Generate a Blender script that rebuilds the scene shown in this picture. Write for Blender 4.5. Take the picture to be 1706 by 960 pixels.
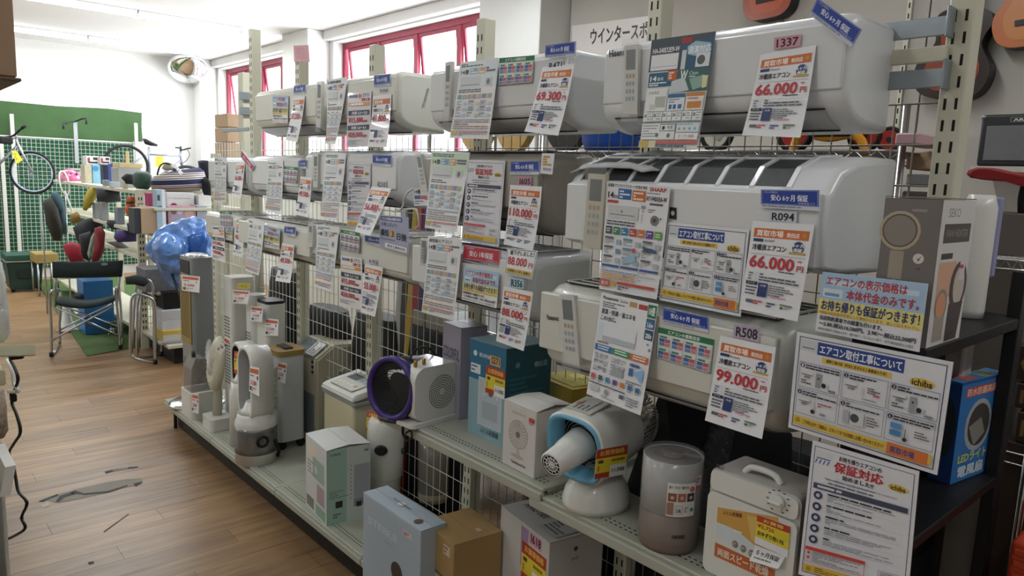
import bpy, bmesh, math, random
from mathutils import Vector, Matrix
from mathutils.geometry import intersect_line_plane
random.seed(7)
for o in list(bpy.data.objects): bpy.data.objects.remove(o)
S = bpy.context.scene
COL = S.collection
# ------------------------------------------------------------------ camera
F_PX = 1220.0
EYE = Vector((0, 0, 1.80))
_y = Vector((-1094, -224, F_PX)).normalized()
_x = Vector((1360, -130, F_PX)); _x = (_x - _y*_x.dot(_y)).normalized()
_z = _x.cross(_y)
if _z.y > 0: _z = -_z
AX = (_x, _y, _z)                       # world axes written in camera space (x right, y down, z forward)
def ray(px, py):
    c = Vector((px-853, py-480, F_PX)); return Vector((AX[0].dot(c), AX[1].dot(c), AX[2].dot(c)))
def P(px, py, x=None, y=None, z=None):
    d = ray(px, py)
    a, v = (0, x) if x is not None else ((1, y) if y is not None else (2, z))
    return EYE + d*((v-EYE[a])/d[a])
cam_d = bpy.data.cameras.new('camera'); cam = bpy.data.objects.new('camera', cam_d); COL.objects.link(cam)
cam_d.sensor_width = 36; cam_d.lens = F_PX/1706*36; cam_d.clip_start = 0.02; cam_d.clip_end = 200
rx = Vector((AX[0].x, AX[1].x, AX[2].x)); dy = Vector((AX[0].y, AX[1].y, AX[2].y)); fz = Vector((AX[0].z, AX[1].z, AX[2].z))
cam.matrix_world = Matrix(((rx.x, -dy.x, -fz.x, EYE.x), (rx.y, -dy.y, -fz.y, EYE.y), (rx.z, -dy.z, -fz.z, EYE.z), (0, 0, 0, 1)))
S.camera = cam
# ------------------------------------------------------------------ world, exposure, lights
W = bpy.data.worlds.new('world'); S.world = W; W.use_nodes = True
bg = W.node_tree.nodes['Background']; bg.inputs[0].default_value = (0.86, 0.93, 1, 1); bg.inputs[1].default_value = 4.2
S.view_settings.view_transform = 'Standard'; S.view_settings.look = 'None'; S.view_settings.gamma = 1
S.view_settings.exposure = 0.12; S.view_settings.use_curve_mapping = False
YF, XW, ZC = 13.35, 4.71, 3.59          # far wall, window wall, ceiling
XL, YN = -4.5, -4.0
def area(name, loc, sx, sy, power, col, rot=(0, 0, 0)):
    l = bpy.data.lights.new(name, 'AREA'); l.shape = 'RECTANGLE'; l.size = sx; l.size_y = sy; l.energy = power; l.color = col
    o = bpy.data.objects.new(name, l); COL.objects.link(o); o.location = loc; o.rotation_euler = rot; return o
# daylight coming in through the two strip windows
area('window_daylight', (XW+0.5, 11.15, 2.4), 2.2, 3.6, 230, (0.9, 0.95, 1), (0, math.radians(90), 0))
area('window_daylight', (XW+0.5, 7.1, 2.5), 2.0, 3.1, 230, (0.9, 0.95, 1), (0, math.radians(90), 0))
TUBE_ROWS = [(12.2, 0.75), (9.7, 0.8), (4.6, 0.5), (1.9, 0.24), (-0.9, 0.22)]
TUBE_XS = [-3.4, -1.0, 1.37, 2.6]       # left ends of the tubes
def lin(h):
    h = h.lstrip('#'); r = []
    if len(h) == 3: h = ''.join(c*2 for c in h)
    for i in (0, 2, 4):
        v = int(h[i:i+2], 16)/255; r.append(v/12.92 if v <= 0.04045 else ((v+0.055)/1.055)**2.4)
    return (r[0], r[1], r[2], 1)
# ------------------------------------------------------------------ materials
_M = {}
def mat(name, col, rough=0.5, metal=0, var=0.06, scale=6, bump=0, bscale=60, coat=0, trans=0, alpha=1, emit=0, ior=1.45):
    if name in _M: return _M[name]
    m = bpy.data.materials.new(name); m.use_nodes = True; nt = m.node_tree; b = nt.nodes['Principled BSDF']
    c = lin(col)
    if var > 0:
        tc = nt.nodes.new('ShaderNodeTexCoord'); n = nt.nodes.new('ShaderNodeTexNoise'); n.inputs['Scale'].default_value = scale; n.inputs['Detail'].default_value = 3
        nt.links.new(tc.outputs['Object'], n.inputs['Vector'])
        mx = nt.nodes.new('ShaderNodeMix'); mx.data_type = 'RGBA'
        mx.inputs[6].default_value = tuple(v*(1-var*1.6) for v in c[:3])+(1,); mx.inputs[7].default_value = tuple(min(1, v*(1+var)) for v in c[:3])+(1,)
        nt.links.new(n.outputs['Fac'], mx.inputs[0]); nt.links.new(mx.outputs[2], b.inputs['Base Color'])
    else: b.inputs['Base Color'].default_value = c
    b.inputs['Roughness'].default_value = rough; b.inputs['Metallic'].default_value = metal
    b.inputs['Coat Weight'].default_value = coat; b.inputs['Transmission Weight'].default_value = trans; b.inputs['Alpha'].default_value = alpha; b.inputs['IOR'].default_value = ior
    if emit: b.inputs['Emission Color'].default_value = c; b.inputs['Emission Strength'].default_value = emit
    if bump:
        tc = nt.nodes.new('ShaderNodeTexCoord'); n2 = nt.nodes.new('ShaderNodeTexNoise'); n2.inputs['Scale'].default_value = bscale
        nt.links.new(tc.outputs['Object'], n2.inputs['Vector'])
        bp = nt.nodes.new('ShaderNodeBump'); bp.inputs['Strength'].default_value = bump; bp.inputs['Distance'].default_value = 0.01
        nt.links.new(n2.outputs['Fac'], bp.inputs['Height']); nt.links.new(bp.outputs[0], b.inputs['Normal'])
    _M[name] = m; return m
def ink(h):
    h = h.lstrip('#')
    if len(h) == 3: h = ''.join(c*2 for c in h)
    return mat('ink_'+h.lstrip('#'), h, 0.45, var=0.02, scale=30)
PAPER = mat('paper', '#e9eaee', 0.4, var=0.02, scale=3, coat=0.3)
ACW = mat('ac_white', '#dcdee0', 0.28, var=0.02, scale=2, coat=0.3)
ACC = mat('ac_cream', '#d6d6cd', 0.3, var=0.02, scale=2, coat=0.3)
ACB = mat('ac_beige', '#a19c93', 0.32, var=0.02, scale=2, coat=0.3)
ACG = mat('ac_grey', '#83868a', 0.4, var=0.03)
DARK = mat('dark_plastic', '#1d1e21', 0.45, var=0.1)
BLACK = mat('black_matt', '#0c0c0e', 0.6, var=0.1)
STEEL = mat('shelf_steel', '#cfcdb9', 0.42, var=0.05, scale=4)
STEELD = mat('deck_steel', '#aeb0a2', 0.38, var=0.1, scale=5, bump=0.1, bscale=9)
CHROME = mat('chrome', '#d4d6d8', 0.18, 1, var=0.02)
ALU = mat('aluminium', '#b9bcc0', 0.3, 1, var=0.03)
GALV = mat('galvanised', '#9aa3a8', 0.42, 0.6, var=0.08, scale=12)
WPL = mat('white_plastic', '#dcdcd6', 0.32, var=0.02, coat=0.2)
BEI = mat('beige_plastic', '#c8c4ae', 0.36, var=0.03)
CARD = mat('cardboard', '#a88a5b', 0.75, var=0.06, scale=8, bump=0.05, bscale=40)
CARD2 = mat('cardboard_pale', '#b59a7c', 0.75, var=0.06, scale=8)
WIRE = mat('wire_white', '#c9c9c0', 0.4, var=0.02)
WIREB = mat('wire_bronze', '#8d877a', 0.4, 0.4, var=0.02)
HOLE = mat('slot_hole', '#16160f', 0.8, var=0.02)
FILM = mat('cling_film', '#e8ecee', 0.12, var=0.0, bump=0.6, bscale=35, alpha=0.12)
CLEAR = mat('clear_plastic', '#dfe3e4', 0.08, var=0.0, bump=0.3, bscale=12, alpha=0.13)
SMOKE = mat('smoked_film', '#8a8684', 0.15, var=0.0, bump=0.5, bscale=25, alpha=0.5)
# ------------------------------------------------------------------ mesh helpers
def new(): return bmesh.new()
def xf(bm, vs, M):
    if M is not None: bmesh.ops.transform(bm, matrix=M, verts=vs)
def setm(fs, mi):
    for f in fs: f.material_index = mi
def box(bm, c, s, mi=0, bev=0, seg=2, M=None, smooth=True):
    r = bmesh.ops.create_cube(bm, size=1); vs = r['verts']
    for v in vs: v.co = Vector((v.co.x*s[0]+c[0], v.co.y*s[1]+c[1], v.co.z*s[2]+c[2]))
    fs = set(f for v in vs for f in v.link_faces)
    if bev > 0:
        es = list(set(e for v in vs for e in v.link_edges))
        rr = bmesh.ops.bevel(bm, geom=es+list(vs), offset=min(bev, min(s)*0.49), segments=seg, profile=0.5, affect='EDGES')
        fs = set(f for f in rr['faces']) | set(f for f in fs if f.is_valid)
        vs = list(set(v for f in fs for v in f.verts))
        if smooth and seg > 1:
            for f in rr['faces']: f.smooth = True
    setm(fs, mi); xf(bm, vs, M); return vs
def box2(bm, a, b, mi=0, bev=0, seg=2, M=None):
    return box(bm, [(a[i]+b[i])/2 for i in range(3)], [abs(b[i]-a[i]) for i in range(3)], mi, bev, seg, M)
def ring(c, u, v, r, n, ph=0):
    return [c+u*(r*math.cos(2*math.pi*i/n+ph))+v*(r*math.sin(2*math.pi*i/n+ph)) for i in range(n)]
def skin(bm, rings, mi=0, cap=True, closed=False, smooth=True):
    vv = [[bm.verts.new(p) for p in r] for r in rings]; n = len(vv[0]); fs = []
    rng = range(len(vv)) if closed else range(len(vv)-1)
    for i in rng:
        a, b = vv[i], vv[(i+1) % len(vv)]
        for j in range(n):
            k = (j+1) % n
            f = bm.faces.new((a[j], a[k], b[k], b[j])); f.smooth = smooth; f.material_index = mi; fs.append(f)
    if cap and not closed:
        for q in (vv[0][::-1], vv[-1]):
            f = bm.faces.new(q); f.material_index = mi; fs.append(f)
    return [v for r in vv for v in r]
def perp(d):
    d = d.normalized(); a = Vector((0, 0, 1)) if abs(d.z) < 0.9 else Vector((1, 0, 0))
    u = d.cross(a).normalized(); return u, d.cross(u).normalized()
def cyl(bm, p0, p1, r0, r1=None, n=16, mi=0, M=None, cap=True):
    p0, p1 = Vector(p0), Vector(p1); u, v = perp(p1-p0); r1 = r0 if r1 is None else r1
    vs = skin(bm, [ring(p0, u, v, r0, n), ring(p1, u, v, r1, n)], mi, cap); xf(bm, vs, M); return vs
def tube(bm, pts, r, n=6, mi=0, M=None, closed=False):
    pts = [Vector(p) for p in pts]; rs = []; u = None
    for i, p in enumerate(pts):
        if closed: d = pts[(i+1) % len(pts)]-pts[i-1]
        else: d = pts[min(i+1, len(pts)-1)]-pts[max(i-1, 0)]
        d.normalize()
        if u is None: u, v = perp(d)
        else: u = (u-d*u.dot(d)).normalized(); v = d.cross(u)
        rs.append(ring(p, u, v, r[i] if isinstance(r, (list, tuple)) else r, n))
    vs = skin(bm, rs, mi, True, closed); xf(bm, vs, M); return vs
def smooth_path(pts, k=5):
    pts = [Vector(p) for p in pts]; out = []
    for i in range(len(pts)-1):
        p0, p1, p2, p3 = pts[max(i-1, 0)], pts[i], pts[i+1], pts[min(i+2, len(pts)-1)]
        for j in range(k):
            t = j/k; out.append(0.5*((2*p1)+(p2-p0)*t+(2*p0-5*p1+4*p2-p3)*t*t+(3*p1-p0-3*p2+p3)*t*t*t))
    out.append(pts[-1]); return out
def lathe(bm, prof, c=(0, 0, 0), n=28, mi=0, M=None, sx=1, sy=1, closed=False, cap=True):
    c = Vector(c); X, Y = Vector((sx, 0, 0)), Vector((0, sy, 0))
    vs = skin(bm, [ring(c+Vector((0, 0, z)), X, Y, max(r, 1e-4), n) for r, z in prof], mi, cap and not closed, closed); xf(bm, vs, M); return vs
def prism(bm, poly, o, u, v, w, mi=0, M=None, smooth=False):
    """polygon (a,b) in the u,v plane through o, pushed out along w"""
    o, u, v, w = Vector(o), Vector(u), Vector(v), Vector(w)
    vs = skin(bm, [[o+u*a+v*b for a, b in poly], [o+u*a+v*b+w for a, b in poly]], mi, True, False, smooth); xf(bm, vs, M); return vs
def rrect(x0, y0, x1, y1, r, n=4):
    out = []
    for cx, cy, a0 in ((x1-r, y1-r, 0), (x0+r, y1-r, 90), (x0+r, y0+r, 180), (x1-r, y0+r, 270)):
        for i in range(n+1):
            a = math.radians(a0+90*i/n); out.append((cx+r*math.cos(a), cy+r*math.sin(a)))
    return out
def ellip(bm, c, r, mi=0, nu=16, nv=10, M=None):
    prof = [(math.sin(math.pi*i/nv), -math.cos(math.pi*i/nv)*r[2]) for i in range(nv+1)]
    return lathe(bm, prof, c, nu, mi, M, r[0], r[1])
def wpos(o):
    v = Vector(o.location)
    while o.parent: o = o.parent; v += Vector(o.location)
    return v
def link(name, bm, mats, parent=None, label=None, cat=None, group=None, kind=None, M=None, origin=None):
    """links bm (world coordinates) as one mesh object; top-level origin = bottom centre"""
    if M is not None: bmesh.ops.transform(bm, matrix=M, verts=bm.verts)
    if not isinstance(mats, (list, tuple)): mats = [mats]
    me = bpy.data.meshes.new(name)
    bmesh.ops.recalc_face_normals(bm, faces=bm.faces)
    if parent is not None: off = wpos(parent)
    else:
        if origin is None:
            xs = [v.co for v in bm.verts]
            off = Vector(((min(p.x for p in xs)+max(p.x for p in xs))/2, (min(p.y for p in xs)+max(p.y for p in xs))/2, min(p.z for p in xs)))
        else: off = Vector(origin)
    bmesh.ops.translate(bm, verts=bm.verts, vec=-off)
    bm.to_mesh(me); bm.free()
    for m in mats: me.materials.append(m)
    o = bpy.data.objects.new(name, me); COL.objects.link(o)
    if parent is not None: o.parent = parent
    else: o.location = off
    props(o, label, cat, group, kind); return o
def props(o, label=None, cat=None, group=None, kind=None):
    if label: o['label'] = label
    if cat: o['category'] = cat
    if group: o['group'] = group
    if kind: o['kind'] = kind
    return o
def thing(name, label, cat, loc, group=None, kind=None):
    o = bpy.data.objects.new(name, None); o.empty_display_size = 0.05; COL.objects.link(o); o.location = Vector(loc)
    return props(o, label, cat, group, kind)
def dup(root, loc, label=None, group=None):
    r = root.copy(); COL.objects.link(r); r.location = Vector(loc)
    if label: r['label'] = label
    if group: r['group'] = group
    for ch in list(root.children):
        c = ch.copy(); COL.objects.link(c); c.parent = r
        for g in ch.children:
            d = g.copy(); COL.objects.link(d); d.parent = c
    return r
def rz(loc, deg, s=1.0): return Matrix.Translation(Vector(loc)) @ Matrix.Rotation(math.radians(deg), 4, 'Z') @ Matrix.Scale(s, 4)
# ------------------------------------------------------------------ printed surfaces
_T = {}
def glyphs(text, bold):
    k = (text, bold)
    if k not in _T:
        cu = bpy.data.curves.new('t', 'FONT'); cu.body = text; cu.resolution_u = 2; cu.offset = 0.004; cu.fill_mode = 'FRONT'
        o = bpy.data.objects.new('t', cu); COL.objects.link(o)
        dg = bpy.context.evaluated_depsgraph_get(); me = o.evaluated_get(dg).to_mesh()
        V = [(v.co.x, v.co.y) for v in me.vertices]; Fc = [tuple(p.vertices) for p in me.polygons]
        o.evaluated_get(dg).to_mesh_clear(); bpy.data.objects.remove(o); bpy.data.curves.remove(cu)
        if V:
            x0, x1 = min(v[0] for v in V), max(v[0] for v in V); y0, y1 = min(v[1] for v in V), max(v[1] for v in V)
            V = [((a-x0)/max(x1-x0, 1e-6), 1-(b-y0)/max(y1-y0, 1e-6)) for a, b in V]
            if bold:
                hh = max(y1-y0, 1e-6); ww = max(x1-x0, 1e-6); n0 = len(V); V0 = list(V); F0 = list(Fc)
                for i, (dx, dy_) in enumerate(((0.03, 0.0), (0.0, 0.03), (0.03, 0.03), (0.055, 0.015))):
                    V += [(a+dx/ww, b+dy_/hh) for a, b in V0]; Fc += [tuple(j+n0*(i+1) for j in f) for f in F0]
        _T[k] = (V, Fc)
    return _T[k]
NSEG = 8
class Surf:
    """printing on a quad (tl,tr,br,bl) with an optional curl; u to the right, v down"""
    def __init__(s, bm, quad, slots, curl=0.0, side=None):
        s.bm, s.q, s.sl, s.curl, s.k = bm, [Vector(p) for p in quad], slots, curl, 0
        s.n = (s.q[1]-s.q[0]).cross(s.q[3]-s.q[0]).normalized()
        ref = EYE if side is None else Vector(side)
        if s.n.dot(ref-s.q[0]) < 0: s.n = -s.n
        s.w = (s.q[1]-s.q[0]).length; s.h = (s.q[3]-s.q[0]).length
    def bend(s, v):
        t = min(max(v, 0), 1)*NSEG; i = min(int(t), NSEG-1); g = lambda x: (x/NSEG)**2
        return s.curl*(g(i)+(g(i+1)-g(i))*(t-i))
    def at(s, u, v, off=0.0):
        q = s.q; a = q[0].lerp(q[1], u); b = q[3].lerp(q[2], u); return a.lerp(b, v)+s.n*(s.bend(v)+off)
    def slot(s, m):
        if isinstance(m, str): m = ink(m)
        if m not in s.sl: s.sl.append(m)
        return s.sl.index(m)
    def off(s): s.k += 1; return 0.0003+0.00006*s.k
    def paper(s, m=None, th=0.0006):
        mi = s.slot(m or PAPER); vs0 = [s.at(0, i/NSEG) for i in range(NSEG+1)]; vs1 = [s.at(1, i/NSEG) for i in range(NSEG+1)]
        t = s.n*th; rings = [[a, b, b-t, a-t] for a, b in zip(vs0, vs1)]
        skin(s.bm, rings, mi, True, False, False)
    def cuts(s, v0, v1):
        if abs(s.curl) < 1e-6: return [v0, v1]
        c = [v0]+[i/NSEG for i in range(1, NSEG) if v0+1e-4 < i/NSEG < v1-1e-4]+[v1]; return c
    def rect(s, u0, v0, u1, v1, m, off=None):
        mi = s.slot(m); o = s.off() if off is None else off; c = s.cuts(v0, v1)
        L = [s.bm.verts.new(s.at(u0, v, o)) for v in c]; R = [s.bm.verts.new(s.at(u1, v, o)) for v in c]
        for i in range(len(c)-1): f = s.bm.faces.new((L[i], R[i], R[i+1], L[i+1])); f.material_index = mi
    def poly(s, pts, m):
        mi = s.slot(m); o = s.off(); f = s.bm.faces.new([s.bm.verts.new(s.at(u, v, o)) for u, v in pts]); f.material_index = mi
    def disc(s, u, v, r, m, n=18, ru=None):
        ru = ru or r*s.h/s.w; s.poly([(u+ru*math.cos(2*math.pi*i/n), v+r*math.sin(2*math.pi*i/n)) for i in range(n)], m)
    def frame(s, u0, v0, u1, v1, t, m):
        tu = t*s.h/s.w; o = s.off()
        s.rect(u0, v0, u1, v0+t, m, o); s.rect(u0, v1-t, u1, v1, m, o); s.rect(u0, v0+t, u0+tu, v1-t, m, o); s.rect(u1-tu, v0+t, u1, v1-t, m, o)
    def text(s, t, u0, v0, u1, v1, m, bold=False):
        mi = s.slot(m); o = s.off(); V, Fc = glyphs(t, bold)
        nb = len(V)//5 if bold else len(V)+1
        vv = [s.bm.verts.new(s.at(u0+(u1-u0)*a, v0+(v1-v0)*b, o+0.00004*(i//max(nb, 1)))) for i, (a, b) in enumerate(V)]
        if bold: s.k += 3
        for f in Fc:
            try: g = s.bm.faces.new([vv[i] for i in f]); g.material_index = mi
            except ValueError: pass
    def lines(s, u0, v0, u1, v1, n, m='#55555c', fill=0.45, seed=1):
        """rows of print too small to read"""
        rnd = random.Random(seed); o = s.off(); mi = s.slot(m)
        for i in range(n):
            va = v0+(v1-v0)*(i+0.2)/n; vb = va+(v1-v0)*fill/n; u = u0
            while u < u1-0.02:
                l = (u1-u0)*rnd.uniform(0.06, 0.22); e = min(u+l, u1)
                q = [s.bm.verts.new(s.at(a, b, o)) for a, b in ((u, va), (e, va), (e, vb), (u, vb))]
                f = s.bm.faces.new(q); f.material_index = mi; u = e+(u1-u0)*0.02
                if rnd.random() < 0.12: break
def hang(tl, tr, br, bl, xt, lim=0.10):
    """corners of a sheet whose top edge lies on the plane x = xt and that hangs straight down from it, lower edge free to stand off"""
    A, B = P(*tl, x=xt), P(*tr, x=xt)
    C, D = P(*br, y=B.y), P(*bl, y=A.y)
    m = (C.x+D.x)/2; m = min(max(m, xt-lim), xt+0.004)
    C, D = P(*br, x=m), P(*bl, x=m)
    return [A, B, C, D]
def flat(tl, tr, br, bl, x): return [P(*p, x=x) for p in (tl, tr, br, bl)]
def sheet(name, label, cat, quad, draw, curl=0.0, group=None, paper=None, th=0.0006, extra=None):
    bm = new(); sl = []; s = Surf(bm, quad, sl, curl); s.paper(paper, th); draw(s)
    if extra: extra(s)
    return link(name, bm, sl, None, label, cat, group)
# ================================================================== room shell
WALLM = mat('wall_paint', '#d9d9d6', 0.8, var=0.03, scale=1.5, bump=0.04, bscale=80)
WALLB = mat('wall_panel_beige', '#b5b0a8', 0.75, var=0.03, scale=1.2)
CEILM = mat('ceiling_paint', '#dedddb', 0.85, var=0.02, scale=1)
MAROON = mat('maroon_frame', '#8d2a3f', 0.4, 0.2, var=0.05)
def plank_material():
    m = bpy.data.materials.new('vinyl_plank'); m.use_nodes = True; nt = m.node_tree; b = nt.nodes['Principled BSDF']; N = nt.nodes.new; L = nt.links.new
    tc = N('ShaderNodeTexCoord'); oi = N('ShaderNodeObjectInfo'); geo = N('ShaderNodeNewGeometry')
    mp = N('ShaderNodeMapping'); mp.inputs['Scale'].default_value = (1.6, 16, 4); L(geo.outputs['Position'], mp.inputs['Vector'])
    n = N('ShaderNodeTexNoise'); n.inputs['Scale'].default_value = 1.4; n.inputs['Detail'].default_value = 5; n.inputs['Distortion'].default_value = 0.6; L(mp.outputs[0], n.inputs['Vector'])
    r = N('ShaderNodeValToRGB'); r.color_ramp.elements[0].position = 0.3; r.color_ramp.elements[0].color = lin('#7f6145'); r.color_ramp.elements[1].position = 0.75; r.color_ramp.elements[1].color = lin('#a88761')
    L(n.outputs['Fac'], r.inputs[0])
    vr = N('ShaderNodeMapRange'); vr.inputs[3].default_value = 0.80; vr.inputs[4].default_value = 1.12; L(oi.outputs['Random'], vr.inputs[0])
    n2 = N('ShaderNodeTexNoise'); n2.inputs['Scale'].default_value = 1.1; n2.inputs['Detail'].default_value = 4; L(geo.outputs['Position'], n2.inputs['Vector'])
    v2 = N('ShaderNodeMapRange'); v2.inputs[1].default_value = 0.3; v2.inputs[2].default_value = 0.7; v2.inputs[3].default_value = 0.84; v2.inputs[4].default_value = 1.08; L(n2.outputs['Fac'], v2.inputs[0])
    mu = N('ShaderNodeMath'); mu.operation = 'MULTIPLY'; L(vr.outputs[0], mu.inputs[0]); L(v2.outputs[0], mu.inputs[1])
    hs = N('ShaderNodeHueSaturation'); L(mu.outputs[0], hs.inputs['Value']); L(r.outputs[0], hs.inputs['Color']); L(hs.outputs[0], b.inputs['Base Color'])
    b.inputs['Roughness'].default_value = 0.36; b.inputs['Specular IOR Level'].default_value = 0.45
    return m
PLANK = plank_material()
bm = new(); box2(bm, (XL, YN, -0.12), (XW+0.5, YF+0.3, -0.006), 0)
floor = link('floor', bm, mat('floor_base', '#4a3626', 0.7), kind='structure', origin=(0, 0, 0))
# planks lie across the aisle
PWID, PLEN = 0.15, 1.2
def plank_bm(): 
    b = new(); box(b, (0, 0, -0.003), (PLEN-0.0015, PWID-0.0015, 0.006), 0); return b
proto = None; rest = new(); y = YN; row = 0
while y < YF:
    offx = (row*0.47) % PLEN; x = XL-offx
    while x < XW:
        cx, cy = x+PLEN/2, y+PWID/2
        if 2.1 < cy < 9.2 and -0.3 < cx < 2.3 and cx < 0.2+1.9 and cx > 0.0+0.05*cy-0.3:
            if proto is None:
                b = plank_bm(); me = bpy.data.meshes.new('plank'); b.to_mesh(me); b.free(); me.materials.append(PLANK); proto = me
            o = bpy.data.objects.new('plank', proto); COL.objects.link(o); o.parent = floor; o.location = (cx, cy, 0)
        else:
            box(rest, (cx, cy, -0.003), (PLEN-0.0015, PWID-0.0015, 0.006), 0)
        x += PLEN
    y += PWID; row += 1
link('planking', rest, PLANK, floor, kind='stuff')
# torn, taped patch in the floor
bm = new()
def fl(px, py, z=0.0012): return P(px, py, z=z)
def fpoly(bm, pts, mi, z):
    f = bm.faces.new([bm.verts.new(fl(a, b, z)) for a, b in pts]); f.material_index = mi
fpoly(bm, [(75, 832), (100, 822), (140, 812), (180, 803), (214, 798), (236, 797), (238, 806), (210, 812), (175, 822), (130, 832), (95, 838)], 0, 0.0012)
fpoly(bm, [(64, 835), (96, 823), (98, 826), (70, 836)], 1, 0.002)
fpoly(bm, [(92, 836), (100, 826), (120, 820), (128, 823), (108, 829), (98, 837)], 1, 0.002)
fpoly(bm, [(117, 822), (124, 817), (140, 822), (180, 818), (212, 808), (213, 810), (180, 821), (142, 825)], 1, 0.002)
fpoly(bm, [(222, 806), (238, 802), (234, 806), (226, 811)], 1, 0.002)
fpoly(bm, [(68, 842), (80, 838), (84, 843), (72, 846)], 2, 0.0014)
fpoly(bm, [(174, 786), (186, 783), (210, 779), (230, 777), (230, 779), (208, 782), (186, 786), (177, 789)], 1, 0.0014)
fpoly(bm, [(186, 784), (212, 779), (214, 781), (190, 785)], 0, 0.002)
fpoly(bm, [(146, 937), (156, 935), (157, 939), (148, 941)], 1, 0.0012)
fpoly(bm, [(172, 886), (214, 856), (215, 857), (174, 887)], 1, 0.0012)
link('torn_patch', bm, [mat('bare_concrete', '#8f897f', 0.8), BLACK, mat('patch_tape', '#b6aea2', 0.6)], floor, 'grey torn patch worn through the vinyl')
# green mat
GREEN = mat('green_turf_mat', '#4a6232', 0.95, var=0.15, scale=30, bump=0.3, bscale=250)
bm = new(); pts = [fl(145, 594), fl(60, 470), Vector((0.9, 13.0, 0)), Vector((3.0, 13.0, 0)), Vector((3.0, 7.75, 0)), Vector((1.98, 7.75, 0))]
b0 = [Vector((p.x, p.y, 0.001)) for p in pts]; skin(bm, [b0, [p+Vector((0, 0, 0.008)) for p in b0]], 0, True, False, False)
link('turf_mat', bm, GREEN, None, 'green artificial turf mat on the floor under the camping chair', 'mat')
# ceiling, walls
bm = new(); box2(bm, (XL, YN, ZC), (XW+0.5, YF+0.3, ZC+0.12)); link('ceiling', bm, CEILM, kind='structure')
bm = new(); box2(bm, (XL, YF, -0.1), (XW+0.3, YF+0.15, ZC+0.05)); wall_far = link('wall_far', bm, WALLM, kind='structure')
bm = new(); box2(bm, (XL-0.15, YN, -0.1), (XL, YF, ZC+0.05)); link('wall_left', bm, WALLM, kind='structure')
bm = new(); box2(bm, (XL, YN-0.15, -0.1), (XW+0.3, YN, ZC+0.05)); link('wall_near', bm, WALLM, kind='structure')
WY = [(5.55, 8.9), (10.0, 12.95)]; ZT, ZS = 3.45, 1.45; XT = XW+0.3
bm = new()
box2(bm, (XW, YN, -0.1), (XT, WY[0][0], ZC+0.05)); box2(bm, (XW, WY[0][1], -0.1), (XT, WY[1][0], ZC+0.05)); box2(bm, (XW, WY[1][1], -0.1), (XT, YF, ZC+0.05))
for a, b in WY: box2(bm, (XW, a, ZT), (XT, b, ZC+0.05)); box2(bm, (XW, a, -0.1), (XT, b, ZS))
wr = link('wall_right', bm, WALLM, kind='structure')
# beige lining of the right wall behind the musical instruments, in panels
edges = [4.62, 3.55, 2.64, 1.73, 0.82, -0.1, -1.0, -2.0]
for i in range(len(edges)-1):
    bm = new(); box2(bm, (XW-0.03, edges[i+1]+0.004, 0.0), (XW-0.002, edges[i]-0.004, ZC-0.01), 0, 0.002, 1)
    link('panel', bm, WALLB, wr)
# columns against the window wall
bm = new(); box2(bm, (4.34, 4.64, 0), (XW-0.001, 5.45, ZC-0.001), 0, 0.006, 1); link('column', bm, WALLM, kind='structure')['kind'] = 'structure'
bm = new(); box2(bm, (4.40, 9.0, 0), (XW-0.001, 9.75, ZC-0.001), 0, 0.006, 1); link('column', bm, WALLM, kind='structure')
bm = new(); box2(bm, (4.42, 13.02, 0), (XW-0.001, YF-0.001, ZC-0.001), 0, 0.006, 1); link('column', bm, WALLM, kind='structure')
# duct / bulkhead along the head of the window wall
bm = new(); box2(bm, (XW-0.10, 5.5, ZT+0.02), (XW-0.001, 8.99, ZC-0.001), 0, 0.01, 1); link('trim_1', bm, WALLM, kind='structure')
bm = new(); box2(bm, (XW-0.10, 9.76, ZT+0.02), (XW-0.001, 13.01, ZC-0.001), 0, 0.01, 1); link('trim_2', bm, WALLM, kind='structure')
GLASS = mat('window_glass', '#f4fbff', 0.02, var=0, alpha=0.12)
for wi, ((a, b), n) in enumerate(zip(WY, (4, 4))):
    xw = XW+0.13; t = 0.06; root = None
    bm = new()
    for (ya, yb, za, zb) in ((a, b, ZT-0.07, ZT), (a, b, ZS, ZS+0.07), (a, a+t, ZS+0.07, ZT-0.07), (b-t, b, ZS+0.07, ZT-0.07)): box2(bm, (xw, ya, za), (xw+0.06, yb, zb), 0, 0.004, 1)
    zm = 2.55
    root = link('window_%d' % (wi+1), bm, MAROON, kind='structure')
    for i in range(n):
        y0, y1 = a+t+(b-a-2*t)*i/n, a+t+(b-a-2*t)*(i+1)/n
        if i:
            bm = new(); box2(bm, (xw+0.005, y0-0.035, ZS+0.07), (xw+0.055, y0+0.035, ZT-0.07), 0, 0.004, 1); link('mullion', bm, MAROON, root)
        bm = new(); box2(bm, (xw+0.005, y0+0.035, zm-0.045), (xw+0.055, y1-0.035, zm+0.045), 0, 0.004, 1); link('transom', bm, MAROON, root)
        # opening sash hinged at the head
        sb = new(); w2, hh = (y1-y0)/2-0.045, (ZT-0.08)-(zm+0.05)
        for (ya, yb, za, zb) in ((-w2, w2, -0.04, 0), (-w2, w2, -hh, -hh+0.04), (-w2, -w2+0.035, -hh+0.04, -0.04), (w2-0.035, w2, -hh+0.04, -0.04)): box2(sb, (0, ya, za), (0.03, yb, zb), 0, 0.003, 1)
        Ms = Matrix.Translation((xw+0.015, (y0+y1)/2, ZT-0.075)) @ Matrix.Rotation(math.radians(-7), 4, 'Y')
        s_ = link('sash', sb, MAROON, root, M=Ms)
        gb = new(); box2(gb, (0.012, -w2+0.03, -hh+0.035), (0.017, w2-0.03, -0.035)); link('pane', gb, GLASS, s_, M=Ms)
        gb = new(); box2(gb, (xw+0.028, y0+0.03, ZS+0.075), (xw+0.033, y1-0.03, zm-0.05)); link('pane', gb, GLASS, root)
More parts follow.
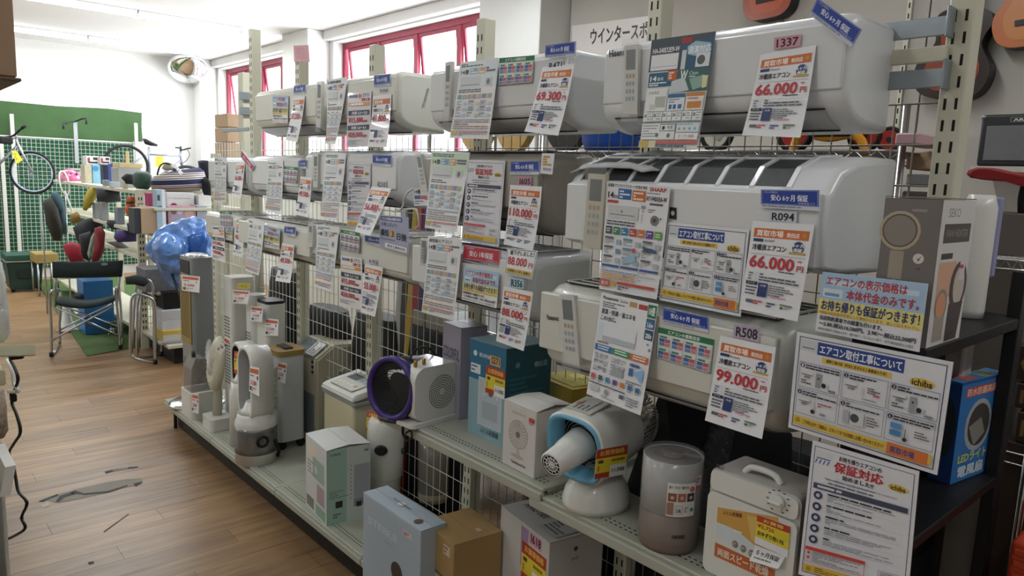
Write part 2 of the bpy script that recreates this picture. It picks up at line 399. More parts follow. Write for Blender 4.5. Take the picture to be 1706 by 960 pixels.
# ------------------------------------------------------------------ ceiling tubes
TUBE = mat('lit_tube', '#ffffff', 0.3, var=0, emit=14)
first = None; k = 0
def tube_fitting(loc):
    t = thing('tube_light', 'bare fluorescent tube fitting on the white ceiling', 'ceiling light', loc, 'fluorescent tube lights')
    x, y, z = loc
    bm = new(); box2(bm, (x-0.61, y-0.045, z-0.035), (x+0.61, y+0.045, z-0.001), 0, 0.006); link('housing', bm, mat('lamp_housing', '#d8d8d6', 0.4), t)
    for s in (-1, 1):
        bm = new(); box2(bm, (x+s*0.605-0.016, y-0.03, z-0.085), (x+s*0.605+0.016, y+0.03, z-0.034), 0, 0.004); link('lamp_holder', bm, mat('lamp_housing', '#d8d8d6', 0.4), t)
    bm = new(); cyl(bm, (x-0.588, y, z-0.065), (x+0.588, y, z-0.065), 0.016, n=12); link('tube', bm, TUBE, t)
    return t
places = [(x0+0.61, yy, pw) for yy, pw in TUBE_ROWS for x0 in TUBE_XS]
posn = {(1.37, 12.2): 'at the left of the row nearest the far wall', (2.6, 12.2): 'at the right of the row nearest the far wall', (1.37, 9.7): 'at the left of the nearer row', (2.6, 9.7): 'at the right of the nearer row'}
for i, (x, y, pw) in enumerate(places):
    loc = (x, y, ZC)
    if first is None: o = first = tube_fitting(loc)
    else: o = dup(first, loc)
    key = [v for kk, v in posn.items() if abs(kk[0]+0.61-x) < 0.01 and kk[1] == y]
    if key: o['label'] = 'lit fluorescent tube '+key[0]
    else: o['label'] = 'bare fluorescent tube fitting on the white ceiling'
    area('tube_glow', (x, y, ZC-0.10), 1.15, 0.05, 34*pw, (0.92, 0.98, 1))
    area('tube_uplight', (x, y, ZC-0.12), 1.15, 0.05, 3.5*pw, (0.92, 0.98, 1), (math.pi, 0, 0))
# convex mirror in the far corner
t = thing('convex_mirror', 'oval convex security mirror high in the far corner', 'mirror', P(313, 130, y=12.95))
c = P(313, 115, y=12.95); Mm = Matrix.Translation(c) @ Matrix.Rotation(math.radians(-16), 4, 'Z') @ Matrix.Rotation(math.radians(138), 4, 'X')
bm = new(); lathe(bm, [(0.30*math.cos(a), 0.10*math.sin(a)) for a in [math.radians(q) for q in range(0, 91, 9)]], (0, 0, 0), 36, M=Mm); link('dome', bm, mat('mirror_glass', '#e6e9ec', 0.04, 1, var=0), t)
bm = new(); tube(bm, [Mm @ Vector((0.30*math.cos(i*math.pi/18), 0.30*math.sin(i*math.pi/18), 0)) for i in range(36)], 0.008, 6, closed=True); link('rim', bm, WPL, t)
bm = new(); tube(bm, [c+Vector((0, 0.02, 0.05)), c+Vector((0, 0.15, 0.16)), c+Vector((0, 0.4, 0.18))], 0.012); link('arm', bm, GALV, t)
# green baize and the mesh rack on the far wall
BAIZE = mat('green_baize', '#3e5a36', 0.95, var=0.14, scale=5, bump=0.15, bscale=60)
bm = new(); poly = [(-1.6, 0.15), (3.42, 0.15), (3.42, 1.98)]
zt = P(235, 187, y=YF-0.03).z; xr = P(236, 187, y=YF-0.03).x; zb = P(238, 236, y=YF-0.03).z
poly = [(-1.6, 0.15), (xr-0.15, 0.15), (xr-0.15, zb), (xr, zb), (xr-0.01, (zt+zb)/2), (xr, zt-0.01), (xr-0.5, zt+0.015), (xr-1.2, zt-0.012), (0.6, zt+0.02), (-1.6, zt+0.01)]
prism(bm, poly, (0, YF-0.02, 0), (1, 0, 0), (0, 0, 1), (0, -0.012, 0)); bz = link('baize_sheet', bm, BAIZE, None, 'green baize sheet covering the lower far wall', 'cloth')
bm = new(); prism(bm, [(-1.55, 0.16), (xr-0.16, 0.16), (xr-0.16, zb-0.03), (-1.55, zb-0.03)], (0, YF-0.0325, 0), (1, 0, 0), (0, 0, 1), (0, -0.006, 0)); link('lower_sheet', bm, mat('teal_green_sheet', '#1d5238', 0.9, var=0.1, scale=4), bz, 'darker blue green lower sheet')
t = thing('wire_rack_wall', 'white wire mesh rack on posts against the green sheet', 'display rack', (1.0, YF-0.1, 0))
y = YF-0.10; zt2 = P(125, 233, y=y).z; x0, x1 = -0.4, P(226, 237, y=y).x
bm = new(); x = x0
while x < x1: cyl(bm, (x, y, 0.12), (x, y, zt2), 0.0028, n=4, cap=False); x += 0.06
z = 0.14
while z < zt2: cyl(bm, (x0, y, z), (x1, y, z), 0.0028, n=4, cap=False); z += 0.06
link('wire_grid', bm, WIRE, t)
bm = new(); cyl(bm, (x0, y, zt2), (x1, y, zt2), 0.011, n=8); link('top_rail', bm, WIRE, t)
for (px, py, py2) in ((19, 190, 430), (226, 205, 400), (2, 235, 400)):
    a = P(px, py, y=y-0.03); b = Vector((a.x, a.y, 0.0)); bm = new(); box2(bm, (a.x-0.025, a.y-0.015, 0.001), (a.x+0.025, a.y+0.015, a.z), 0, 0.003, 1); link('post', bm, WIRE, t)
# bracket post with cross handle
t = thing('bracket_post', 'white post with a dark cross handle hooked on the mesh', 'bracket', P(128, 275, y=y-0.06))
a = P(125, 203, y=y-0.06); b = P(128, 272, y=y-0.06)
bm = new(); box2(bm, (a.x-0.028, a.y-0.012, b.z), (a.x+0.028, a.y+0.012, a.z), 0, 0.003, 1); link('post', bm, ALU, t)
bm = new(); tube(bm, [P(106, 207, y=12.9), P(116, 203, y=12.95), a, P(136, 198, y=12.95), P(144, 197, y=12.9)], 0.012); 
cyl(bm, P(106, 205, y=12.9), P(106, 215, y=12.9), 0.014, n=8); cyl(bm, P(144, 196, y=12.9), P(144, 207, y=12.9), 0.014, n=8); link('handle', bm, DARK, t)
# ================================================================== the long white gondola shelf
XE, XP = 1.485, 1.97                     # front edge of the decks, plane of the uprights
ZD = 0.20
seam = [P(275, 665, z=ZD).y, P(338, 730, z=ZD).y, P(439, 818, z=ZD).y, P(584, 933, z=ZD).y]
seam += [seam[-1]-0.9, 0.80]
rack = thing('gondola_shelf', 'long white metal gondola shelf carrying rows of air conditioners', 'shelf', (1.75, 2.9, 0))
bm = new(); box2(bm, (XE+0.075, seam[-1], 0.0), (XP+0.04, seam[0]-0.02, 0.125), 0, 0.002, 1); link('plinth', bm, mat('shade_toned_plinth', '#2c2723', 0.6), rack)  # shadow under the deck is put into the plinth's dark brown
bm = new(); cyl(bm, (XE+0.05, seam[0]-0.06, 0), (XE+0.05, seam[0]-0.06, 0.13), 0.012, n=8); link('foot', bm, DARK, rack)
def deck(y0, y1, z, name='deck'):
    bm = new()
    box2(bm, (XE, y0+0.001, z-0.012), (XP-0.01, y1-0.001, z), 0, 0.003, 1)
    box2(bm, (XE, y0+0.001, z-0.036), (XE+0.012, y1-0.001, z-0.0125), 0, 0.003, 1)
    box2(bm, (XE-0.008, y0+0.003, z-0.045), (XE-0.0005, y1-0.003, z-0.014), 0, 0.003, 1)
    d = link(name, bm, STEELD, rack)
    bm = new()
    y = y0+0.03
    while y < y1-0.03:
        for dx in (0.035, 0.052):
            q = [Vector((XE+dx+a, y+b, z+0.0005)) for a, b in ((0, 0), (0.005, 0), (0.005, 0.009), (0, 0.009))]
            bm.faces.new([bm.verts.new(p) for p in q])
        y += 0.018
    link('perforation', bm, HOLE, d, kind='stuff'); return d
for i in range(len(seam)-1): deck(seam[i+1], seam[i], ZD)
ZM1 = 0.876; ZM2 = 0.852
yA, yB = P(637, 685, x=XE).y, P(905, 812, x=XE).y
deck(yB, yA, ZM1, 'upper_shelf'); deck(0.80, P(880, 815, x=XE).y-0.01, ZM2, 'upper_shelf')
for yy, z in ((yA-0.01, ZM1), (yB+0.01, ZM1), (yB-0.05, ZM2)):
    bm = new(); prism(bm, [(0, 0), (0.42, 0), (0.42, -0.13), (0.36, -0.13), (0, -0.035)], (XE+0.03, yy, z-0.014), (1, 0, 0), (0, 0, 1), (0, 0.003, 0)); link('shelf_bracket', bm, STEEL, rack)
# uprights
posts = []
for (px, py, tz) in ((1600, 100, None), (1095, 100, None), (808, 100, 33), (628, 100, 76), (503, 100, 78), (425, 100, 49)):
    p = P(px, py, x=XP); posts.append((p.y, 2.75 if tz is None else P(px, tz, x=XP).z))
posts.append((seam[0]+0.28, 1.9))
for i, (yy, zt) in enumerate(posts):
    bm = new(); wy = 0.055
    box2(bm, (XP-0.03, yy-wy/2, 0.126), (XP+0.03, yy+wy/2, zt), 0, 0.003, 1)
    z = 0.2
    bs = new()
    while z < zt-0.05:
        for dy in (-0.012, 0.012): box2(bs, (XP-0.0308, yy+dy-0.003, z), (XP-0.0300, yy+dy+0.003, z+0.026))
        z += 0.05
    u = link('upright', bm, STEEL, rack); link('slots', bs, HOLE, u, kind='stuff')
# wire back panels
ys = sorted(p[0] for p in posts)
for i in range(len(ys)-1):
    a, b = ys[i]+0.03, ys[i+1]-0.03; bm = new(); zt = 1.98 if i else 2.02
    n = int((b-a)/0.05)
    for k in range(n+1): cyl(bm, (XP, a+(b-a)*k/n, 0.2), (XP, a+(b-a)*k/n, zt), 0.0022, n=4, cap=False)
    z = 0.22
    while z < zt+0.01: cyl(bm, (XP-0.004, a, z), (XP-0.004, b, z), 0.0022, n=4, cap=False); z += 0.10
    link('wire_panel', bm, WIREB if i < 2 else WIRE, rack)
# galvanised bracket arms bolted to the near upright
for (a, b, z0) in (((1512, 58), (1585, 45), 0), ((1502, 142), (1578, 130), 0)):
    p, q = P(a[0], a[1]-8, x=XP-0.045), P(b[0], b[1]-8, x=XP-0.045)
    bm = new(); box2(bm, (XP-0.05, q.y, p.z-0.022), (XP-0.042, p.y+0.25, p.z+0.022), 0, 0.002, 1)
    box2(bm, (XP-0.075, q.y-0.004, p.z-0.03), (XP-0.031, q.y+0.002, p.z+0.04), 0, 0.002, 1); link('bracket_arm', bm, GALV, rack)
bm = new(); p = P(1505, 95, x=XP-0.045); q = P(1578, 85, x=XP-0.045)
box2(bm, (XP-0.05, q.y, p.z-0.018), (XP-0.036, p.y+0.2, p.z+0.018), 0, 0.002, 1); link('bracket_arm', bm, STEEL, rack)
p = P(382, 217, x=XP-0.2); bm = new(); box2(bm, (XP-0.2, p.y-0.3, p.z-0.012), (XP-0.19, p.y+0.12, p.z+0.012), 0, 0.002, 1); link('bracket_arm', bm, GALV, rack)
# ================================================================== air conditioners
def ac(label, L, R, xf_, xb, H, m, style='std', group=None, grille=True, front_r=0.0, name='air_conditioner', panel=True, lip=0.30):
    a, b = P(*L, x=xf_), P(*R, x=xf_); y1, y0 = a.y, b.y; zt = (a.z+b.z)/2; D = xb-xf_; z0 = zt-H
    t = thing(name, label, 'air conditioner', (xf_+D/2, (y0+y1)/2, z0), group)
    prof = [(D, 0.0), (0.55*D, 0.0)]
    if style == 'sharp':
        prof = [(D, 0), (0.6*D, 0), (0.25*D, 0.03*H), (0.02, 0.10*H), (0, 0.14*H), (0, 0.97*H), (0.015, H), (0.16*D, H+0.048), (0.40*D, H+0.078), (0.72*D, H+0.086), (D, H+0.086)]
    else:
        for k in range(1, 8):
            q = k/7*math.pi/2; prof.append((0.55*D*(1-math.sin(q)), lip*H*(1-math.cos(q))))
        if style == 'round':
            prof += [(-0.012, 0.45*H), (-0.016, 0.6*H), (-0.008, 0.78*H), (0.012, 0.90*H), (0.04, 0.97*H), (0.09, H), (D, H)]
        else: prof += [(0, 0.90*H), (0.006, 0.955*H), (0.022, 0.99*H), (0.045, H), (D, H)]
    cd, cz = D*0.5, H*0.5
    def rg(y, ins):
        out = []
        for d, z in prof:
            v = Vector((d-cd, z-cz)); l = v.length; s_ = max(0, (l-ins)/l); out.append(Vector((xf_+cd+v.x*s_, y, z0+cz+v.y*s_)))
        return out
    st = [(0, 0.022), (0.004, 0.010), (0.012, 0.003), (0.026, 0.0)]
    if style == 'round': st = [(0, 0.045), (0.008, 0.022), (0.022, 0.008), (0.045, 0.0)]
    rings = [rg(y0+d, i) for d, i in st]+[rg(y1-d, i) for d, i in reversed(st)]
    bm = new(); skin(bm, rings, 0, True, False, True); 
    for f in bm.faces:
        if abs(f.normal.y) > 0.8: f.smooth = False
    bdy = link('body', bm, m, t)
    md = bdy.modifiers.new('e', 'EDGE_SPLIT'); md.split_angle = math.radians(38)
    if panel and style != 'sharp':
        bm = new(); x0 = xf_-0.006 if style != 'round' else xf_-0.020
        box2(bm, (x0, y0+0.012, z0+(lip+0.02)*H), (xf_+0.004, y1-0.012, z0+0.90*H), 0, 0.005, 2)
        link('front_panel', bm, m, t)
    if style != 'sharp':
        # outlet flap on the curved underside, with a dark gap round it
        bm = new(); pr = []
        for k in range(0, 6):
            q = math.radians(14+k*10); pr.append((0.55*D*(1-math.sin(q))-0.003, lip*H*(1-math.cos(q))-0.003))
        w0, w1 = y0+0.07*(y1-y0), y1-0.07*(y1-y0)
        rr = [[Vector((xf_+d, y, z0+z)) for d, z in pr]+[Vector((xf_+d+0.002, y, z0+z+0.002)) for d, z in reversed(pr)] for y in (w0, w1)]
        skin(bm, rr, 0, True, False, True); link('outlet_flap', bm, mat('flap_grey', '#b9bbbd', 0.35) if m is not ACB else mat('flap_beige', '#8d887c', 0.35), t)
        bm = new(); tube(bm, [(xf_+pr[-1][0]-0.001, w0, z0+pr[-1][1]+0.001), (xf_+pr[-1][0]-0.001, w1, z0+pr[-1][1]+0.001)], 0.0022, 4)
        tube(bm, [(xf_+pr[0][0]-0.002, w0, z0+pr[0][1]-0.001), (xf_+pr[0][0]-0.002, w1, z0+pr[0][1]-0.001)], 0.0022, 4)
        link('outlet_gap', bm, DARK, t)
        if grille:
            bm = new(); box2(bm, (xf_+0.05, y0+0.05, z0+H-0.002), (xb-0.03, y1-0.05, z0+H+0.001), 0)
            gr = link('intake_grille', bm, DARK, t)
            bm = new()
            for k in range(7): xx = xf_+0.055+(D-0.09)*k/6; box2(bm, (xx-0.002, y0+0.05, z0+H+0.0012), (xx+0.004, y1-0.05, z0+H+0.005))
            for k in range(5): yy = y0+0.06+(y1-y0-0.12)*k/4; box2(bm, (xf_+0.05, yy-0.004, z0+H+0.0012), (xb-0.03, yy+0.004, z0+H+0.006))
            link('slats', bm, m if m is not ACB else ACG, gr)
    else:
        gr = None; P0 = [(0.03, H+0.006), (0.16*D, H+0.032), (0.40*D, H+0.064), (0.66*D, H+0.077)]
        n = 7; w0, w1 = y0+0.10, y1-0.04
        cells = [(0.07, H+0.013), (0.155, H+0.058-0.022), (0.24*D/0.4+0.01, H+0.070)]
        bm = new(); bd = new()
        def top(d):
            q = [(0, 0.97*H), (0.015, H), (0.16*D, H+0.048), (0.40*D, H+0.078), (0.72*D, H+0.086), (D, H+0.086)]
            for (a_, za), (b_, zb) in zip(q, q[1:]):
                if d <= b_: return za+(zb-za)*(d-a_)/(b_-a_)
            return H+0.086
        for k in range(n):
            ya, yb = w0+(w1-w0)*k/n+0.008, w0+(w1-w0)*(k+1)/n-0.008
            for da, db in ((0.020, 0.0575), (0.0585, 0.125), (0.142, 0.25)):
                dd = [da, (da+db)/2, db]
                lo = [Vector((xf_+d, ya, z0+top(d)+0.0012)) for d in dd]; hi = [Vector((xf_+d, yb, z0+top(d)+0.0012)) for d in dd]
                lv = [bd.verts.new(p) for p in lo]; hv = [bd.verts.new(p) for p in hi]
                for j in range(2): bd.faces.new((lv[j], lv[j+1], hv[j+1], hv[j]))
        gr = link('intake_opening', bd, mat('grille_dark', '#3b3d40', 0.5, var=0.25, scale=40), t)
        for k in range(n+1):
            yy = w0+(w1-w0)*k/n; dd = [0.016, 0.0584, 0.10, 0.146, 0.20, 0.26]
            rr = [[Vector((xf_+d, yy-0.007, z0+top(d))), Vector((xf_+d, yy+0.007, z0+top(d))), Vector((xf_+d, yy+0.006, z0+top(d)+0.005)), Vector((xf_+d, yy-0.006, z0+top(d)+0.005))] for d in dd]
            bm = new(); skin(bm, rr, 0, True, False, False); link('rib', bm, m, gr)
        for d in (0.133, 0.258):
            bm = new(); box2(bm, (xf_+d-0.006, w0, z0+top(d)-0.001), (xf_+d+0.006, w1, z0+top(d)+0.005), 0, 0.002, 1); link('rib', bm, m, gr)
        bm = new(); box2(bm, (xf_-0.004, y0+0.012, z0+0.14*H), (xf_+0.004, y1-0.012, z0+0.965*H), 0, 0.004, 2); link('front_panel', bm, m, t)
        bm = new(); box2(bm, (xf_+0.03, y0+0.07, z0+0.02*H), (xf_+0.16, y1-0.07, z0+0.085*H), 0, 0.004, 2); link('outlet_flap', bm, DARK, t)
    return t, (y0, y1, z0, zt)
XA = 1.70; XB_ = 1.95
A1, _ = ac('white air conditioner at the far end of the top row, 57,200 yen tag', (425, 152), (530, 137), XA, XB_, 0.24, ACC)
A2, _ = ac('cream air conditioner on the top row, 41,800 yen tag', (547, 134), (664, 117), XA, XB_, 0.243, ACC)
A3, _ = ac('white air conditioner on the top row with green size chart and R471 tag', (717, 112), (953, 80), XA, XB_, 0.248, ACW)
A4, a4 = ac('large white air conditioner at the near end of the top row, pink 1337 tag', (1006, 75), (1425, 14), XA, XB_, 0.258, ACW)
B1, _ = ac('white air conditioner at the far end of the middle row', (347, 263), (414, 262), XA, XB_, 0.22, ACW)
B2, _ = ac('small white air conditioner in the middle row, 49,500 yen tag', (420, 262), (500, 258), XA, XB_, 0.23, ACW)
B3, _ = ac('glossy white air conditioner in the middle row with R210 tag and black vent underneath', (509, 252), (665, 252), XA, XB_, 0.24, ACW)
B4, _ = ac('beige air conditioner in the middle row, 110,000 yen tag', (712, 252), (910, 252), XA, XB_, 0.285, ACB, 'round')
B5, b5 = ac('big white air conditioner with open top grille, R094 tag, middle row', (942, 296), (1378, 326), 1.585, XB_+0.0, 0.20, ACW, 'sharp')
C1, _ = ac('white air conditioner at the far end of the bottom row', (343, 350), (397, 362), 1.64, XB_-0.01, 0.20, ACC)
C2, _ = ac('cream air conditioner with rounded corners in the bottom row, 49,500 yen tag', (401, 362), (524, 378), 1.62, XB_-0.01, 0.21, ACC, 'round')
C3, _ = ac('white air conditioner in the bottom row, 55,000 yen tag', (516, 374), (684, 399), 1.62, XB_-0.01, 0.205, ACC)
C4, _ = ac('pale grey air conditioner in the bottom row, R356 tag and 88,000 yen tag', (691, 398), (884, 424), 1.62, XB_-0.01, 0.245, ACW, 'round')
C5, c5 = ac('white air conditioner with bulging front at the near end of the bottom row, R508 tag', (905, 470), (1312, 540), 1.56, XB_-0.01, 0.30, ACC, 'round')
def lettering(text, q, x, parent, col='#3a3c40', bold=True):
    bm = new(); sl = []; s = Surf(bm, flat(*q, x=x), sl); s.text(text, 0, 0, 1, 1, col, bold); return link('lettering', bm, sl, parent)
lettering('Hisense', ((1015, 84), (1045, 80), (1045, 91), (1015, 95)), XA-0.008, A4)
lettering('Panasonic', ((911, 524), (931, 527), (931, 535), (911, 532)), 1.56-0.022, C5)
bm = new(); q = [P(*p, x=XA-0.0085) for p in ((1001, 84), (1013, 83))]
# crumpled cover sheet lying over the open grille, black sticker
bm = new(); rnd = random.Random(3); pts = [(1000, 262), (1155, 262), (1085, 292), (948, 288)]
g = []
qa, qb, qc, qd = P(1010, 263, x=1.86), P(1165, 264, x=1.86), P(1088, 290, x=1.60), P(950, 287, x=1.60)
for i in range(9):
    row = []
    for j in range(7):
        u, v = i/8, j/6; p = qa.lerp(qb, u).lerp(qd.lerp(qc, u), v); p.z += rnd.uniform(0, 0.014)+0.012*math.sin(u*3.1); row.append(bm.verts.new(p))
    g.append(row)
for i in range(8):
    for j in range(6): f = bm.faces.new((g[i][j], g[i+1][j], g[i+1][j+1], g[i][j+1])); f.smooth = True
o = link('plastic_bag', bm, mat('dusty_bag', '#b8babb', 0.25, var=0.2, scale=25, bump=0.4, bscale=30), None, 'crumpled clear bag of paperwork lying on the open top grille', 'bag')
md = o.modifiers.new('s', 'SOLIDIFY'); md.thickness = 0.004
# ================================================================== printed sheets and tags
OR, RD, NV, BK, GY = '#d2703a', '#c0353f', '#24386f', '#26262a', '#8d8f96'
def d_price(price, brand='', lod=2, red=RD):
    def f(s):
        s.rect(0.05, 0.075, 0.95, 0.175, OR); s.text('買取市場', 0.10, 0.09, 0.54, 0.16, '#fff4e8', True)
        if lod > 1: s.text('柴田店', 0.60, 0.105, 0.80, 0.155, '#fff4e8', True); s.disc(0.88, 0.125, 0.022, '#c79b3c')
        s.rect(0.06, 0.19, 0.23, 0.223, NV)
        if brand and lod > 1: s.text(brand, 0.25, 0.195, 0.42, 0.22, '#4a4d5c')
        s.text('冷暖房エアコン', 0.06, 0.25, 0.62, 0.315, BK, True)
        s.disc(0.81, 0.255, 0.066, '#2a4479'); s.text('6ヶ月', 0.72, 0.215, 0.90, 0.25, '#f3f3f3', True); s.text('保証', 0.74, 0.26, 0.88, 0.30, '#f3f3f3', True); s.rect(0.68, 0.305, 0.94, 0.325, '#c9a545')
        s.rect(0.05, 0.355, 0.95, 0.359, GY)
        s.text(price, 0.05, 0.375, 0.78, 0.505, red, True); s.text('円', 0.84, 0.44, 0.94, 0.50, red, True)
        if lod > 1: s.lines(0.56, 0.515, 0.92, 0.54, 1, '#44464f'); s.lines(0.84, 0.385, 0.93, 0.41, 1, red)
        for k in range(4): s.rect(0.05, 0.56+k*0.032, 0.95, 0.562+k*0.032, '#b5b6bc')
        if lod > 1: s.rect(0.20, 0.56, 0.204, 0.655, '#b5b6bc'); s.lines(0.07, 0.562, 0.18, 0.655, 3, '#666b80'); s.lines(0.26, 0.562, 0.92, 0.655, 3, '#55585f', seed=4)
        s.rect(0.05, 0.665, 0.25, 0.70, '#23283f'); s.rect(0.27, 0.668, 0.43, 0.82, NV)
        if lod > 1: s.text('サイズ', 0.08, 0.672, 0.20, 0.692, '#eeeeee'); s.text('冷房', 0.30, 0.685, 0.40, 0.71, '#eeeeee'); s.lines(0.06, 0.715, 0.25, 0.82, 3, '#4a4d58', seed=6)
        s.lines(0.45, 0.675, 0.92, 0.80, 5, '#6b6e78', seed=9); s.lines(0.50, 0.79, 0.86, 0.82, 1, '#d98bb0')
        s.rect(0.10, 0.865, 0.22, 0.90, '#5d6168'); s.lines(0.23, 0.86, 0.44, 0.91, 2, '#c0353f', 0.6); s.lines(0.46, 0.86, 0.66, 0.92, 2, '#3d5088', 0.6); s.rect(0.68, 0.86, 0.88, 0.873, '#4b6a3a'); s.rect(0.69, 0.885, 0.74, 0.91, '#4b6a3a')
        s.lines(0.76, 0.88, 0.90, 0.91, 2, '#777')
    return f
def d_plate(txt='安心 6ヶ月 保証', col='#2343a0'):
    def f(s):
        s.rect(0.0, 0.0, 1.0, 0.80, col); s.frame(0.015, 0.03, 0.985, 0.77, 0.018, '#c9d4f0')
        s.text('こちらの商品は', 0.05, 0.08, 0.30, 0.19, '#c9d4f0'); s.text(txt, 0.18, 0.25, 0.82, 0.58, '#eef1fa', True); s.text('対象商品です', 0.66, 0.62, 0.94, 0.72, '#c9d4f0')
        s.lines(0.03, 0.82, 0.97, 0.97, 1, '#8b90a0')
    return f
def d_chart(s):
    s.rect(0, 0, 1, 0.18, '#2c7d55'); s.text('エアコンの畳数目安', 0.18, 0.035, 0.76, 0.15, '#eef5ee', True); s.frame(0, 0, 1, 1, 0.02, '#2c7d55')
    for r in range(2):
        for c in range(4):
            u, v = 0.03+c*0.24, 0.22+r*0.40
            s.rect(u, v, u+0.22, v+0.36, '#dfe9e2'); s.lines(u+0.02, v+0.01, u+0.2, v+0.09, 1, '#2c7d55', 0.8)
            s.rect(u+0.01, v+0.11, u+0.11, v+0.22, '#4a6ab0'); s.rect(u+0.115, v+0.11, u+0.21, v+0.22, '#c96070'); s.rect(u+0.01, v+0.235, u+0.11, v+0.34, '#7288b8'); s.rect(u+0.115, v+0.235, u+0.21, v+0.34, '#cf8a92')
def d_code(txt, col='#dfe2ea'):
    def f(s): s.rect(0, 0, 1, 1, col); s.text(txt, 0.10, 0.16, 0.90, 0.84, '#303138', True)
    return f
def d_rate(s):
    s.text('買取時期', 0.06, 0.04, 0.42, 0.10, '#3a4a80', True); s.text('新', 0.46, 0.03, 0.60, 0.11, '#d8762c', True); s.text('エアコン', 0.64, 0.03, 0.94, 0.09, '#3a3a44', True); s.text('標準工事', 0.60, 0.11, 0.94, 0.17, RD, True); s.rect(0.05, 0.19, 0.95, 0.25, '#dd9c50'); s.lines(0.10, 0.19, 0.9, 0.25, 1, '#fff', 0.5)
    s.rect(0.05, 0.33, 0.95, 0.42, '#34384a'); s.text('冷房 2.2～2.8', 0.2, 0.345, 0.85, 0.405, '#e8e8ee', True)
    s.text('¥15,000', 0.07, 0.45, 0.68, 0.565, RD, True); s.lines(0.70, 0.50, 0.93, 0.56, 1, RD, 0.7)
    s.rect(0.05, 0.60, 0.95, 0.69, '#34384a'); s.text('冷房 3.6～5.6', 0.2, 0.615, 0.85, 0.675, '#e8e8ee', True)
    s.text('¥20,000', 0.07, 0.72, 0.68, 0.83, RD, True); s.lines(0.70, 0.77, 0.93, 0.83, 1, RD, 0.7); s.lines(0.06, 0.87, 0.94, 0.96, 3, '#9aa0ac')
def pale(c, k=0.38):
    c = c.lstrip('#'); v = [int(c[i:i+2], 16) for i in (0, 2, 4)]; g = sum(v)/3; v = [(x*0.75+g*0.25)*(1-k)+228*k for x in v]
    return '#%02x%02x%02x' % tuple(int(x) for x in v)
def d_spec(seed, head='#3d79b0', head2='#d07c4a', title=None, brand=None, pal=None, tint=None, lod=1):
    pal = pal or ['#4b7fae', '#5c9c77', '#c96f5c', '#7d7f92', '#d49a52', '#6a5b9c', '#7fb04f']
    pal = [pale(c) for c in pal]; head, head2 = pale(head), pale(head2)
    def f(s):
        r = random.Random(seed)
        if tint: s.rect(0.02, 0.02, 0.98, 0.30, tint)
        if title: s.text(title, 0.05, 0.03, 0.72, 0.075, '#3f4a55', True)
        else: s.lines(0.05, 0.03, 0.62, 0.075, 2, '#4c7a72', 0.7, seed)
        if brand: s.text(brand, 0.70, 0.03, 0.95, 0.06, '#b5373c' if brand == 'SHARP' else '#444', True)
        s.rect(0.30, 0.095, 0.50, 0.175, head); s.rect(0.52, 0.095, 0.70, 0.175, head2)
        s.text('14畳', 0.06, 0.11, 0.27, 0.165, '#3a3e46', True); s.lines(0.32, 0.10, 0.48, 0.17, 2, '#e8eef5', 0.6, seed+1); s.lines(0.54, 0.10, 0.68, 0.17, 2, '#f8ece2', 0.6, seed+2); s.lines(0.72, 0.09, 0.95, 0.16, 2, '#6a6f7a', 0.7, seed)
        s.rect(0.07, 0.20, 0.60, 0.34, '#d3d8dc'); s.rect(0.09, 0.305, 0.58, 0.312, '#5c6066'); s.rect(0.73, 0.23, 0.90, 0.33, '#cfd3d6'); s.disc(0.80, 0.28, 0.035, '#7d8288')
        s.lines(0.06, 0.36, 0.64, 0.41, 2, '#555a62', 0.5, seed+3)
        n = 7
        for k in range(n): u = 0.05+k*0.90/n; s.rect(u, 0.43, u+0.10, 0.485, pal[k % len(pal)])
        for c in range(3):
            u = 0.05+c*0.31
            for q in range(3):
                v = 0.51+q*0.075; s.rect(u, v, u+0.13, v+0.016, '#8b9098' if (c+q) % 2 else head); s.lines(u, v+0.022, u+0.17, v+0.065, 3, '#7f848c', 0.4, seed+c*3+q)
                s.rect(u+0.18, v+0.02, u+0.27, v+0.062, r.choice(['#b9cbdc', '#c8d8cf', '#dccfb8', '#c9ccd4', '#a9c4e0']))
        s.rect(0.04, 0.75, 0.96, 0.765, head)
        for k in range(4): s.lines(0.05, 0.775+k*0.028, 0.95, 0.80+k*0.028, 1, '#8f949c' if k % 2 else '#b98a68', 0.5, seed+20+k)
        s.rect(0.04, 0.90, 0.18, 0.955, '#cf8d6a' if seed % 2 else '#d0b45a'); s.rect(0.22, 0.90, 0.96, 0.922, '#cf8f8c'); s.lines(0.24, 0.932, 0.94, 0.965, 2, '#777c88', 0.5, seed+9)
    return f
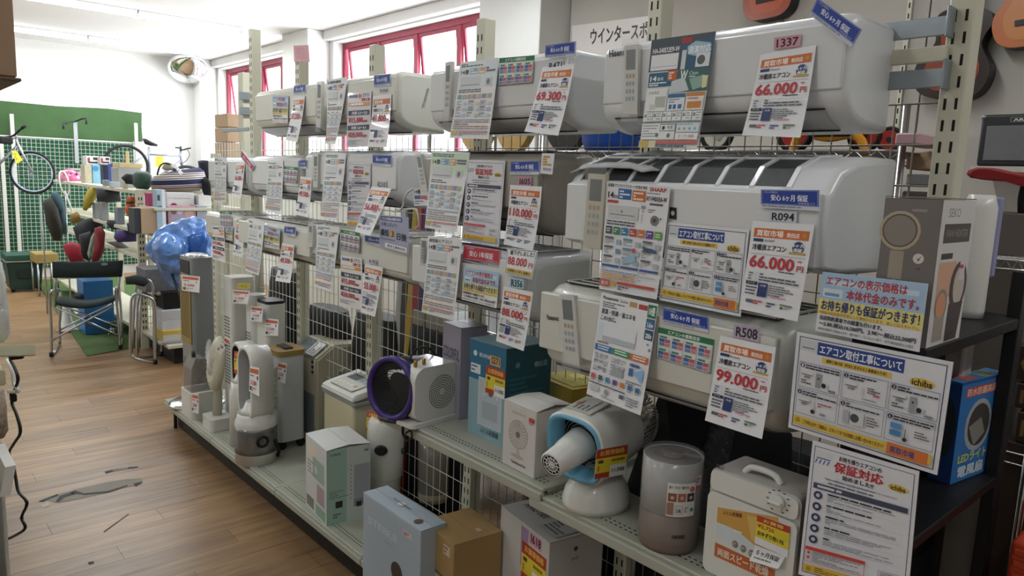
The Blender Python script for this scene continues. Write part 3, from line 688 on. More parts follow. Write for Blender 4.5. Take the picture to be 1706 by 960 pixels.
def d_spec_dark(s):
    s.rect(0, 0, 1, 1, '#dfe3e4'); s.rect(0, 0, 1, 0.30, '#4b5660'); s.rect(0.52, 0.05, 1, 0.36, '#35607c')
    s.poly([(0.60, 0.10), (0.72, 0.06), (0.95, 0.09), (0.97, 0.16), (0.80, 0.20), (0.62, 0.17)], '#a9c6d8'); s.text('清潔対応', 0.62, 0.10, 0.96, 0.165, '#f2f6f8', True)
    s.text('HA-S40D2E9-W', 0.04, 0.085, 0.48, 0.13, '#eceeef', True); s.rect(0.50, 0.02, 0.67, 0.07, '#b03a3c'); s.rect(0.03, 0.145, 0.48, 0.29, '#e9ebee'); s.rect(0.05, 0.255, 0.46, 0.262, '#b9bdc2')
    s.rect(0.53, 0.13, 0.60, 0.30, '#d5d9d8'); s.rect(0.76, 0.17, 0.97, 0.29, '#e3e5e8'); s.disc(0.84, 0.23, 0.042, '#5e6468')
    s.rect(0.02, 0.31, 0.50, 0.44, '#2d6480'); s.text('14', 0.05, 0.34, 0.15, 0.385, '#f3f5f6', True); s.text('畳用', 0.17, 0.355, 0.27, 0.385, '#f3f5f6'); s.rect(0.34, 0.30, 0.49, 0.39, '#c8683c'); s.lines(0.36, 0.31, 0.47, 0.38, 3, '#f5e5dc', 0.6); s.lines(0.04, 0.395, 0.44, 0.435, 2, '#e8eef0', 0.6)
    s.rect(0.50, 0.30, 1, 0.50, '#3d6a68'); s.text('W', 0.55, 0.31, 0.66, 0.385, '#eef2f2', True); s.text('Clean', 0.69, 0.325, 0.83, 0.355, '#dfe8e8'); s.lines(0.69, 0.36, 0.83, 0.38, 1, '#cfdcdc', 0.6)
    s.poly([(0.42, 0.40), (0.62, 0.37), (0.72, 0.49), (0.42, 0.51)], '#c9d2d6'); s.poly([(0.70, 0.39), (0.93, 0.36), (0.96, 0.46), (0.78, 0.49)], '#8fb5a4'); s.poly([(0.90, 0.37), (0.99, 0.37), (0.99, 0.47), (0.92, 0.48)], '#e0dca8')
    s.rect(0.03, 0.46, 0.38, 0.665, '#e9ecec'); s.text('日本限定', 0.06, 0.48, 0.24, 0.51, '#6f7a74'); s.rect(0.18, 0.53, 0.36, 0.63, '#b8bfb6'); s.rect(0.10, 0.60, 0.20, 0.65, '#cdd2c8')
    s.rect(0.40, 0.515, 0.68, 0.665, '#e3e8ec'); s.rect(0.40, 0.515, 0.68, 0.55, '#3b6d94'); s.lines(0.42, 0.555, 0.66, 0.60, 2, '#8793a0', 0.5); s.rect(0.43, 0.61, 0.48, 0.65, '#3f72a0'); s.rect(0.50, 0.61, 0.55, 0.65, '#3f72a0'); s.rect(0.58, 0.61, 0.64, 0.65, '#3f72a0')
    s.rect(0.70, 0.51, 0.98, 0.665, '#ece6de'); s.rect(0.70, 0.51, 0.98, 0.545, '#d08a50'); s.lines(0.72, 0.55, 0.96, 0.58, 1, '#a88', 0.5); s.rect(0.73, 0.59, 0.95, 0.65, '#cf8948')
    for k in range(6): s.rect(0.02+k*0.165, 0.675, 0.17+k*0.165, 0.755, '#eceeef'); s.rect(0.03+k*0.165, 0.69, 0.07+k*0.165, 0.72, '#8d949a'); s.lines(0.08+k*0.165, 0.68, 0.165+k*0.165, 0.75, 3, '#9a9fa6', 0.4, k+50)
    s.rect(0.0, 0.765, 1, 0.772, '#5b6872'); s.rect(0.02, 0.78, 0.60, 0.925, '#e9ebec'); s.lines(0.04, 0.79, 0.30, 0.91, 5, '#8f959c', 0.4, 71); s.frame(0.34, 0.785, 0.60, 0.85, 0.006, '#4b5c66'); s.disc(0.40, 0.82, 0.018, '#3c4a52'); s.text('年度', 0.46, 0.80, 0.56, 0.83, '#4b5c66'); s.disc(0.30, 0.885, 0.020, '#6f757b'); s.disc(0.50, 0.89, 0.020, '#6f757b')
    s.rect(0.62, 0.78, 0.99, 0.86, '#dbe7ee'); s.lines(0.63, 0.785, 0.97, 0.80, 1, '#6aa0c4'); 
    for k in range(4): s.disc(0.67+k*0.085, 0.83, 0.013, '#cf9a78' if k < 2 else '#8fb4cc')
    s.rect(0.62, 0.868, 0.99, 0.925, '#f1eeee'); s.text('オープン価格', 0.67, 0.882, 0.93, 0.91, '#b0454e')
    s.rect(0.0, 0.935, 1, 0.965, '#c76f68'); s.rect(0, 0.935, 0.18, 1, '#d2b56a'); s.rect(0.18, 0.935, 0.30, 1, '#dfd9b8'); s.lines(0.32, 0.97, 0.97, 0.995, 1, '#63708a', 0.7)
def d_spec_aqua(s):
    s.text('高濃度プラズマクラスターで空気を浄化', 0.03, 0.015, 0.66, 0.045, '#35655c', True); s.text('SHARP', 0.70, 0.02, 0.95, 0.055, '#b5373c', True); s.text('AY-F40XEA-W', 0.66, 0.10, 0.97, 0.14, '#3a3e46', True); s.lines(0.67, 0.065, 0.94, 0.085, 1, '#8a8f98'); s.rect(0.72, 0.16, 0.92, 0.178, '#5c6066')
    s.text('14', 0.04, 0.09, 0.13, 0.145, '#2f3237', True); s.text('畳程度', 0.14, 0.115, 0.22, 0.145, '#2f3237'); s.rect(0.21, 0.055, 0.42, 0.15, '#2f66a5'); s.rect(0.44, 0.06, 0.65, 0.155, '#d0703a')
    s.lines(0.23, 0.065, 0.40, 0.145, 3, '#dce8f4', 0.6, 3); s.lines(0.46, 0.07, 0.63, 0.15, 3, '#f8e6da', 0.6, 5); s.rect(0.04, 0.165, 0.22, 0.19, '#c0454a')
    s.rect(0.06, 0.21, 0.56, 0.33, '#cdd0d0'); s.rect(0.09, 0.29, 0.50, 0.296, '#55595c'); s.poly([(0.29, 0.245), (0.31, 0.27), (0.27, 0.27)], '#4a5a6a'); s.rect(0.60, 0.19, 0.66, 0.22, '#9ba0a2'); s.lines(0.61, 0.23, 0.66, 0.35, 6, '#8d9296'); s.lines(0.71, 0.21, 0.86, 0.25, 2, '#8a8f94')
    s.disc(0.82, 0.31, 0.045, '#7b7f83'); s.disc(0.82, 0.31, 0.018, '#4a4e52'); s.disc(0.91, 0.29, 0.008, '#4a4e52'); s.lines(0.05, 0.345, 0.52, 0.395, 2, '#555a62', 0.5, 6)
    for k, c in enumerate(['#4c5054', '#3c8b62', '#2f86ab', '#c24f52', '#d0763c', '#63489a', '#6aa545']): s.rect(0.04+k*0.135, 0.405, 0.15+k*0.135, 0.475, c); s.lines(0.055+k*0.135, 0.42, 0.135+k*0.135, 0.46, 2, '#e8ebea', 0.5, k)
    r = random.Random(4)
    for c in range(3):
        for q in range(3):
            u, v = 0.04+c*0.32, 0.50+q*0.085; s.rect(u, v, u+0.15, v+0.018, '#5f6468' if c != 1 else '#5a8fb0'); s.lines(u, v+0.024, u+0.17, v+0.072, 3, '#85898e', 0.4, c*5+q)
            s.rect(u+0.20, v+0.02, u+0.28, v+0.065, r.choice(['#b4c0c8', '#9fb8cc', '#7c93b5', '#b9bfc2']))
    s.disc(0.55, 0.60, 0.022, '#c24f52'); s.poly([(0.38, 0.68), (0.58, 0.62), (0.60, 0.70), (0.40, 0.73)], '#9cc0d8'); s.poly([(0.67, 0.55), (0.90, 0.57), (0.93, 0.60), (0.72, 0.59)], '#44597e')
    for c in range(3): s.rect(0.03+c*0.325, 0.755, 0.33+c*0.325, 0.775, '#3c5f9c')
    for k in range(5): s.lines(0.04, 0.782+k*0.022, 0.64, 0.80+k*0.022, 1, ['#88a4cc', '#88a4cc', '#d8a86a', '#d8a86a', '#cf9a60'][k], 0.6, k+31)
    s.disc(0.44, 0.845, 0.02, '#9a9ea2'); s.lines(0.66, 0.785, 0.96, 0.87, 5, '#a4a8ac', 0.4, 44)
    s.rect(0.02, 0.895, 0.20, 0.96, '#c4685e'); s.text('省エネ', 0.05, 0.91, 0.17, 0.945, '#f3e6e2', True); s.disc(0.26, 0.925, 0.03, '#c9a94a'); s.rect(0.33, 0.90, 0.96, 0.925, '#c9504a'); s.lines(0.35, 0.935, 0.95, 0.975, 2, '#5a5f66', 0.6, 45)
def d_spec_nano(s):
    s.text('Panasonic', 0.05, 0.025, 0.33, 0.055, '#2d3136', True); s.text('Eolia', 0.37, 0.03, 0.50, 0.058, '#6a7076'); s.rect(0.53, 0.03, 0.66, 0.075, '#b89a58'); s.rect(0.69, 0.035, 0.84, 0.08, '#b8484a')
    s.lines(0.06, 0.075, 0.60, 0.135, 3, '#6d7580', 0.5, 1); s.text('清潔・快適・省エネを', 0.05, 0.145, 0.66, 0.195, '#3a4a58', True); s.text('この1台に。', 0.05, 0.21, 0.33, 0.255, '#3a4a58', True)
    s.rect(0.85, 0.02, 0.99, 0.135, '#2e7d58'); s.text('18畳', 0.87, 0.04, 0.97, 0.11, '#f2f4f2', True); s.rect(0.85, 0.145, 0.99, 0.235, '#3c6c96'); s.text('5.6kw', 0.87, 0.175, 0.97, 0.22, '#f2f4f2', True); s.rect(0.85, 0.245, 0.99, 0.335, '#33597c'); s.text('200v', 0.87, 0.275, 0.97, 0.32, '#f2f4f2', True)
    s.rect(0.04, 0.285, 0.14, 0.42, '#cfe0ea'); s.rect(0.14, 0.285, 0.72, 0.45, '#e4e7ee'); s.rect(0.14, 0.40, 0.72, 0.45, '#b9bfca'); s.lines(0.06, 0.455, 0.34, 0.48, 1, '#7d6a70'); s.disc(0.93, 0.375, 0.010, '#8f9498'); s.disc(0.97, 0.42, 0.014, '#8f9498')
    for c, (col) in enumerate(['#3a73b4', '#439659', '#d0703a']): s.rect(0.03+c*0.32, 0.49, 0.34+c*0.32, 0.55, col); s.lines(0.08+c*0.32, 0.495, 0.30+c*0.32, 0.54, 2, '#f0f3f5', 0.5, c+60)
    r = random.Random(2)
    for c in range(2):
        for q in range(3):
            for k in range(3): s.rect(0.05+c*0.32+k*0.09, 0.575+q*0.06, 0.11+c*0.32+k*0.09, 0.60+q*0.06, r.choice(['#a9aeb4', '#8f98a2', '#c3c8cc'])); s.lines(0.05+c*0.32+k*0.09, 0.605+q*0.06, 0.13+c*0.32+k*0.09, 0.625+q*0.06, 1, '#8c9096', 0.5, q*3+k)
    s.rect(0.40, 0.66, 0.60, 0.735, '#a5acb0'); s.lines(0.70, 0.57, 0.93, 0.60, 1, '#4b5a9a', 0.9); s.rect(0.70, 0.62, 0.77, 0.69, '#3f6ea0'); s.poly([(0.77, 0.655), (0.94, 0.60), (0.94, 0.73)], '#8db9e4'); s.lines(0.68, 0.735, 0.95, 0.775, 2, '#777', 0.5, 8)
    for k, c in enumerate(['#c9565a', '#5c6166', '#3c88b5', '#6a4a86', '#d07a3c', '#4a7aa8', '#2f72a4']): s.rect(0.05+k*0.135, 0.775, 0.125+k*0.135, 0.82, c); s.lines(0.05+k*0.135, 0.825, 0.13+k*0.135, 0.84, 1, '#888', 0.6, k)
    s.rect(0.03, 0.855, 0.70, 0.865, '#53585e'); s.rect(0.06, 0.885, 0.22, 0.93, '#c8cbce'); s.disc(0.37, 0.91, 0.025, '#9a9fa3'); s.rect(0.61, 0.885, 0.69, 0.92, '#5c6166'); s.lines(0.30, 0.945, 0.55, 0.975, 2, '#999', 0.5, 3); s.lines(0.74, 0.88, 0.95, 0.97, 4, '#82868c', 0.5, 5)
def d_install(s):
    s.frame(0.025, 0.035, 0.975, 0.965, 0.008, '#333f66'); s.rect(0.035, 0.06, 0.17, 0.17, '#cfd5dc'); s.rect(0.05, 0.135, 0.14, 0.143, '#3c4046')
    s.rect(0.16, 0.06, 0.73, 0.185, '#2c4a92'); s.text('エアコン取付工事について', 0.175, 0.078, 0.715, 0.168, '#f3f5fa', True)
    s.rect(0.20, 0.20, 0.66, 0.255, '#e6c455'); s.text('標準工事内容（料金に含まれる工事範囲の条件）', 0.23, 0.21, 0.63, 0.245, '#4a3c22', True)
    s.disc(0.845, 0.235, 0.042, '#dfc04c', ru=0.075); s.text('ichiba', 0.785, 0.205, 0.905, 0.262, '#3c3020', True)
    for r in range(2):
        for c in range(3):
            u0, v0 = 0.045+c*0.31, 0.285+r*0.27; u1, v1 = u0+0.295, v0+0.255
            s.frame(u0, v0, u1, v1, 0.004, '#5b6686'); s.disc(u0+0.022, v0+0.034, 0.022, '#2b3147'); s.text(str(r*3+c+1), u0+0.016, v0+0.020, u0+0.028, v0+0.048, '#eef')
            s.lines(u0+0.045, v0+0.015, u1-0.01, v0+0.065, 2, '#3b3f4c', 0.55, r*3+c)
            k = r*3+c
            if k == 4:
                s.rect(u0+0.03, v0+0.09, u0+0.07, v0+0.22, '#b7bcc2'); s.rect(u0+0.08, v0+0.09, u0+0.17, v0+0.215, '#d6d9db'); s.disc(u0+0.11, v0+0.15, 0.042, '#4c5056'); s.lines(u0+0.19, v0+0.10, u0+0.28, v0+0.20, 4, '#555', 0.4, 9)
            elif k == 5:
                s.rect(u0+0.03, v0+0.085, u0+0.10, v0+0.135, '#5b9bd0'); s.rect(u0+0.03, v0+0.15, u0+0.10, v0+0.20, '#4c8cc6'); s.disc(u0+0.125, v0+0.215, 0.020, '#33373c'); s.rect(u0+0.123, v0+0.12, u0+0.128, v0+0.20, '#555'); s.lines(u0+0.18, v0+0.11, u0+0.28, v0+0.18, 3, '#555', 0.4, 9)
            else:
                s.rect(u0+0.02, v0+0.085, u0+0.10, v0+0.118, '#e0e3e5'); s.rect(u0+0.02, v0+0.118, u0+0.10, v0+0.124, '#2e3238'); s.rect(u0+0.04, v0+0.135, u0+0.085, v0+0.155, '#8b9096')
                if k in (0, 2): s.rect(u0+0.125, v0+0.085, u0+0.165, v0+0.23, '#9da1a6'); s.disc(u0+0.145, v0+0.135, 0.010, '#2e3238'); s.rect(u0+0.165, v0+0.17, u0+0.215, v0+0.215, '#d0d3d6'); s.disc(u0+0.185, v0+0.193, 0.024, '#2e3238'); s.lines(u0+0.02, v0+0.17, u0+0.11, v0+0.22, 2, '#555', 0.5, 3); s.rect(u0+0.22, v0+0.22, u0+0.27, v0+0.24, '#8b9096')
                if k == 1: s.rect(u0+0.13, v0+0.12, u0+0.145, v0+0.19, '#d5d8da'); s.lines(u0+0.17, v0+0.10, u0+0.27, v0+0.16, 3, '#555', 0.5, 3); s.rect(u0+0.21, v0+0.155, u0+0.25, v0+0.175, '#d06a78'); s.lines(u0+0.14, v0+0.21, u0+0.27, v0+0.23, 1, '#999')
                if k == 3: s.rect(u0+0.12, v0+0.09, u0+0.135, v0+0.19, '#d5d8da'); s.disc(u0+0.128, v0+0.205, 0.022, '#2e3238'); s.lines(u0+0.16, v0+0.10, u0+0.27, v0+0.15, 2, '#b05058', 0.5, 5); s.rect(u0+0.18, v0+0.20, u0+0.22, v0+0.22, '#8b9096')
    s.rect(0.04, 0.84, 0.96, 0.925, '#e3c255'); s.disc(0.075, 0.88, 0.026, '#b89632'); s.text('ご不明な点やご相談は、スタッフまでお気軽にお問い合わせください！', 0.11, 0.862, 0.67, 0.905, '#6b4a1c', True); s.rect(0.69, 0.83, 0.94, 0.94, '#d9793c'); s.text('買取市場', 0.71, 0.855, 0.86, 0.915, '#3a4f8c', True)
def d_warranty(s):
    s.frame(0.03, 0.03, 0.97, 0.97, 0.004, '#39406a')
    s.rect(0.05, 0.055, 0.22, 0.115, '#d9dde4'); s.rect(0.06, 0.105, 0.20, 0.111, '#3b3f48')
    for k in range(4): s.poly([(0.06+k*0.04, 0.118), (0.075+k*0.04, 0.118), (0.055+k*0.04, 0.15), (0.045+k*0.04, 0.15)], '#3c78bc')
    s.text('お持ち帰りエアコンの', 0.28, 0.055, 0.68, 0.09, '#333748', True); s.text('保証対応', 0.24, 0.10, 0.70, 0.175, '#c2333c', True); s.text('始めました!!', 0.33, 0.185, 0.62, 0.22, '#333748', True)
    s.disc(0.84, 0.165, 0.026, '#dfc04c', ru=0.09); s.text('ichiba', 0.775, 0.148, 0.905, 0.182, '#3c3020', True)
    s.lines(0.18, 0.235, 0.82, 0.255, 1, '#9098a8'); s.text('We now offer warranty support for take-home air conditioners', 0.16, 0.235, 0.84, 0.25, '#5a6070'); s.lines(0.20, 0.262, 0.80, 0.28, 1, '#5a5a66')
    s.rect(0.06, 0.29, 0.94, 0.33, '#474e63'); s.lines(0.10, 0.295, 0.90, 0.325, 1, '#cfd3e0', 0.6, 2)
    ic = '#3a4468'
    for k in range(5):
        v = 0.365+k*0.082; s.disc(0.115, v+0.012, 0.030, ic); s.disc(0.115, v+0.012, 0.014, '#c9cfe0'); s.lines(0.21, v-0.022, 0.80, v-0.006, 1, '#2f3340', 0.7, k); s.lines(0.21, v, 0.86, v+0.04, 3, '#8a8fa0', 0.4, k+30); s.rect(0.20, v+0.048, 0.93, v+0.0495, '#b9bcc8')
    s.rect(0.05, 0.765, 0.62, 0.79, '#cf4a44'); s.frame(0.05, 0.765, 0.62, 0.88, 0.003, '#cf4a44'); s.disc(0.085, 0.81, 0.010, '#cf4a44'); s.disc(0.085, 0.845, 0.010, '#cf4a44'); s.lines(0.12, 0.797, 0.58, 0.872, 6, '#7d8290', 0.45, 77)
    s.rect(0.05, 0.90, 0.93, 0.955, '#e0ba4a'); s.disc(0.10, 0.93, 0.018, '#b5902c'); s.lines(0.16, 0.907, 0.60, 0.95, 3, '#7a5c20', 0.45, 78)
    s.frame(0.74, 0.80, 0.93, 0.88, 0.003, '#8a93a8'); s.lines(0.76, 0.81, 0.91, 0.87, 4, '#7d8290', 0.5, 79)
def d_notice(s):
    s.rect(0, 0, 1, 0.44, '#a8c8e6'); s.rect(0.08, 0.12, 0.94, 0.20, '#cfe1f1'); s.rect(0, 0.44, 1, 0.70, '#e8dc86'); s.rect(0.03, 0.26, 0.23, 0.40, '#dce6ee'); s.rect(0.05, 0.33, 0.20, 0.38, '#6aa0cc')
    s.text('エアコンの表示価格は', 0.05, 0.05, 0.83, 0.20, '#b8404c', True); s.text('本体代金のみです。', 0.27, 0.24, 0.95, 0.40, '#b8404c', True)
    s.text('お持ち帰りも保証がつきます！', 0.03, 0.45, 0.97, 0.62, '#2c3d78', True); s.text('※保証の指定条件を満たした場合になります。詳しくはスタッフへ。', 0.02, 0.635, 0.98, 0.69, '#b8703c')
    s.text('当店契約業者での設置も行います。', 0.03, 0.715, 0.65, 0.79, '#33353c', True); s.text('～2.8K:税込16,500円、2.9K～:税込22,000円', 0.03, 0.81, 0.96, 0.89, '#33353c', True); s.text('標準設置条件:配管4m以内・壁穴有り・コンセント有り・室外機地面置きの場合', 0.03, 0.92, 0.95, 0.965, '#55565c')
def d_days(s):
    s.rect(0, 0, 1, 1, '#aab0cc'); s.rect(0.02, 0.03, 0.80, 0.16, '#3d5490'); s.text('こちらの商品は最短お取付', 0.05, 0.055, 0.76, 0.135, '#eceef6', True); s.text('お買上日より', 0.06, 0.21, 0.62, 0.32, '#3d4a7c', True)
    s.text('最短', 0.05, 0.42, 0.34, 0.62, '#20243a', True); s.disc(0.47, 0.52, 0.12, '#d8b040'); s.text('3', 0.43, 0.44, 0.51, 0.60, '#3c2c10', True); s.text('日後', 0.62, 0.46, 0.95, 0.66, '#20243a', True)
    s.lines(0.05, 0.68, 0.75, 0.74, 1, '#6a7090'); s.rect(0.22, 0.82, 0.97, 0.96, '#f2f2f6'); s.text('取付工事受付中', 0.30, 0.85, 0.90, 0.93, '#2b2f45', True)
def d_down(s):
    s.frame(0.02, 0.03, 0.98, 0.97, 0.02, '#33343a'); s.text('値下げしました！', 0.12, 0.07, 0.92, 0.24, '#2c2d32', True); s.text('88.000', 0.07, 0.32, 0.72, 0.62, RD, True); s.text('円', 0.80, 0.46, 0.93, 0.63, RD, True); s.rect(0.05, 0.76, 0.95, 0.93, '#d9b95c'); s.text('在庫限りの早い者勝ち', 0.10, 0.79, 0.90, 0.90, '#4a3818', True)
def T(name, label, cat, q, xt, draw, curl=0.0, lim=0.10, **k): return sheet(name, label, cat, hang(*q, xt, lim), draw, curl, **k)
X1 = XA-0.010
def plate(label, q, x, txt='安心 6ヶ月 保証', col='#2343a0'):
    return sheet('warranty_plate', label, 'sign', flat(*q, x=x), d_plate(txt, col), paper=mat('clear_acrylic', '#cfd6e4', 0.1, var=0, coat=1), th=0.006)
def code(txt, label, q, x, col='#cdd2de'):
    return sheet('stock_tag', label, 'tag', flat(*q, x=x), d_code(txt, col))
# ---- top row
T('notice_card', 'small pale notice card on the far top air conditioner', 'card', ((454, 159), (481, 160), (479, 205), (454, 204)), X1, d_notice)
plate('blue 6 month warranty plate on the farthest top air conditioner', ((490, 143), (509, 141), (508, 156), (489, 158)), X1)
T('price_tag', 'white price tag reading 57,200 yen on the farthest top air conditioner', 'price tag', ((489, 162), (508, 160), (501, 238), (482, 234)), X1, d_price('57.200', lod=1), 0.02)
T('spec_sheet', 'narrow white spec sheet hanging between the two farthest top air conditioners', 'spec sheet', ((544, 133), (579, 128), (565, 241), (549, 240)), X1, d_spec(1, title='お掃除機能'), 0.02)
T('rate_sheet', 'installation rate sheet reading 15,000 and 20,000 yen, top row', 'sign', ((580, 155), (619, 152), (616, 244), (577, 246)), X1, d_rate, paper=mat('sleeve_paper', '#d5d3dc', 0.15, var=0.02, coat=1))
plate('blue 6 month warranty plate on the cream top air conditioner', ((623, 126), (650, 123), (650, 143), (623, 146)), X1)
code('R105', 'pale tag under the blue plate of the cream top air conditioner', ((632, 148), (644, 147), (644, 153), (632, 154)), X1)
T('price_tag', 'white price tag reading 41,800 yen on the cream top air conditioner', 'price tag', ((622, 160), (652, 157), (649, 246), (617, 245)), X1, d_price('41.800', lod=1), 0.015)
lettering('取扱説明書', ((712, 145), (716, 145), (707, 180), (702, 180)), XA-0.008, A2, '#55565a')
T('spec_sheet', 'pale blue spec sheet on the top row air conditioner beside the green chart', 'spec sheet', ((767, 104), (831, 96), (819, 233), (754, 231)), X1, d_spec(2, '#5f9cc8', '#d68a6a', tint='#dfe9ef'), 0.015)
sheet('size_chart', 'green and white room size chart on the top row', 'chart', flat((832, 97), (891, 92), (887, 138), (830, 143), x=X1), d_chart)
plate('blue 6 month warranty plate above the R471 tag', ((909, 76), (958, 69), (957, 94), (908, 97)), X1-0.004)
code('R471', 'white stock tag reading R471', ((913, 103), (939, 99), (938, 116), (912, 119)), X1)
T('price_tag', 'white price tag reading 69,300 yen under the R471 tag', 'price tag', ((904, 112), (957, 106), (937, 229), (881, 222)), X1, d_price('69.300', lod=2), 0.02)
T('spec_sheet', 'dark blue grey spec sheet on the large near top air conditioner', 'spec sheet', ((1086, 67), (1193, 52), (1165, 248), (1069, 247)), X1, d_spec_dark, 0.01, paper=mat('grey_sheet', '#c9ced1', 0.25, var=0.02, coat=0.6))
code('1337', 'pink stock tag reading 1337', ((1290, 63), (1335, 57), (1333, 77), (1289, 83)), X1, '#d99aa8')
T('price_tag', 'white price tag reading 66,000 yen below the pink 1337 tag', 'price tag', ((1267, 91), (1360, 75), (1340, 232), (1243, 228)), X1, d_price('66.000', 'Hisense'), 0.02)
plate('tilted blue 6 month warranty plate on the near top corner', ((1362, -3), (1435, 49), (1418, 79), (1349, 25)), X1-0.006)
# ---- middle row
T('spec_sheet', 'grey white spec sheet on the far end of the middle row', 'spec sheet', ((357, 262), (378, 263), (376, 337), (357, 336)), X1, d_spec(3, '#9aa0a8', '#a8acb4', pal=['#b0b4b8'])) 
plate('tilted red warranty plate between the two farthest middle air conditioners', ((403, 251), (423, 277), (419, 286), (401, 262)), X1-0.006, '安心 1年保証', '#c23a4a')
T('price_tag', 'white price tag reading 56,000 yen on the far middle air conditioner', 'price tag', ((394, 272), (408, 271), (404, 331), (388, 327)), X1, d_price('56.000', lod=1), 0.01)
T('spec_sheet', 'narrow spec sheet with red and blue squares on the small middle air conditioner', 'spec sheet', ((446, 267), (472, 266), (471, 355), (445, 351)), X1, d_spec(4), 0.01)
sheet('size_chart', 'small green and grey room size chart on the small middle air conditioner', 'chart', flat((472, 277), (496, 279), (495, 306), (472, 303), x=X1), d_chart)
plate('small blue plate beside the green grey chart of the middle row', ((499, 267), (511, 267), (510, 281), (499, 280)), X1-0.002)
T('price_tag', 'white price tag reading 49,500 yen on the middle row', 'price tag', ((501, 294), (519, 296), (518, 363), (495, 357)), X1-0.01, d_price('49.500', lod=1), 0.015)
T('spec_sheet', 'long pale spec sheet on the left of the glossy middle air conditioner', 'spec sheet', ((542, 254), (577, 255), (567, 367), (538, 365)), X1, d_spec(5, '#5c86b8', '#d6905c'), 0.015)
T('warranty_poster', 'sleeved warranty poster left of the R210 tag', 'poster', ((580, 270), (618, 272), (615, 380), (578, 380)), X1, d_warranty, paper=mat('sleeve_paper', '#d5d3dc', 0.15, var=0.02, coat=1))
plate('blue 6 month warranty plate on the glossy middle air conditioner', ((621, 258), (652, 259), (651, 278), (621, 275)), X1-0.002)
code('R210', 'faint stock tag reading R210', ((628, 301), (644, 302), (643, 314), (628, 313)), X1, '#d2d6dc')
sheet('price_tag', 'price tag reading 56,800 yen standing out at a slant', 'price tag', [P(619, 311, x=X1-0.02), P(652, 314, x=X1-0.02), P(617, 393, x=X1-0.13), P(591, 386, x=X1-0.13)], d_price('56.800', lod=2), 0.0)
bm = new(); sl = []; s = Surf(bm, [P(652, 315, x=X1-0.019), P(655, 314, x=X1-0.015), P(668, 336, x=X1-0.005), P(666, 337, x=X1-0.005)], sl)
bm.free()
sheet('days_sign', 'blue grey sign announcing fitting within 3 days', 'sign', flat((633, 358), (680, 362), (680, 425), (632, 411), x=1.60), d_days, paper=mat('clear_acrylic', '#cfd6e4', 0.1, var=0, coat=1), th=0.003)
T('spec_sheet', 'large pale spec sheet with a green corner on the beige air conditioner', 'spec sheet', ((719, 251), (783, 254), (764, 387), (711, 380)), X1-0.01, d_spec(6, '#4b8fc0', '#d68048', tint='#d3e6cf'), 0.01)
T('warranty_poster', 'sleeved warranty poster on the beige air conditioner', 'poster', ((779, 266), (842, 268), (831, 412), (769, 402)), X1-0.016, d_warranty, paper=mat('sleeve_paper', '#d5d3dc', 0.15, var=0.02, coat=1))
plate('blue 6 month warranty plate on the beige air conditioner', ((851, 269), (898, 268), (898, 291), (850, 291)), X1-0.014)
sheet('notice_card', 'tiny card with yellow print beside a blue plate on the beige air conditioner', 'card', flat((903, 255), (924, 256), (920, 291), (900, 289), x=X1-0.012), lambda s: (s.lines(0.15, 0.1, 0.85, 0.6, 4, '#c89a48', 0.8), s.text('買取市場', 0.2, 0.7, 0.85, 0.85, '#3a5a9a')))
code('I605', 'pink stock tag reading I605', ((864, 295), (886, 295), (885, 310), (863, 309)), X1-0.014, '#c98aa6')
T('price_tag', 'white price tag reading 110,000 yen on the beige air conditioner', 'price tag', ((850, 308), (903, 311), (895, 418), (846, 407)), X1-0.014, d_price('110.000', lod=2), 0.02)
plate('red 1 year warranty plate below the beige air conditioner', ((773, 408), (834, 417), (832, 447), (770, 437)), 1.60, '安心 1年保証', '#c43a4a')
T('markdown_card', 'white marked down card reading 88,000 yen', 'price tag', ((845, 413), (896, 418), (886, 466), (841, 455)), 1.60, d_down)
T('spec_sheet', 'large white spec sheet with a row of coloured squares on the near middle air conditioner', 'spec sheet', ((1011, 302), (1117, 311), (1098, 499), (1002, 481)), 1.570, d_spec_aqua, 0.01)
T('install_sign', 'blue framed installation guide on the near middle air conditioner', 'sign', ((1112, 370), (1248, 383), (1234, 528), (1098, 500)), 1.574, d_install)
plate('blue 6 month warranty plate above the R094 tag', ((1268, 316), (1364, 317), (1364, 352), (1268, 346)), 1.572)
code('R094', 'white stock tag reading R094', ((1282, 351), (1328, 353), (1327, 372), (1281, 369)), 1.576)
T('price_tag', 'white price tag reading 66,000 yen below the R094 tag', 'price tag', ((1254, 368), (1357, 374), (1332, 536), (1235, 515)), 1.572, d_price('66.000', 'SHARP'), 0.01)
bm = new(); sl = []; s = Surf(bm, flat((1116, 345), (1126, 346), (1126, 366), (1115, 364), x=1.578), sl); s.paper(DARK, 0.002); s.disc(0.5, 0.5, 0.2, '#b8bcc2'); link('sticker', bm, sl, B5, 'black square sticker')
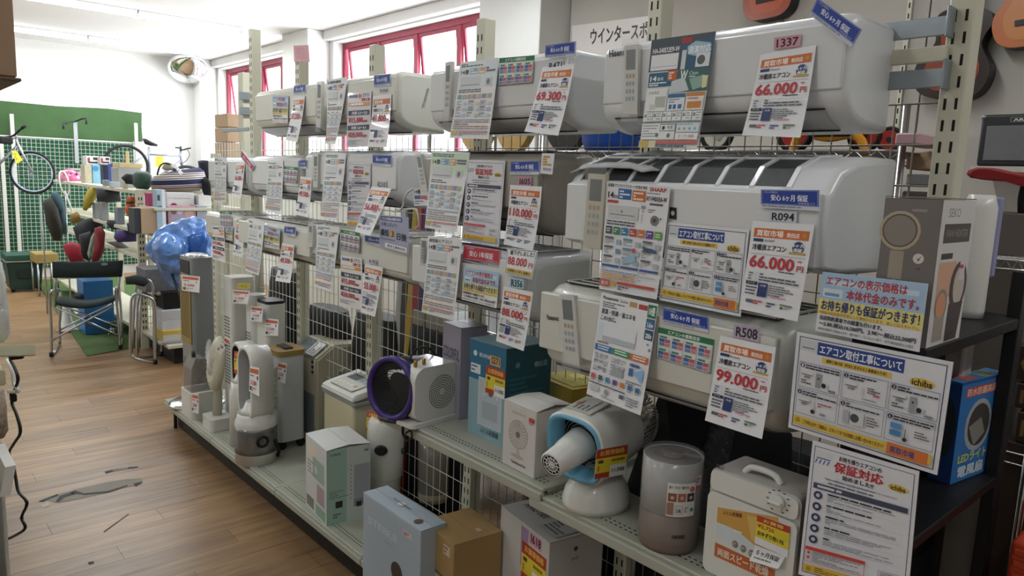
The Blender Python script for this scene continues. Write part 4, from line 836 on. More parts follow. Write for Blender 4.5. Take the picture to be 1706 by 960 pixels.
# ---- bottom row
XC = 1.606
sheet('size_chart', 'greyish green chart on the far bottom air conditioner', 'chart', flat((366, 352), (387, 353), (386, 377), (368, 375), x=1.63), d_chart)
T('rate_sheet', 'installation rate sheet at the far end of the bottom row', 'sign', ((354, 376), (373, 377), (376, 438), (354, 431)), 1.62, d_rate)
T('notice_card', 'small grey card between the rate sheet and a narrow tag, far bottom row', 'card', ((375, 378), (388, 378), (387, 401), (376, 399)), 1.628, d_notice)
T('price_tag', 'narrow white price tag with a red heading on the far bottom row', 'price tag', ((394, 370), (406, 372), (407, 429), (390, 424)), 1.61, d_price('48.000', lod=1), 0.01)
T('spec_sheet', 'grey spec sheet on the left of the rounded cream air conditioner', 'spec sheet', ((414, 364), (441, 369), (434, 459), (412, 451)), XC-0.018, d_spec(7, '#9fb5c4', '#b5b8bc'), 0.01)
T('notice_card', 'lilac and yellow notice card on the rounded cream air conditioner', 'card', ((438, 374), (467, 382), (465, 416), (439, 411)), XC-0.018, d_notice)
plate('small blue plate on the rounded cream air conditioner', ((474, 377), (492, 379), (491, 394), (473, 391)), XC-0.020)
T('price_tag', 'white price tag reading 49,500 yen on the rounded cream air conditioner', 'price tag', ((470, 405), (490, 408), (488, 472), (463, 468)), XC-0.018, d_price('49.500', lod=1), 0.015)
T('spec_sheet', 'long white spec sheet beside the small green chart on the bottom row', 'spec sheet', ((528, 374), (565, 378), (555, 486), (527, 477)), XC, d_spec(8), 0.01)
sheet('size_chart', 'small green and grey chart on the bottom row', 'chart', flat((567, 382), (600, 388), (599, 423), (567, 415), x=XC), d_chart)
plate('blue plate half hidden behind the slanting price tag', ((608, 392), (644, 398), (644, 411), (608, 405)), XC-0.002)
T('rate_sheet', 'installation rate sheet reading 15,000 and 20,000 yen, bottom row', 'sign', ((568, 425), (603, 431), (604, 517), (565, 507)), XC, d_rate)
code('R195', 'grey stock tag reading R195', ((614, 431), (627, 433), (626, 441), (614, 439)), XC)
T('price_tag', 'white price tag reading 55,000 yen beside a rate sheet, bottom row', 'price tag', ((608, 439), (638, 446), (628, 528), (604, 520)), XC, d_price('55.000', lod=2), 0.01)
T('spec_sheet', 'white spec sheet headed with large dark characters on the bottom row', 'spec sheet', ((713, 393), (770, 398), (759, 534), (706, 520)), XC-0.016, d_spec(10, '#4a90c4', '#cf5c5c', title='高性能エアコン！'), 0.01)
T('notice_card', 'blue and yellow price notice card below the red plate', 'card', ((774, 446), (832, 455), (827, 514), (769, 499)), XC-0.016, d_notice)
code('R356', 'pale blue stock tag reading R356', ((850, 462), (873, 466), (872, 482), (849, 479)), XC-0.016, '#a9cde0')
T('price_tag', 'white price tag reading 88,000 yen under the pale blue R356 tag', 'price tag', ((839, 477), (888, 487), (876, 585), (830, 568)), XC-0.016, d_price('88.000', lod=2), 0.01)
T('spec_sheet', 'large white spec sheet on the near bottom air conditioner', 'spec sheet', ((1002, 487), (1097, 507), (1071, 692), (981, 656)), 1.535, d_spec_nano, 0.01)
plate('blue 6 month warranty plate above the green chart on the near bottom air conditioner', ((1105, 512), (1180, 529), (1180, 555), (1104, 538)), 1.536)
sheet('size_chart', 'green and white room size chart on the near bottom air conditioner', 'chart', flat((1097, 545), (1190, 566), (1184, 623), (1093, 596), x=1.538), d_chart)
code('R508', 'lilac stock tag reading R508', ((1223, 540), (1267, 546), (1265, 571), (1221, 562)), 1.538, '#bdb0c4')
T('price_tag', 'white price tag reading 99,000 yen below the R508 tag', 'price tag', ((1200, 559), (1293, 579), (1273, 731), (1178, 700)), 1.534, d_price('99.000', 'Panasonic'), 0.01)
# ---- remote controls hanging in clear pouches
def remote(label, q, x, m=WPL, screen='#5a6268', tilt=0.0, pouch=True, btn='#9aa3a8'):
    quad = flat(*q, x=x); bm = new(); sl = []; s = Surf(bm, quad, sl); s.paper(m, 0.016); s.rect(0.16, 0.07, 0.84, 0.36, screen)
    for r in range(4):
        for c in range(3): s.rect(0.18+c*0.23, 0.42+r*0.11, 0.34+c*0.23, 0.48+r*0.11, btn if r else '#b08a6a')
    o = link('remote_control', bm, sl, None, label, 'remote control')
    if pouch:
        cx = sum((p for p in quad), Vector())/4; big = [cx+(p-cx)*1.22+s.n*0.004 for p in quad]
        bm = new(); s2 = Surf(bm, big, []); s2.paper(CLEAR, 0.001); link('pouch', bm, CLEAR, o, 'clear plastic pouch')
    return o
remote('white remote control in a clear pouch on the large near top air conditioner', ((1040, 76), (1063, 73), (1061, 190), (1038, 190)), X1-0.012, screen='#6f7474')
remote('remote control in a pouch at the left end of the white top air conditioner', ((742, 104), (752, 102), (748, 195), (740, 195)), X1-0.012)
remote('narrow remote control at the left end of the cream top air conditioner', ((528, 136), (536, 135), (534, 212), (527, 212)), X1-0.012)
remote('remote control in a pouch between the glossy and the beige middle air conditioners', ((692, 257), (701, 257), (712, 318), (703, 320)), X1-0.014, screen='#6b7f92')
remote('long beige remote control hanging at the left of the near middle air conditioner', ((980, 289), (1009, 291), (1000, 416), (971, 412)), 1.565, mat('old_ivory', '#cfc9b0', 0.4), '#4a4d4e')
remote('grey white remote control hanging at the left of the near bottom air conditioner', ((932, 491), (956, 493), (965, 610), (940, 603)), 1.530, screen='#3f464c')
remote('remote control on the narrow white panel left of the large character spec sheet', ((701, 398), (712, 399), (711, 440), (700, 438)), XC-0.006)
remote('small remote control on the left of the glossy middle air conditioner', ((522, 257), (530, 257), (529, 312), (521, 312)), X1-0.008)
remote('small remote control on the rounded end of the bottom row', ((514, 374), (521, 375), (520, 412), (513, 410)), XC-0.008)

T('spec_card', 'small white card with red and blue blocks under the hanging remote control', 'card', ((688, 314), (713, 314), (713, 343), (690, 343)), X1-0.012, lambda s: (s.text('14畳', 0.08, 0.08, 0.5, 0.3, BK, True), s.rect(0.08, 0.4, 0.5, 0.62, '#5a78b4'), s.rect(0.52, 0.4, 0.92, 0.62, '#cf7078'), s.lines(0.08, 0.68, 0.92, 0.95, 2, '#777')))
bm = new(); tube(bm, smooth_path([P(a, b, x=X1-0.03) for a, b in ((690, 314), (680, 320), (673, 332), (671, 344), (664, 352), (655, 352))]), 0.004, 6); tube(bm, smooth_path([P(a, b, x=X1-0.02) for a, b in ((660, 350), (690, 348), (696, 356), (697, 375), (693, 379))]), 0.004, 6); link('drain_hose', bm, WPL, None, 'white hose and bracket looping below the glossy middle air conditioner', 'hose')
# ================================================================== goods on the decks
def dep(p): return (p-EYE).dot(fz)
def rad(p, w): return dep(p)*w/F_PX/2
def up(p, px, py): """height of pixel row py above point p (same y plane)"""; return P(px, py, y=p.y).z-p.z
def carton(name, label, c, l, r, top, z, m, dl=None, dr=None, dt=None, cat='box', parent_lid=True, flap=False, slim=None, fr=None):
    C, L, R = P(*c, z=z), P(*l, z=z), P(*r, z=z)
    e1 = (L-C); w1 = e1.length; e1.normalize(); e2 = (R-C); e2 = (e2-e1*e2.dot(e1)); w2 = e2.length; e2.normalize()
    if slim: w2 = slim
    if fr: C, e1, w1, e2, w2 = Vector((fr[0], fr[1], z)), Vector((0, 1, 0)), fr[2], Vector((1, 0, 0)), fr[3]
    h = P(*top, y=C.y).z-z if isinstance(top, tuple) else top
    A = [C+e1*w1, C, C+e2*w2, C+e1*w1+e2*w2]
    t = thing(name, label, cat, sum(A, Vector())/4)
    Z = Vector((0, 0, h)); bm = new(); sl = [m]
    lo = [bm.verts.new(p) for p in A]; hi = [bm.verts.new(p+Z) for p in A]
    bm.faces.new(lo[::-1]); bm.faces.new(hi)
    for i in range(4): bm.faces.new((lo[i], lo[(i+1) % 4], hi[(i+1) % 4], hi[i]))
    bmesh.ops.bevel(bm, geom=list(bm.edges), offset=0.002, segments=1, affect='EDGES')
    for d, q in ((dl, (A[0]+Z, A[1]+Z, A[1], A[0])), (dr, (A[1]+Z, A[2]+Z, A[2], A[1])), (dt, (A[3]+Z, A[2]+Z, A[1]+Z, A[0]+Z))):
        if d: s = Surf(bm, q, sl, 0, side=EYE); d(s)
    link('carton_body', bm, sl, t)
    # lid flaps
    u0 = Vector((0, 0, 0.0015)); bm = new()
    lift = 0.012 if flap else 0.0
    a, b, c_, d_ = [p+Z+u0 for p in A]; m1, m2 = (a+d_)/2, (b+c_)/2
    for q in ((a, b, m2-e2*0.001, m1-e2*0.001), (d_, c_, m2+e2*0.001, m1+e2*0.001)):
        q = [Vector(p) for p in q]; q[2].z += lift; q[3].z += lift*0.6
        vs = [bm.verts.new(p) for p in q]; vt = [bm.verts.new(p+Vector((0, 0, 0.002))) for p in q]
        bm.faces.new(vs[::-1]); bm.faces.new(vt)
        for i in range(4): bm.faces.new((vs[i], vs[(i+1) % 4], vt[(i+1) % 4], vt[i]))
    sl2 = [m]
    if dt: s = Surf(bm, (d_, c_, b, a) , sl2, 0, side=EYE); s.k = 60; dt(s)
    link('lid_flaps', bm, sl2, t); return t, A, h
def stickY(s, u0=0, v0=0, u1=1, v1=1, code_=None):
    """yellow and red shop price sticker"""
    w, h = u1-u0, v1-v0; R = lambda a, b, c, d, col: s.rect(u0+a*w, v0+b*h, u0+c*w, v0+d*h, col)
    R(0, 0, 1, 1, '#e2cf3e'); R(0, 0, 1, 0.32, '#b8432e'); R(0, 0.82, 0.45, 1, '#b8432e'); s.text('お買得価格', u0+0.12*w, v0+0.06*h, u0+0.9*w, v0+0.24*h, '#e8c060', True)
    s.lines(u0+0.08*w, v0+0.36*h, u0+0.45*w, v0+0.48*h, 1, '#33302a', 0.9, 3); s.lines(u0+0.08*w, v0+0.52*h, u0+0.42*w, v0+0.74*h, 1, '#c0402e', 0.9, 4); s.lines(u0+0.5*w, v0+0.38*h, u0+0.92*w, v0+0.50*h, 1, '#8a7a30', 0.7, 5)
    R(0.46, 0.60, 1.0, 1.02, '#ecebea'); s.text('６ヶ月保証', u0+0.52*w, v0+0.72*h, u0+0.94*w, v0+0.86*h, '#33343a', True)
def small_tag(label, q, x, parent=None):
    return sheet('price_tag', label, 'price tag', flat(*q, x=x), d_small)
def d_small(s):
    s.rect(0.06, 0.08, 0.94, 0.25, '#c8603c'); s.lines(0.1, 0.3, 0.6, 0.4, 1, '#444'); s.disc(0.83, 0.38, 0.08, '#4a5f78'); s.text('5.500', 0.15, 0.52, 0.72, 0.68, RD, True); s.lines(0.1, 0.76, 0.9, 0.94, 2, '#888'); s.rect(0.08, 0.76, 0.24, 0.92, '#33384c')
def grille_slots(bm, o, u, v, nu, nv, w, h, mi=0):
    o, u, v = Vector(o), Vector(u), Vector(v)
    for i in range(nu):
        for j in range(nv):
            p = o+u*((i+0.5)/nu)+v*((j+0.5)/nv); uu, vv = u.normalized()*w/2, v.normalized()*h/2
            f = bm.faces.new([bm.verts.new(q) for q in (p-uu-vv, p+uu-vv, p+uu+vv, p-uu+vv)]); f.material_index = mi
def oval(bm, c, rx_, ry_, h, mi=0, top=0.0, n=28):
    c = Vector(c); prof = [(1, 0), (1, h-top)] + ([(1-top*k/(4*rx_)*(k/4), h-top+top*math.sin(k/4*math.pi/2)) for k in range(1, 5)] if top else [])
    return lathe(bm, [(r, z) for r, z in prof], c, n, mi, None, rx_, ry_)
# --- 1 silver and gold tower fan
p = P(335, 671, z=ZD); hgt = up(p, 320, 425)
t = thing('tower_fan', 'tall silver tower fan with a gold slatted grille at the far end of the deck', 'fan', p)
SILV = mat('silver_plastic', '#8d9092', 0.35, 0.3, var=0.03); GOLD = mat('gold_plastic', '#9c8a4e', 0.4, 0.3, var=0.05)
w, d = 0.15, 0.24; cx, cy = p.x, p.y+0.02
bm = new(); prism(bm, rrect(-w/2, -d/2, w/2, d/2, 0.035), (cx, cy, p.z+0.02), (1, 0, 0), (0, 1, 0), (0, 0, hgt-0.03), smooth=False); link('body', bm, SILV, t)
bm = new(); lathe(bm, [(1, 0.001), (1, 0.012), (0.9, 0.022), (0.4, 0.035)], (cx-0.015, cy-0.01, p.z), 32, 0, None, 0.19, 0.17); link('base', bm, CHROME, t)
bm = new(); box2(bm, (cx-w/2-0.006, cy-d/2+0.02, p.z+hgt*0.42), (cx-w/2+0.002, cy+d/2-0.02, p.z+hgt*0.86), 0, 0.003, 1); g_ = link('grille', bm, GOLD, t)
bm = new(); grille_slots(bm, (cx-w/2-0.0065, cy-d/2+0.035, p.z+hgt*0.46), (0, d-0.07, 0), (0, 0, hgt*0.36), 6, 26, 0.022, 0.006); grille_slots(bm, (cx-w/2-0.0005, cy-d/2+0.05, p.z+0.12), (0, d-0.1, 0), (0, 0, hgt*0.2), 5, 14, 0.02, 0.005); link('slots', bm, HOLE, g_, kind='stuff')
bm = new(); box2(bm, (cx-w/2-0.004, cy-d/2+0.03, p.z+hgt*0.88), (cx-w/2+0.002, cy+d/2-0.03, p.z+hgt*0.97), 0, 0.002, 1); link('display', bm, DARK, t)
bm = new(); lathe(bm, [(1, 0), (1, 0.012), (0.7, 0.02)], (cx, cy, p.z+hgt-0.012), 24, 0, None, w/2-0.005, d/2-0.02); link('top_cap', bm, CHROME, t)
sheet('price_tag', 'price tag stuck on the silver and gold tower fan', 'price tag', [P(302, 458, x=cx-w/2-0.02), P(333, 461, x=cx-w/2-0.02), P(332, 488, x=cx-w/2-0.02), P(303, 484, x=cx-w/2-0.02)], d_small)
# --- 2 clear humidifier tank on a white base
p = P(347, 696, z=ZD); r = rad(p, 56)
t = thing('humidifier', 'small white humidifier with a clear smoked tank, beside the silver tower fan', 'humidifier', p)
bm = new(); prism(bm, rrect(-r*0.95, -r, r*0.95, r, 0.03), (p.x, p.y+r, p.z+0.001), (1, 0, 0), (0, 1, 0), (0, 0, 0.17)); link('base', bm, WPL, t)
bm = new(); prism(bm, [(-r*0.85, 0), (r*0.75, 0), (r*0.75, 0.10), (0.01, 0.21), (-0.06, 0.22), (-r*0.8, 0.15)], (p.x, p.y+r*0.3, p.z+0.172), (1, 0, 0), (0, 0, 1), (0, r*1.3, 0)); link('tank', bm, mat('smoked_tank', '#9a948e', 0.15, var=0.02, alpha=0.55), t)
bm = new(); cyl(bm, (p.x-0.05, p.y+r*0.9, p.z+0.38), (p.x-0.05, p.y+r*0.9, p.z+0.425), 0.012); link('valve', bm, DARK, t)
bm = new(); sl = []; x_ = p.x-r*0.95-0.002; s = Surf(bm, [P(320, 655, x=x_), P(331, 657, x=x_), P(331, 690, x=x_), P(319, 686, x=x_)], sl); s.paper(); d_small(s); link('label', bm, sl, t)
# --- 3 slim beige desk fan
p = P(372, 718, z=ZD)
t = thing('desk_fan', 'slim beige fan with a soft white foot, leaning edge on', 'fan', p)
bm = new(); prism(bm, rrect(-0.07, -0.09, 0.07, 0.09, 0.03), (p.x, p.y+0.09, p.z+0.001), (1, 0, 0), (0, 1, 0), (0, 0, 0.075), smooth=False); link('foot', bm, WPL, t)
hh = up(p, 380, 560)
bm = new(); lathe(bm, [(1.0, 0), (1.02, 0.012), (0.98, 0.03), (0.7, 0.05)], (0, 0, 0), 28, M=Matrix.Translation((p.x+0.02, p.y+0.1, p.z+hh-0.19)) @ Matrix.Rotation(math.radians(-82), 4, 'Y'), sx=0.17, sy=0.10); ho = link('head', bm, BEI, t)
bm = new()
for k in range(14): a = k*math.pi/14; tube(bm, [(p.x-0.033, p.y+0.1-0.095*math.cos(a), p.z+hh-0.19-0.16*math.sin(a)), (p.x-0.045, p.y+0.1, p.z+hh-0.19), (p.x-0.033, p.y+0.1+0.095*math.cos(a), p.z+hh-0.19+0.16*math.sin(a))], 0.0015, 4)
link('guard', bm, WPL, ho, kind='stuff')
bm = new(); tube(bm, [(p.x, p.y+0.1, p.z+0.07), (p.x+0.01, p.y+0.1, p.z+hh-0.3), (p.x+0.01, p.y+0.1, p.z+hh-0.2)], [0.03, 0.022, 0.02], 8); link('stem', bm, BEI, t)
sheet('price_tag', 'folded price tag tied to the top of the slim beige fan', 'price tag', [P(376, 561, x=p.x-0.07), P(384, 567, x=p.x-0.06), P(367, 592, x=p.x-0.07), P(360, 583, x=p.x-0.08)], d_small)
# --- 4,5,6 white towers
def tower(name, label, pb, wpx, py_top, px_top, m, depth, grille=True, topm=None, cat='fan', rr=0.03, slant=0.0, gm=None):
    p = P(*pb, z=ZD); w = dep(p)*wpx/F_PX; h = up(p, px_top, py_top)
    t = thing(name, label, cat, p); cx, cy = p.x, p.y+depth/2
    bm = new(); pr = rrect(-w/2, -depth/2, w/2, depth/2, min(rr, w/2-0.002), 6); prism(bm, pr, (cx, cy, p.z+0.001), (1, 0, 0), (0, 1, 0), (0, 0, h-0.02), smooth=True)
    bb = link('body', bm, m, t); md = bb.modifiers.new('e', 'EDGE_SPLIT'); md.split_angle = 0.6
    bm = new(); prism(bm, [(a*0.96, b*0.96) for a, b in pr], (cx, cy, p.z+h-0.019), (1, 0, 0), (0, 1, 0), (0, 0, 0.018)); link('top_cap', bm, topm or m, t)
    if grille:
        bm = new(); grille_slots(bm, (cx-w/2-0.001, cy-depth*0.3, p.z+h*0.22), (0, depth*0.6, 0), (0, 0, h*0.5), 3, 22, depth*0.15, 0.008); link('grille', bm, gm or mat('grille_dark', '#3b3d40', 0.5), t, kind='stuff')
    return t, (cx, cy, p.z, w, h)
tB, gB = tower('tower_fan', 'white tower fan with a yellow sticker near the top', (410, 690), 42, 462, 412, WPL, 0.16)
sheet('price_tag', 'price tag with a yellow label on the white tower fan', 'price tag', flat((388, 483), (416, 485), (413, 507), (387, 505), x=gB[0]-gB[3]/2-0.006), d_small)
bm = new(); sl = []; s = Surf(bm, flat((397, 472), (417, 473), (416, 481), (396, 481), x=gB[0]-gB[3]/2-0.003), sl); s.paper(mat('yellow_label', '#d2c035', 0.5)); s.text('リモコン', 0.1, 0.2, 0.9, 0.8, '#3a3620', True); link('sticker', bm, sl, tB, 'yellow sticker')
tC, gC = tower('tower_fan', 'shorter white round topped tower fan between two taller ones', (436, 705), 30, 492, 434, WPL, 0.12, rr=0.05)
sheet('price_tag', 'price tag on the shorter white tower fan', 'price tag', flat((418, 510), (438, 512), (437, 537), (418, 535), x=gC[0]-gC[3]/2-0.005), d_small)
tD, gD = tower('tower_fan', 'wide cream tower fan with a dark sloping top', (463, 715), 34, 502, 462, WPL, 0.17, topm=DARK, grille=False, rr=0.03)
sheet('price_tag', 'price tag on the wide cream tower fan with the dark top', 'price tag', flat((441, 530), (464, 533), (463, 560), (441, 559), x=gD[0]-gD[3]/2-0.005), d_small)
# --- 7 bladeless fans
def bladeless(label, c, wpx, base_top, loop_top, m, inner, base_px, tagq=None):
    p = P(*c, z=ZD); r = rad(p, wpx); h1 = up(p, c[0], base_top); h2 = up(p, c[0], loop_top)
    t = thing('bladeless_fan', label, 'fan', (p.x, p.y+r, p.z)); cx, cy = p.x, p.y+r
    bm = new(); lathe(bm, [(r, 0.001), (r, h1*0.8), (r*0.96, h1*0.86), (r*0.9, h1*0.9), (r*0.86, h1)], (cx, cy, p.z), 36); link('base', bm, m, t)
    ry_, dp = r*0.92, r*0.55; zc0, zc1 = p.z+h1+ry_*0.5, p.z+h2-ry_
    def path(rr):
        o = []
        for k in range(13): a = math.pi*k/12; o.append((cy-rr*math.cos(a), zc1+rr*math.sin(a)))
        for k in range(13): a = math.pi*k/12; o.append((cy+rr*math.cos(a), zc0-rr*math.sin(a)))
        return o
    bm = new(); O, I = path(ry_), path(ry_-0.035); O2, I2 = path(ry_-0.006), path(ry_-0.022)
    rings = [[Vector((cx-dp, y, z)) for y, z in I2], [Vector((cx-dp, y, z)) for y, z in O2], [Vector((cx-dp+0.008, y, z)) for y, z in O], [Vector((cx+dp, y, z)) for y, z in O], [Vector((cx+dp, y, z)) for y, z in I]]
    vv = [[bm.verts.new(q) for q in rg] for rg in rings]; n = len(O)
    for i in range(5):
        for j in range(n):
            k = (j+1) % n; f = bm.faces.new((vv[i][j], vv[i][k], vv[(i+1) % 5][k], vv[(i+1) % 5][j])); f.smooth = True; f.material_index = 1 if i == 4 else 0
    link('loop', bm, [m, inner], t)
    bm = new(); lathe(bm, [(r*0.86, 0), (r*0.6, 0.02), (r*0.45, 0.06)], (cx, cy, p.z+h1), 24); link('neck', bm, m, t)
    return t, cx, cy, r, dp
b1, *_q = bladeless('white bladeless fan with a dark lined loop and yellow sticker', (419, 745), 50, 640, 573, WPL, DARK, 0)
sheet('shop_sticker', 'red and yellow price sticker on the dark lined bladeless fan', 'sticker', flat((390, 585), (404, 587), (404, 626), (390, 622), x=_q[0]-_q[3]-0.004), lambda s: stickY(s))
b2, cx, cy, r, dp = bladeless('white bladeless fan with a film wrapped silver round base', (441, 776), 68, 694, 581, WPL, mat('loop_grey', '#a7a9aa', 0.4), 0)
bm = new(); lathe(bm, [(r*1.012, 0.06), (r*1.02, 0.10), (r*1.02, 0.19), (r*1.01, 0.205)], (cx, cy, ZD), 36, closed=False); link('film_band', bm, mat('silver_film', '#8b8c8d', 0.22, 0.5, var=0.25, scale=18, bump=0.5, bscale=20), b2)
bm = new(); rnd = random.Random(5)
for k in range(3): a0 = rnd.uniform(0, 6); tube(bm, [(cx-r*0.2+0.03*math.cos(a0+j*0.8), cy-r-0.03, ZD+0.15+0.028*math.sin(a0+j*0.8)) for j in range(8)], 0.008, 6)
tube(bm, [(cx+r*0.6, cy-r*0.9, ZD+0.13), (cx+r*0.8, cy-r*0.85, ZD+0.06), (cx+r*0.7, cy-r*0.9, ZD+0.03)], 0.01); link('cord', bm, BLACK, b2)
sheet('price_tag', 'price tag inside the loop of the silver based bladeless fan', 'price tag', flat((416, 610), (432, 613), (432, 661), (415, 652), x=cx-dp-0.006), d_small)
# --- 8 cooler tower with gold top
p = P(488, 748, z=ZD); w = dep(p)*46/F_PX; h = up(p, 488, 590); dpt = 0.20
t = thing('air_cooler', 'white tower air cooler with a gold lid and wide curved louvres', 'cooler', p)
bm = new(); prism(bm, rrect(-w/2, -dpt/2, w/2, dpt/2, 0.03), (p.x, p.y+dpt/2, p.z+0.05), (1, 0, 0), (0, 1, 0), (0, 0, h-0.06)); link('body', bm, mat('cool_white', '#c9cdcf', 0.35), t)
bm = new(); prism(bm, rrect(-w/2-0.006, -dpt/2-0.006, w/2+0.006, dpt/2+0.006, 0.035), (p.x, p.y+dpt/2, p.z+h-0.009), (1, 0, 0), (0, 1, 0), (0, 0, 0.03)); lid = link('lid', bm, mat('gold_lid', '#a98d55', 0.35, 0.4), t)
bm = new(); box(bm, (p.x, p.y+dpt/2, p.z+h+0.026), (0.05, 0.12, 0.008), 0, 0.003); link('handle', bm, DARK, lid)
for k in range(8):
    z = p.z+h*0.45+k*(h*0.45)/8; bm = new(); tube(bm, [(p.x-w/2-0.004, p.y+0.02, z+0.012), (p.x-w/2-0.014, p.y+dpt*0.3, z), (p.x-w/2-0.014, p.y+dpt*0.7, z), (p.x-w/2-0.004, p.y+dpt-0.02, z+0.012)], 0.008, 6); link('louvre', bm, BEI, t)
for sx in (-1, 1):
    for sy in (0, 1): bm = new(); q = (p.x+sx*w*0.35, p.y+0.02+sy*(dpt-0.04), p.z+0.0255); cyl(bm, (q[0], q[1]-0.01, q[2]), (q[0], q[1]+0.01, q[2]), 0.0245, n=14); link('castor', bm, BLACK, t)
sheet('price_tag', 'price tag on the louvred air cooler with the gold lid', 'price tag', flat((463, 603), (478, 606), (475, 640), (463, 635), x=p.x-w/2-0.02), d_small)
# --- 9 big beige wrapped purifier
p = P(562, 735, z=ZD); w = 0.30; dpt = 0.30; h = up(p, 560, 582)
p = P(545, 742, z=ZD); cx = p.x+0.06
t = thing('air_purifier', 'large beige air purifier wrapped in film with a slanting grey control panel', 'air purifier', (cx, p.y+0.15, ZD))
bm = new(); prism(bm, [(-0.13, 0), (0.17, 0), (0.17, h+0.02), (-0.02, h+0.03), (-0.13, h-0.045)], (cx, p.y, ZD+0.001), (1, 0, 0), (0, 0, 1), (0, 0.34, 0)); bmesh.ops.bevel(bm, geom=list(bm.edges), offset=0.012, segments=2, affect='EDGES'); link('body', bm, mat('putty', '#b7b29c', 0.35, var=0.04, coat=0.6), t)
bm = new(); q = [Vector((cx-0.127, p.y+0.04, ZD+h-0.04)), Vector((cx-0.03, p.y+0.04, ZD+h+0.029)), Vector((cx-0.03, p.y+0.30, ZD+h+0.029)), Vector((cx-0.127, p.y+0.30, ZD+h-0.04))]; sl = []; s = Surf(bm, [v+Vector((-0.004, 0, 0.005)) for v in q], sl, side=(0, 1, 4)); s.paper(mat('panel_grey', '#6d747a', 0.4), 0.004); s.rect(0.1, 0.05, 0.95, 0.45, '#dfe0dd'); s.lines(0.15, 0.08, 0.9, 0.42, 4, '#333', 0.5); link('control_panel', bm, sl, t)
for k in range(3): bm = new(); cyl(bm, (cx-0.131, p.y+0.04, ZD+h-0.12+k*0.03), (cx-0.136, p.y+0.04, ZD+h-0.12+k*0.03), 0.01, n=12); link('button', bm, DARK, t)
bm = new(); box2(bm, (cx-0.134, p.y+0.02, ZD+0.06), (cx-0.130, p.y+0.3, ZD+h*0.55), 0, 0.003, 1); link('filter_cover', bm, mat('panel_grey', '#6d747a', 0.4), t)
bm = new(); lathe(bm, [(0.045, 0), (0.05, 0.01), (0.03, 0.018)], (0, 0, 0), 16, M=Matrix.Translation((cx+0.06, p.y-0.0, ZD+h*0.78)) @ Matrix.Rotation(math.radians(90), 4, 'X') @ Matrix.Diagonal((1, 0.4, 1, 1))); link('side_grip', bm, mat('putty', '#b7b29c', 0.35), t)
# --- 10 ivory dehumidifier with display
p = P(615, 800, z=ZD); h = up(p, 600, 660); cx = p.x
p0 = P(584, 775, z=ZD)
t = thing('dehumidifier', 'ivory dehumidifier with a slanted display panel on top', 'dehumidifier', (cx, p.y+0.1, ZD))
IV = mat('ivory', '#cfc8a8', 0.4, var=0.03); hx = 0.11
bm = new(); box2(bm, (cx-hx, p.y-0.02, ZD+0.001), (cx+0.12, p.y+0.30, ZD+h-0.02), 0, 0.018, 3); link('body', bm, IV, t)
bm = new(); prism(bm, [(-hx-0.008, 0), (0.125, 0.035), (0.11, 0.075), (-hx+0.01, 0.035), (-hx-0.008, 0.02)], (cx, p.y-0.03, ZD+h-0.022), (1, 0, 0), (0, 0, 1), (0, 0.34, 0)); bmesh.ops.bevel(bm, geom=list(bm.edges), offset=0.006, segments=2, affect='EDGES'); to = link('top_panel', bm, WPL, t)
bm = new(); sl = []; a, b_ = Vector((cx-hx+0.02, 0, ZD+h+0.0235)), Vector((cx+0.09, 0, ZD+h+0.050)); y0, y1 = p.y+0.03, p.y+0.26
s = Surf(bm, [Vector((b_.x, y1, b_.z)), Vector((b_.x, y0, b_.z)), Vector((a.x, y0, a.z)), Vector((a.x, y1, a.z))], sl, side=(0, 1, 4)); s.paper(mat('pale_panel', '#c9c8be', 0.3), 0.003); s.rect(0.05, 0.08, 0.5, 0.5, '#4a5050'); s.rect(0.5, 0.08, 0.95, 0.5, '#a9b3b2'); s.lines(0.52, 0.12, 0.9, 0.45, 3, '#6a7272'); 
for k in range(5): s.disc(0.15+k*0.17, 0.75, 0.06, '#e2dfd2' if k < 4 else '#c07a50')
link('display', bm, sl, to)
bm = new(); box2(bm, (cx-hx-0.001, p.y-0.035, ZD+h-0.05), (cx+0.125, p.y+0.312, ZD+h-0.024), 0, 0.008, 2); link('trim_band', bm, mat('band_grey', '#8f908e', 0.4), t)
sheet('shop_sticker', 'red and yellow sticker on the ivory dehumidifier', 'sticker', flat((612, 684), (637, 692), (633, 727), (610, 718), x=cx-hx-0.004), lambda s: stickY(s))
# --- 11 white carton with green
def d_mint(s): s.rect(0, 0.0, 1, 1, '#c9d3ce'); s.rect(0.0, 0.0, 0.45, 1, '#a3c2b2'); s.text('COCOMOSSA', 0.06, 0.05, 0.32, 0.075, '#3a5a55', True); s.rect(0.62, 0.25, 0.98, 0.72, '#a9abb4'); s.rect(0.62, 0.72, 0.95, 0.82, '#8f9298'); s.rect(0.20, 0.70, 0.36, 0.79, '#2f3238'); s.rect(0.68, 0.76, 0.80, 0.83, '#2f3238'); s.lines(0.06, 0.55, 0.5, 0.66, 4, '#6f8a80', 0.4); s.lines(0.14, 0.86, 0.4, 0.93, 2, '#55605a'); [s.disc(0.55, 0.25+k*0.055, 0.008, '#5a6660') for k in range(9)]; s.text('mic', 0.86, 0.05, 0.95, 0.085, '#44504c', True)
def d_mint2(s): s.rect(0, 0, 1, 1, '#d6d9d8'); s.rect(0.12, 0.08, 0.5, 0.26, '#e6d9c8'); s.rect(0.35, 0.22, 0.9, 0.5, '#9cb4aa'); s.disc(0.5, 0.38, 0.05, '#c8d2ce'); s.rect(0.55, 0.55, 0.9, 0.8, '#b09aa0'); s.rect(0.04, 0.82, 0.4, 0.97, '#7f8076'); s.lines(0.1, 0.3, 0.5, 0.5, 4, '#8b9490'); s.rect(0.5, 0.84, 0.95, 0.98, '#8fb5a0')
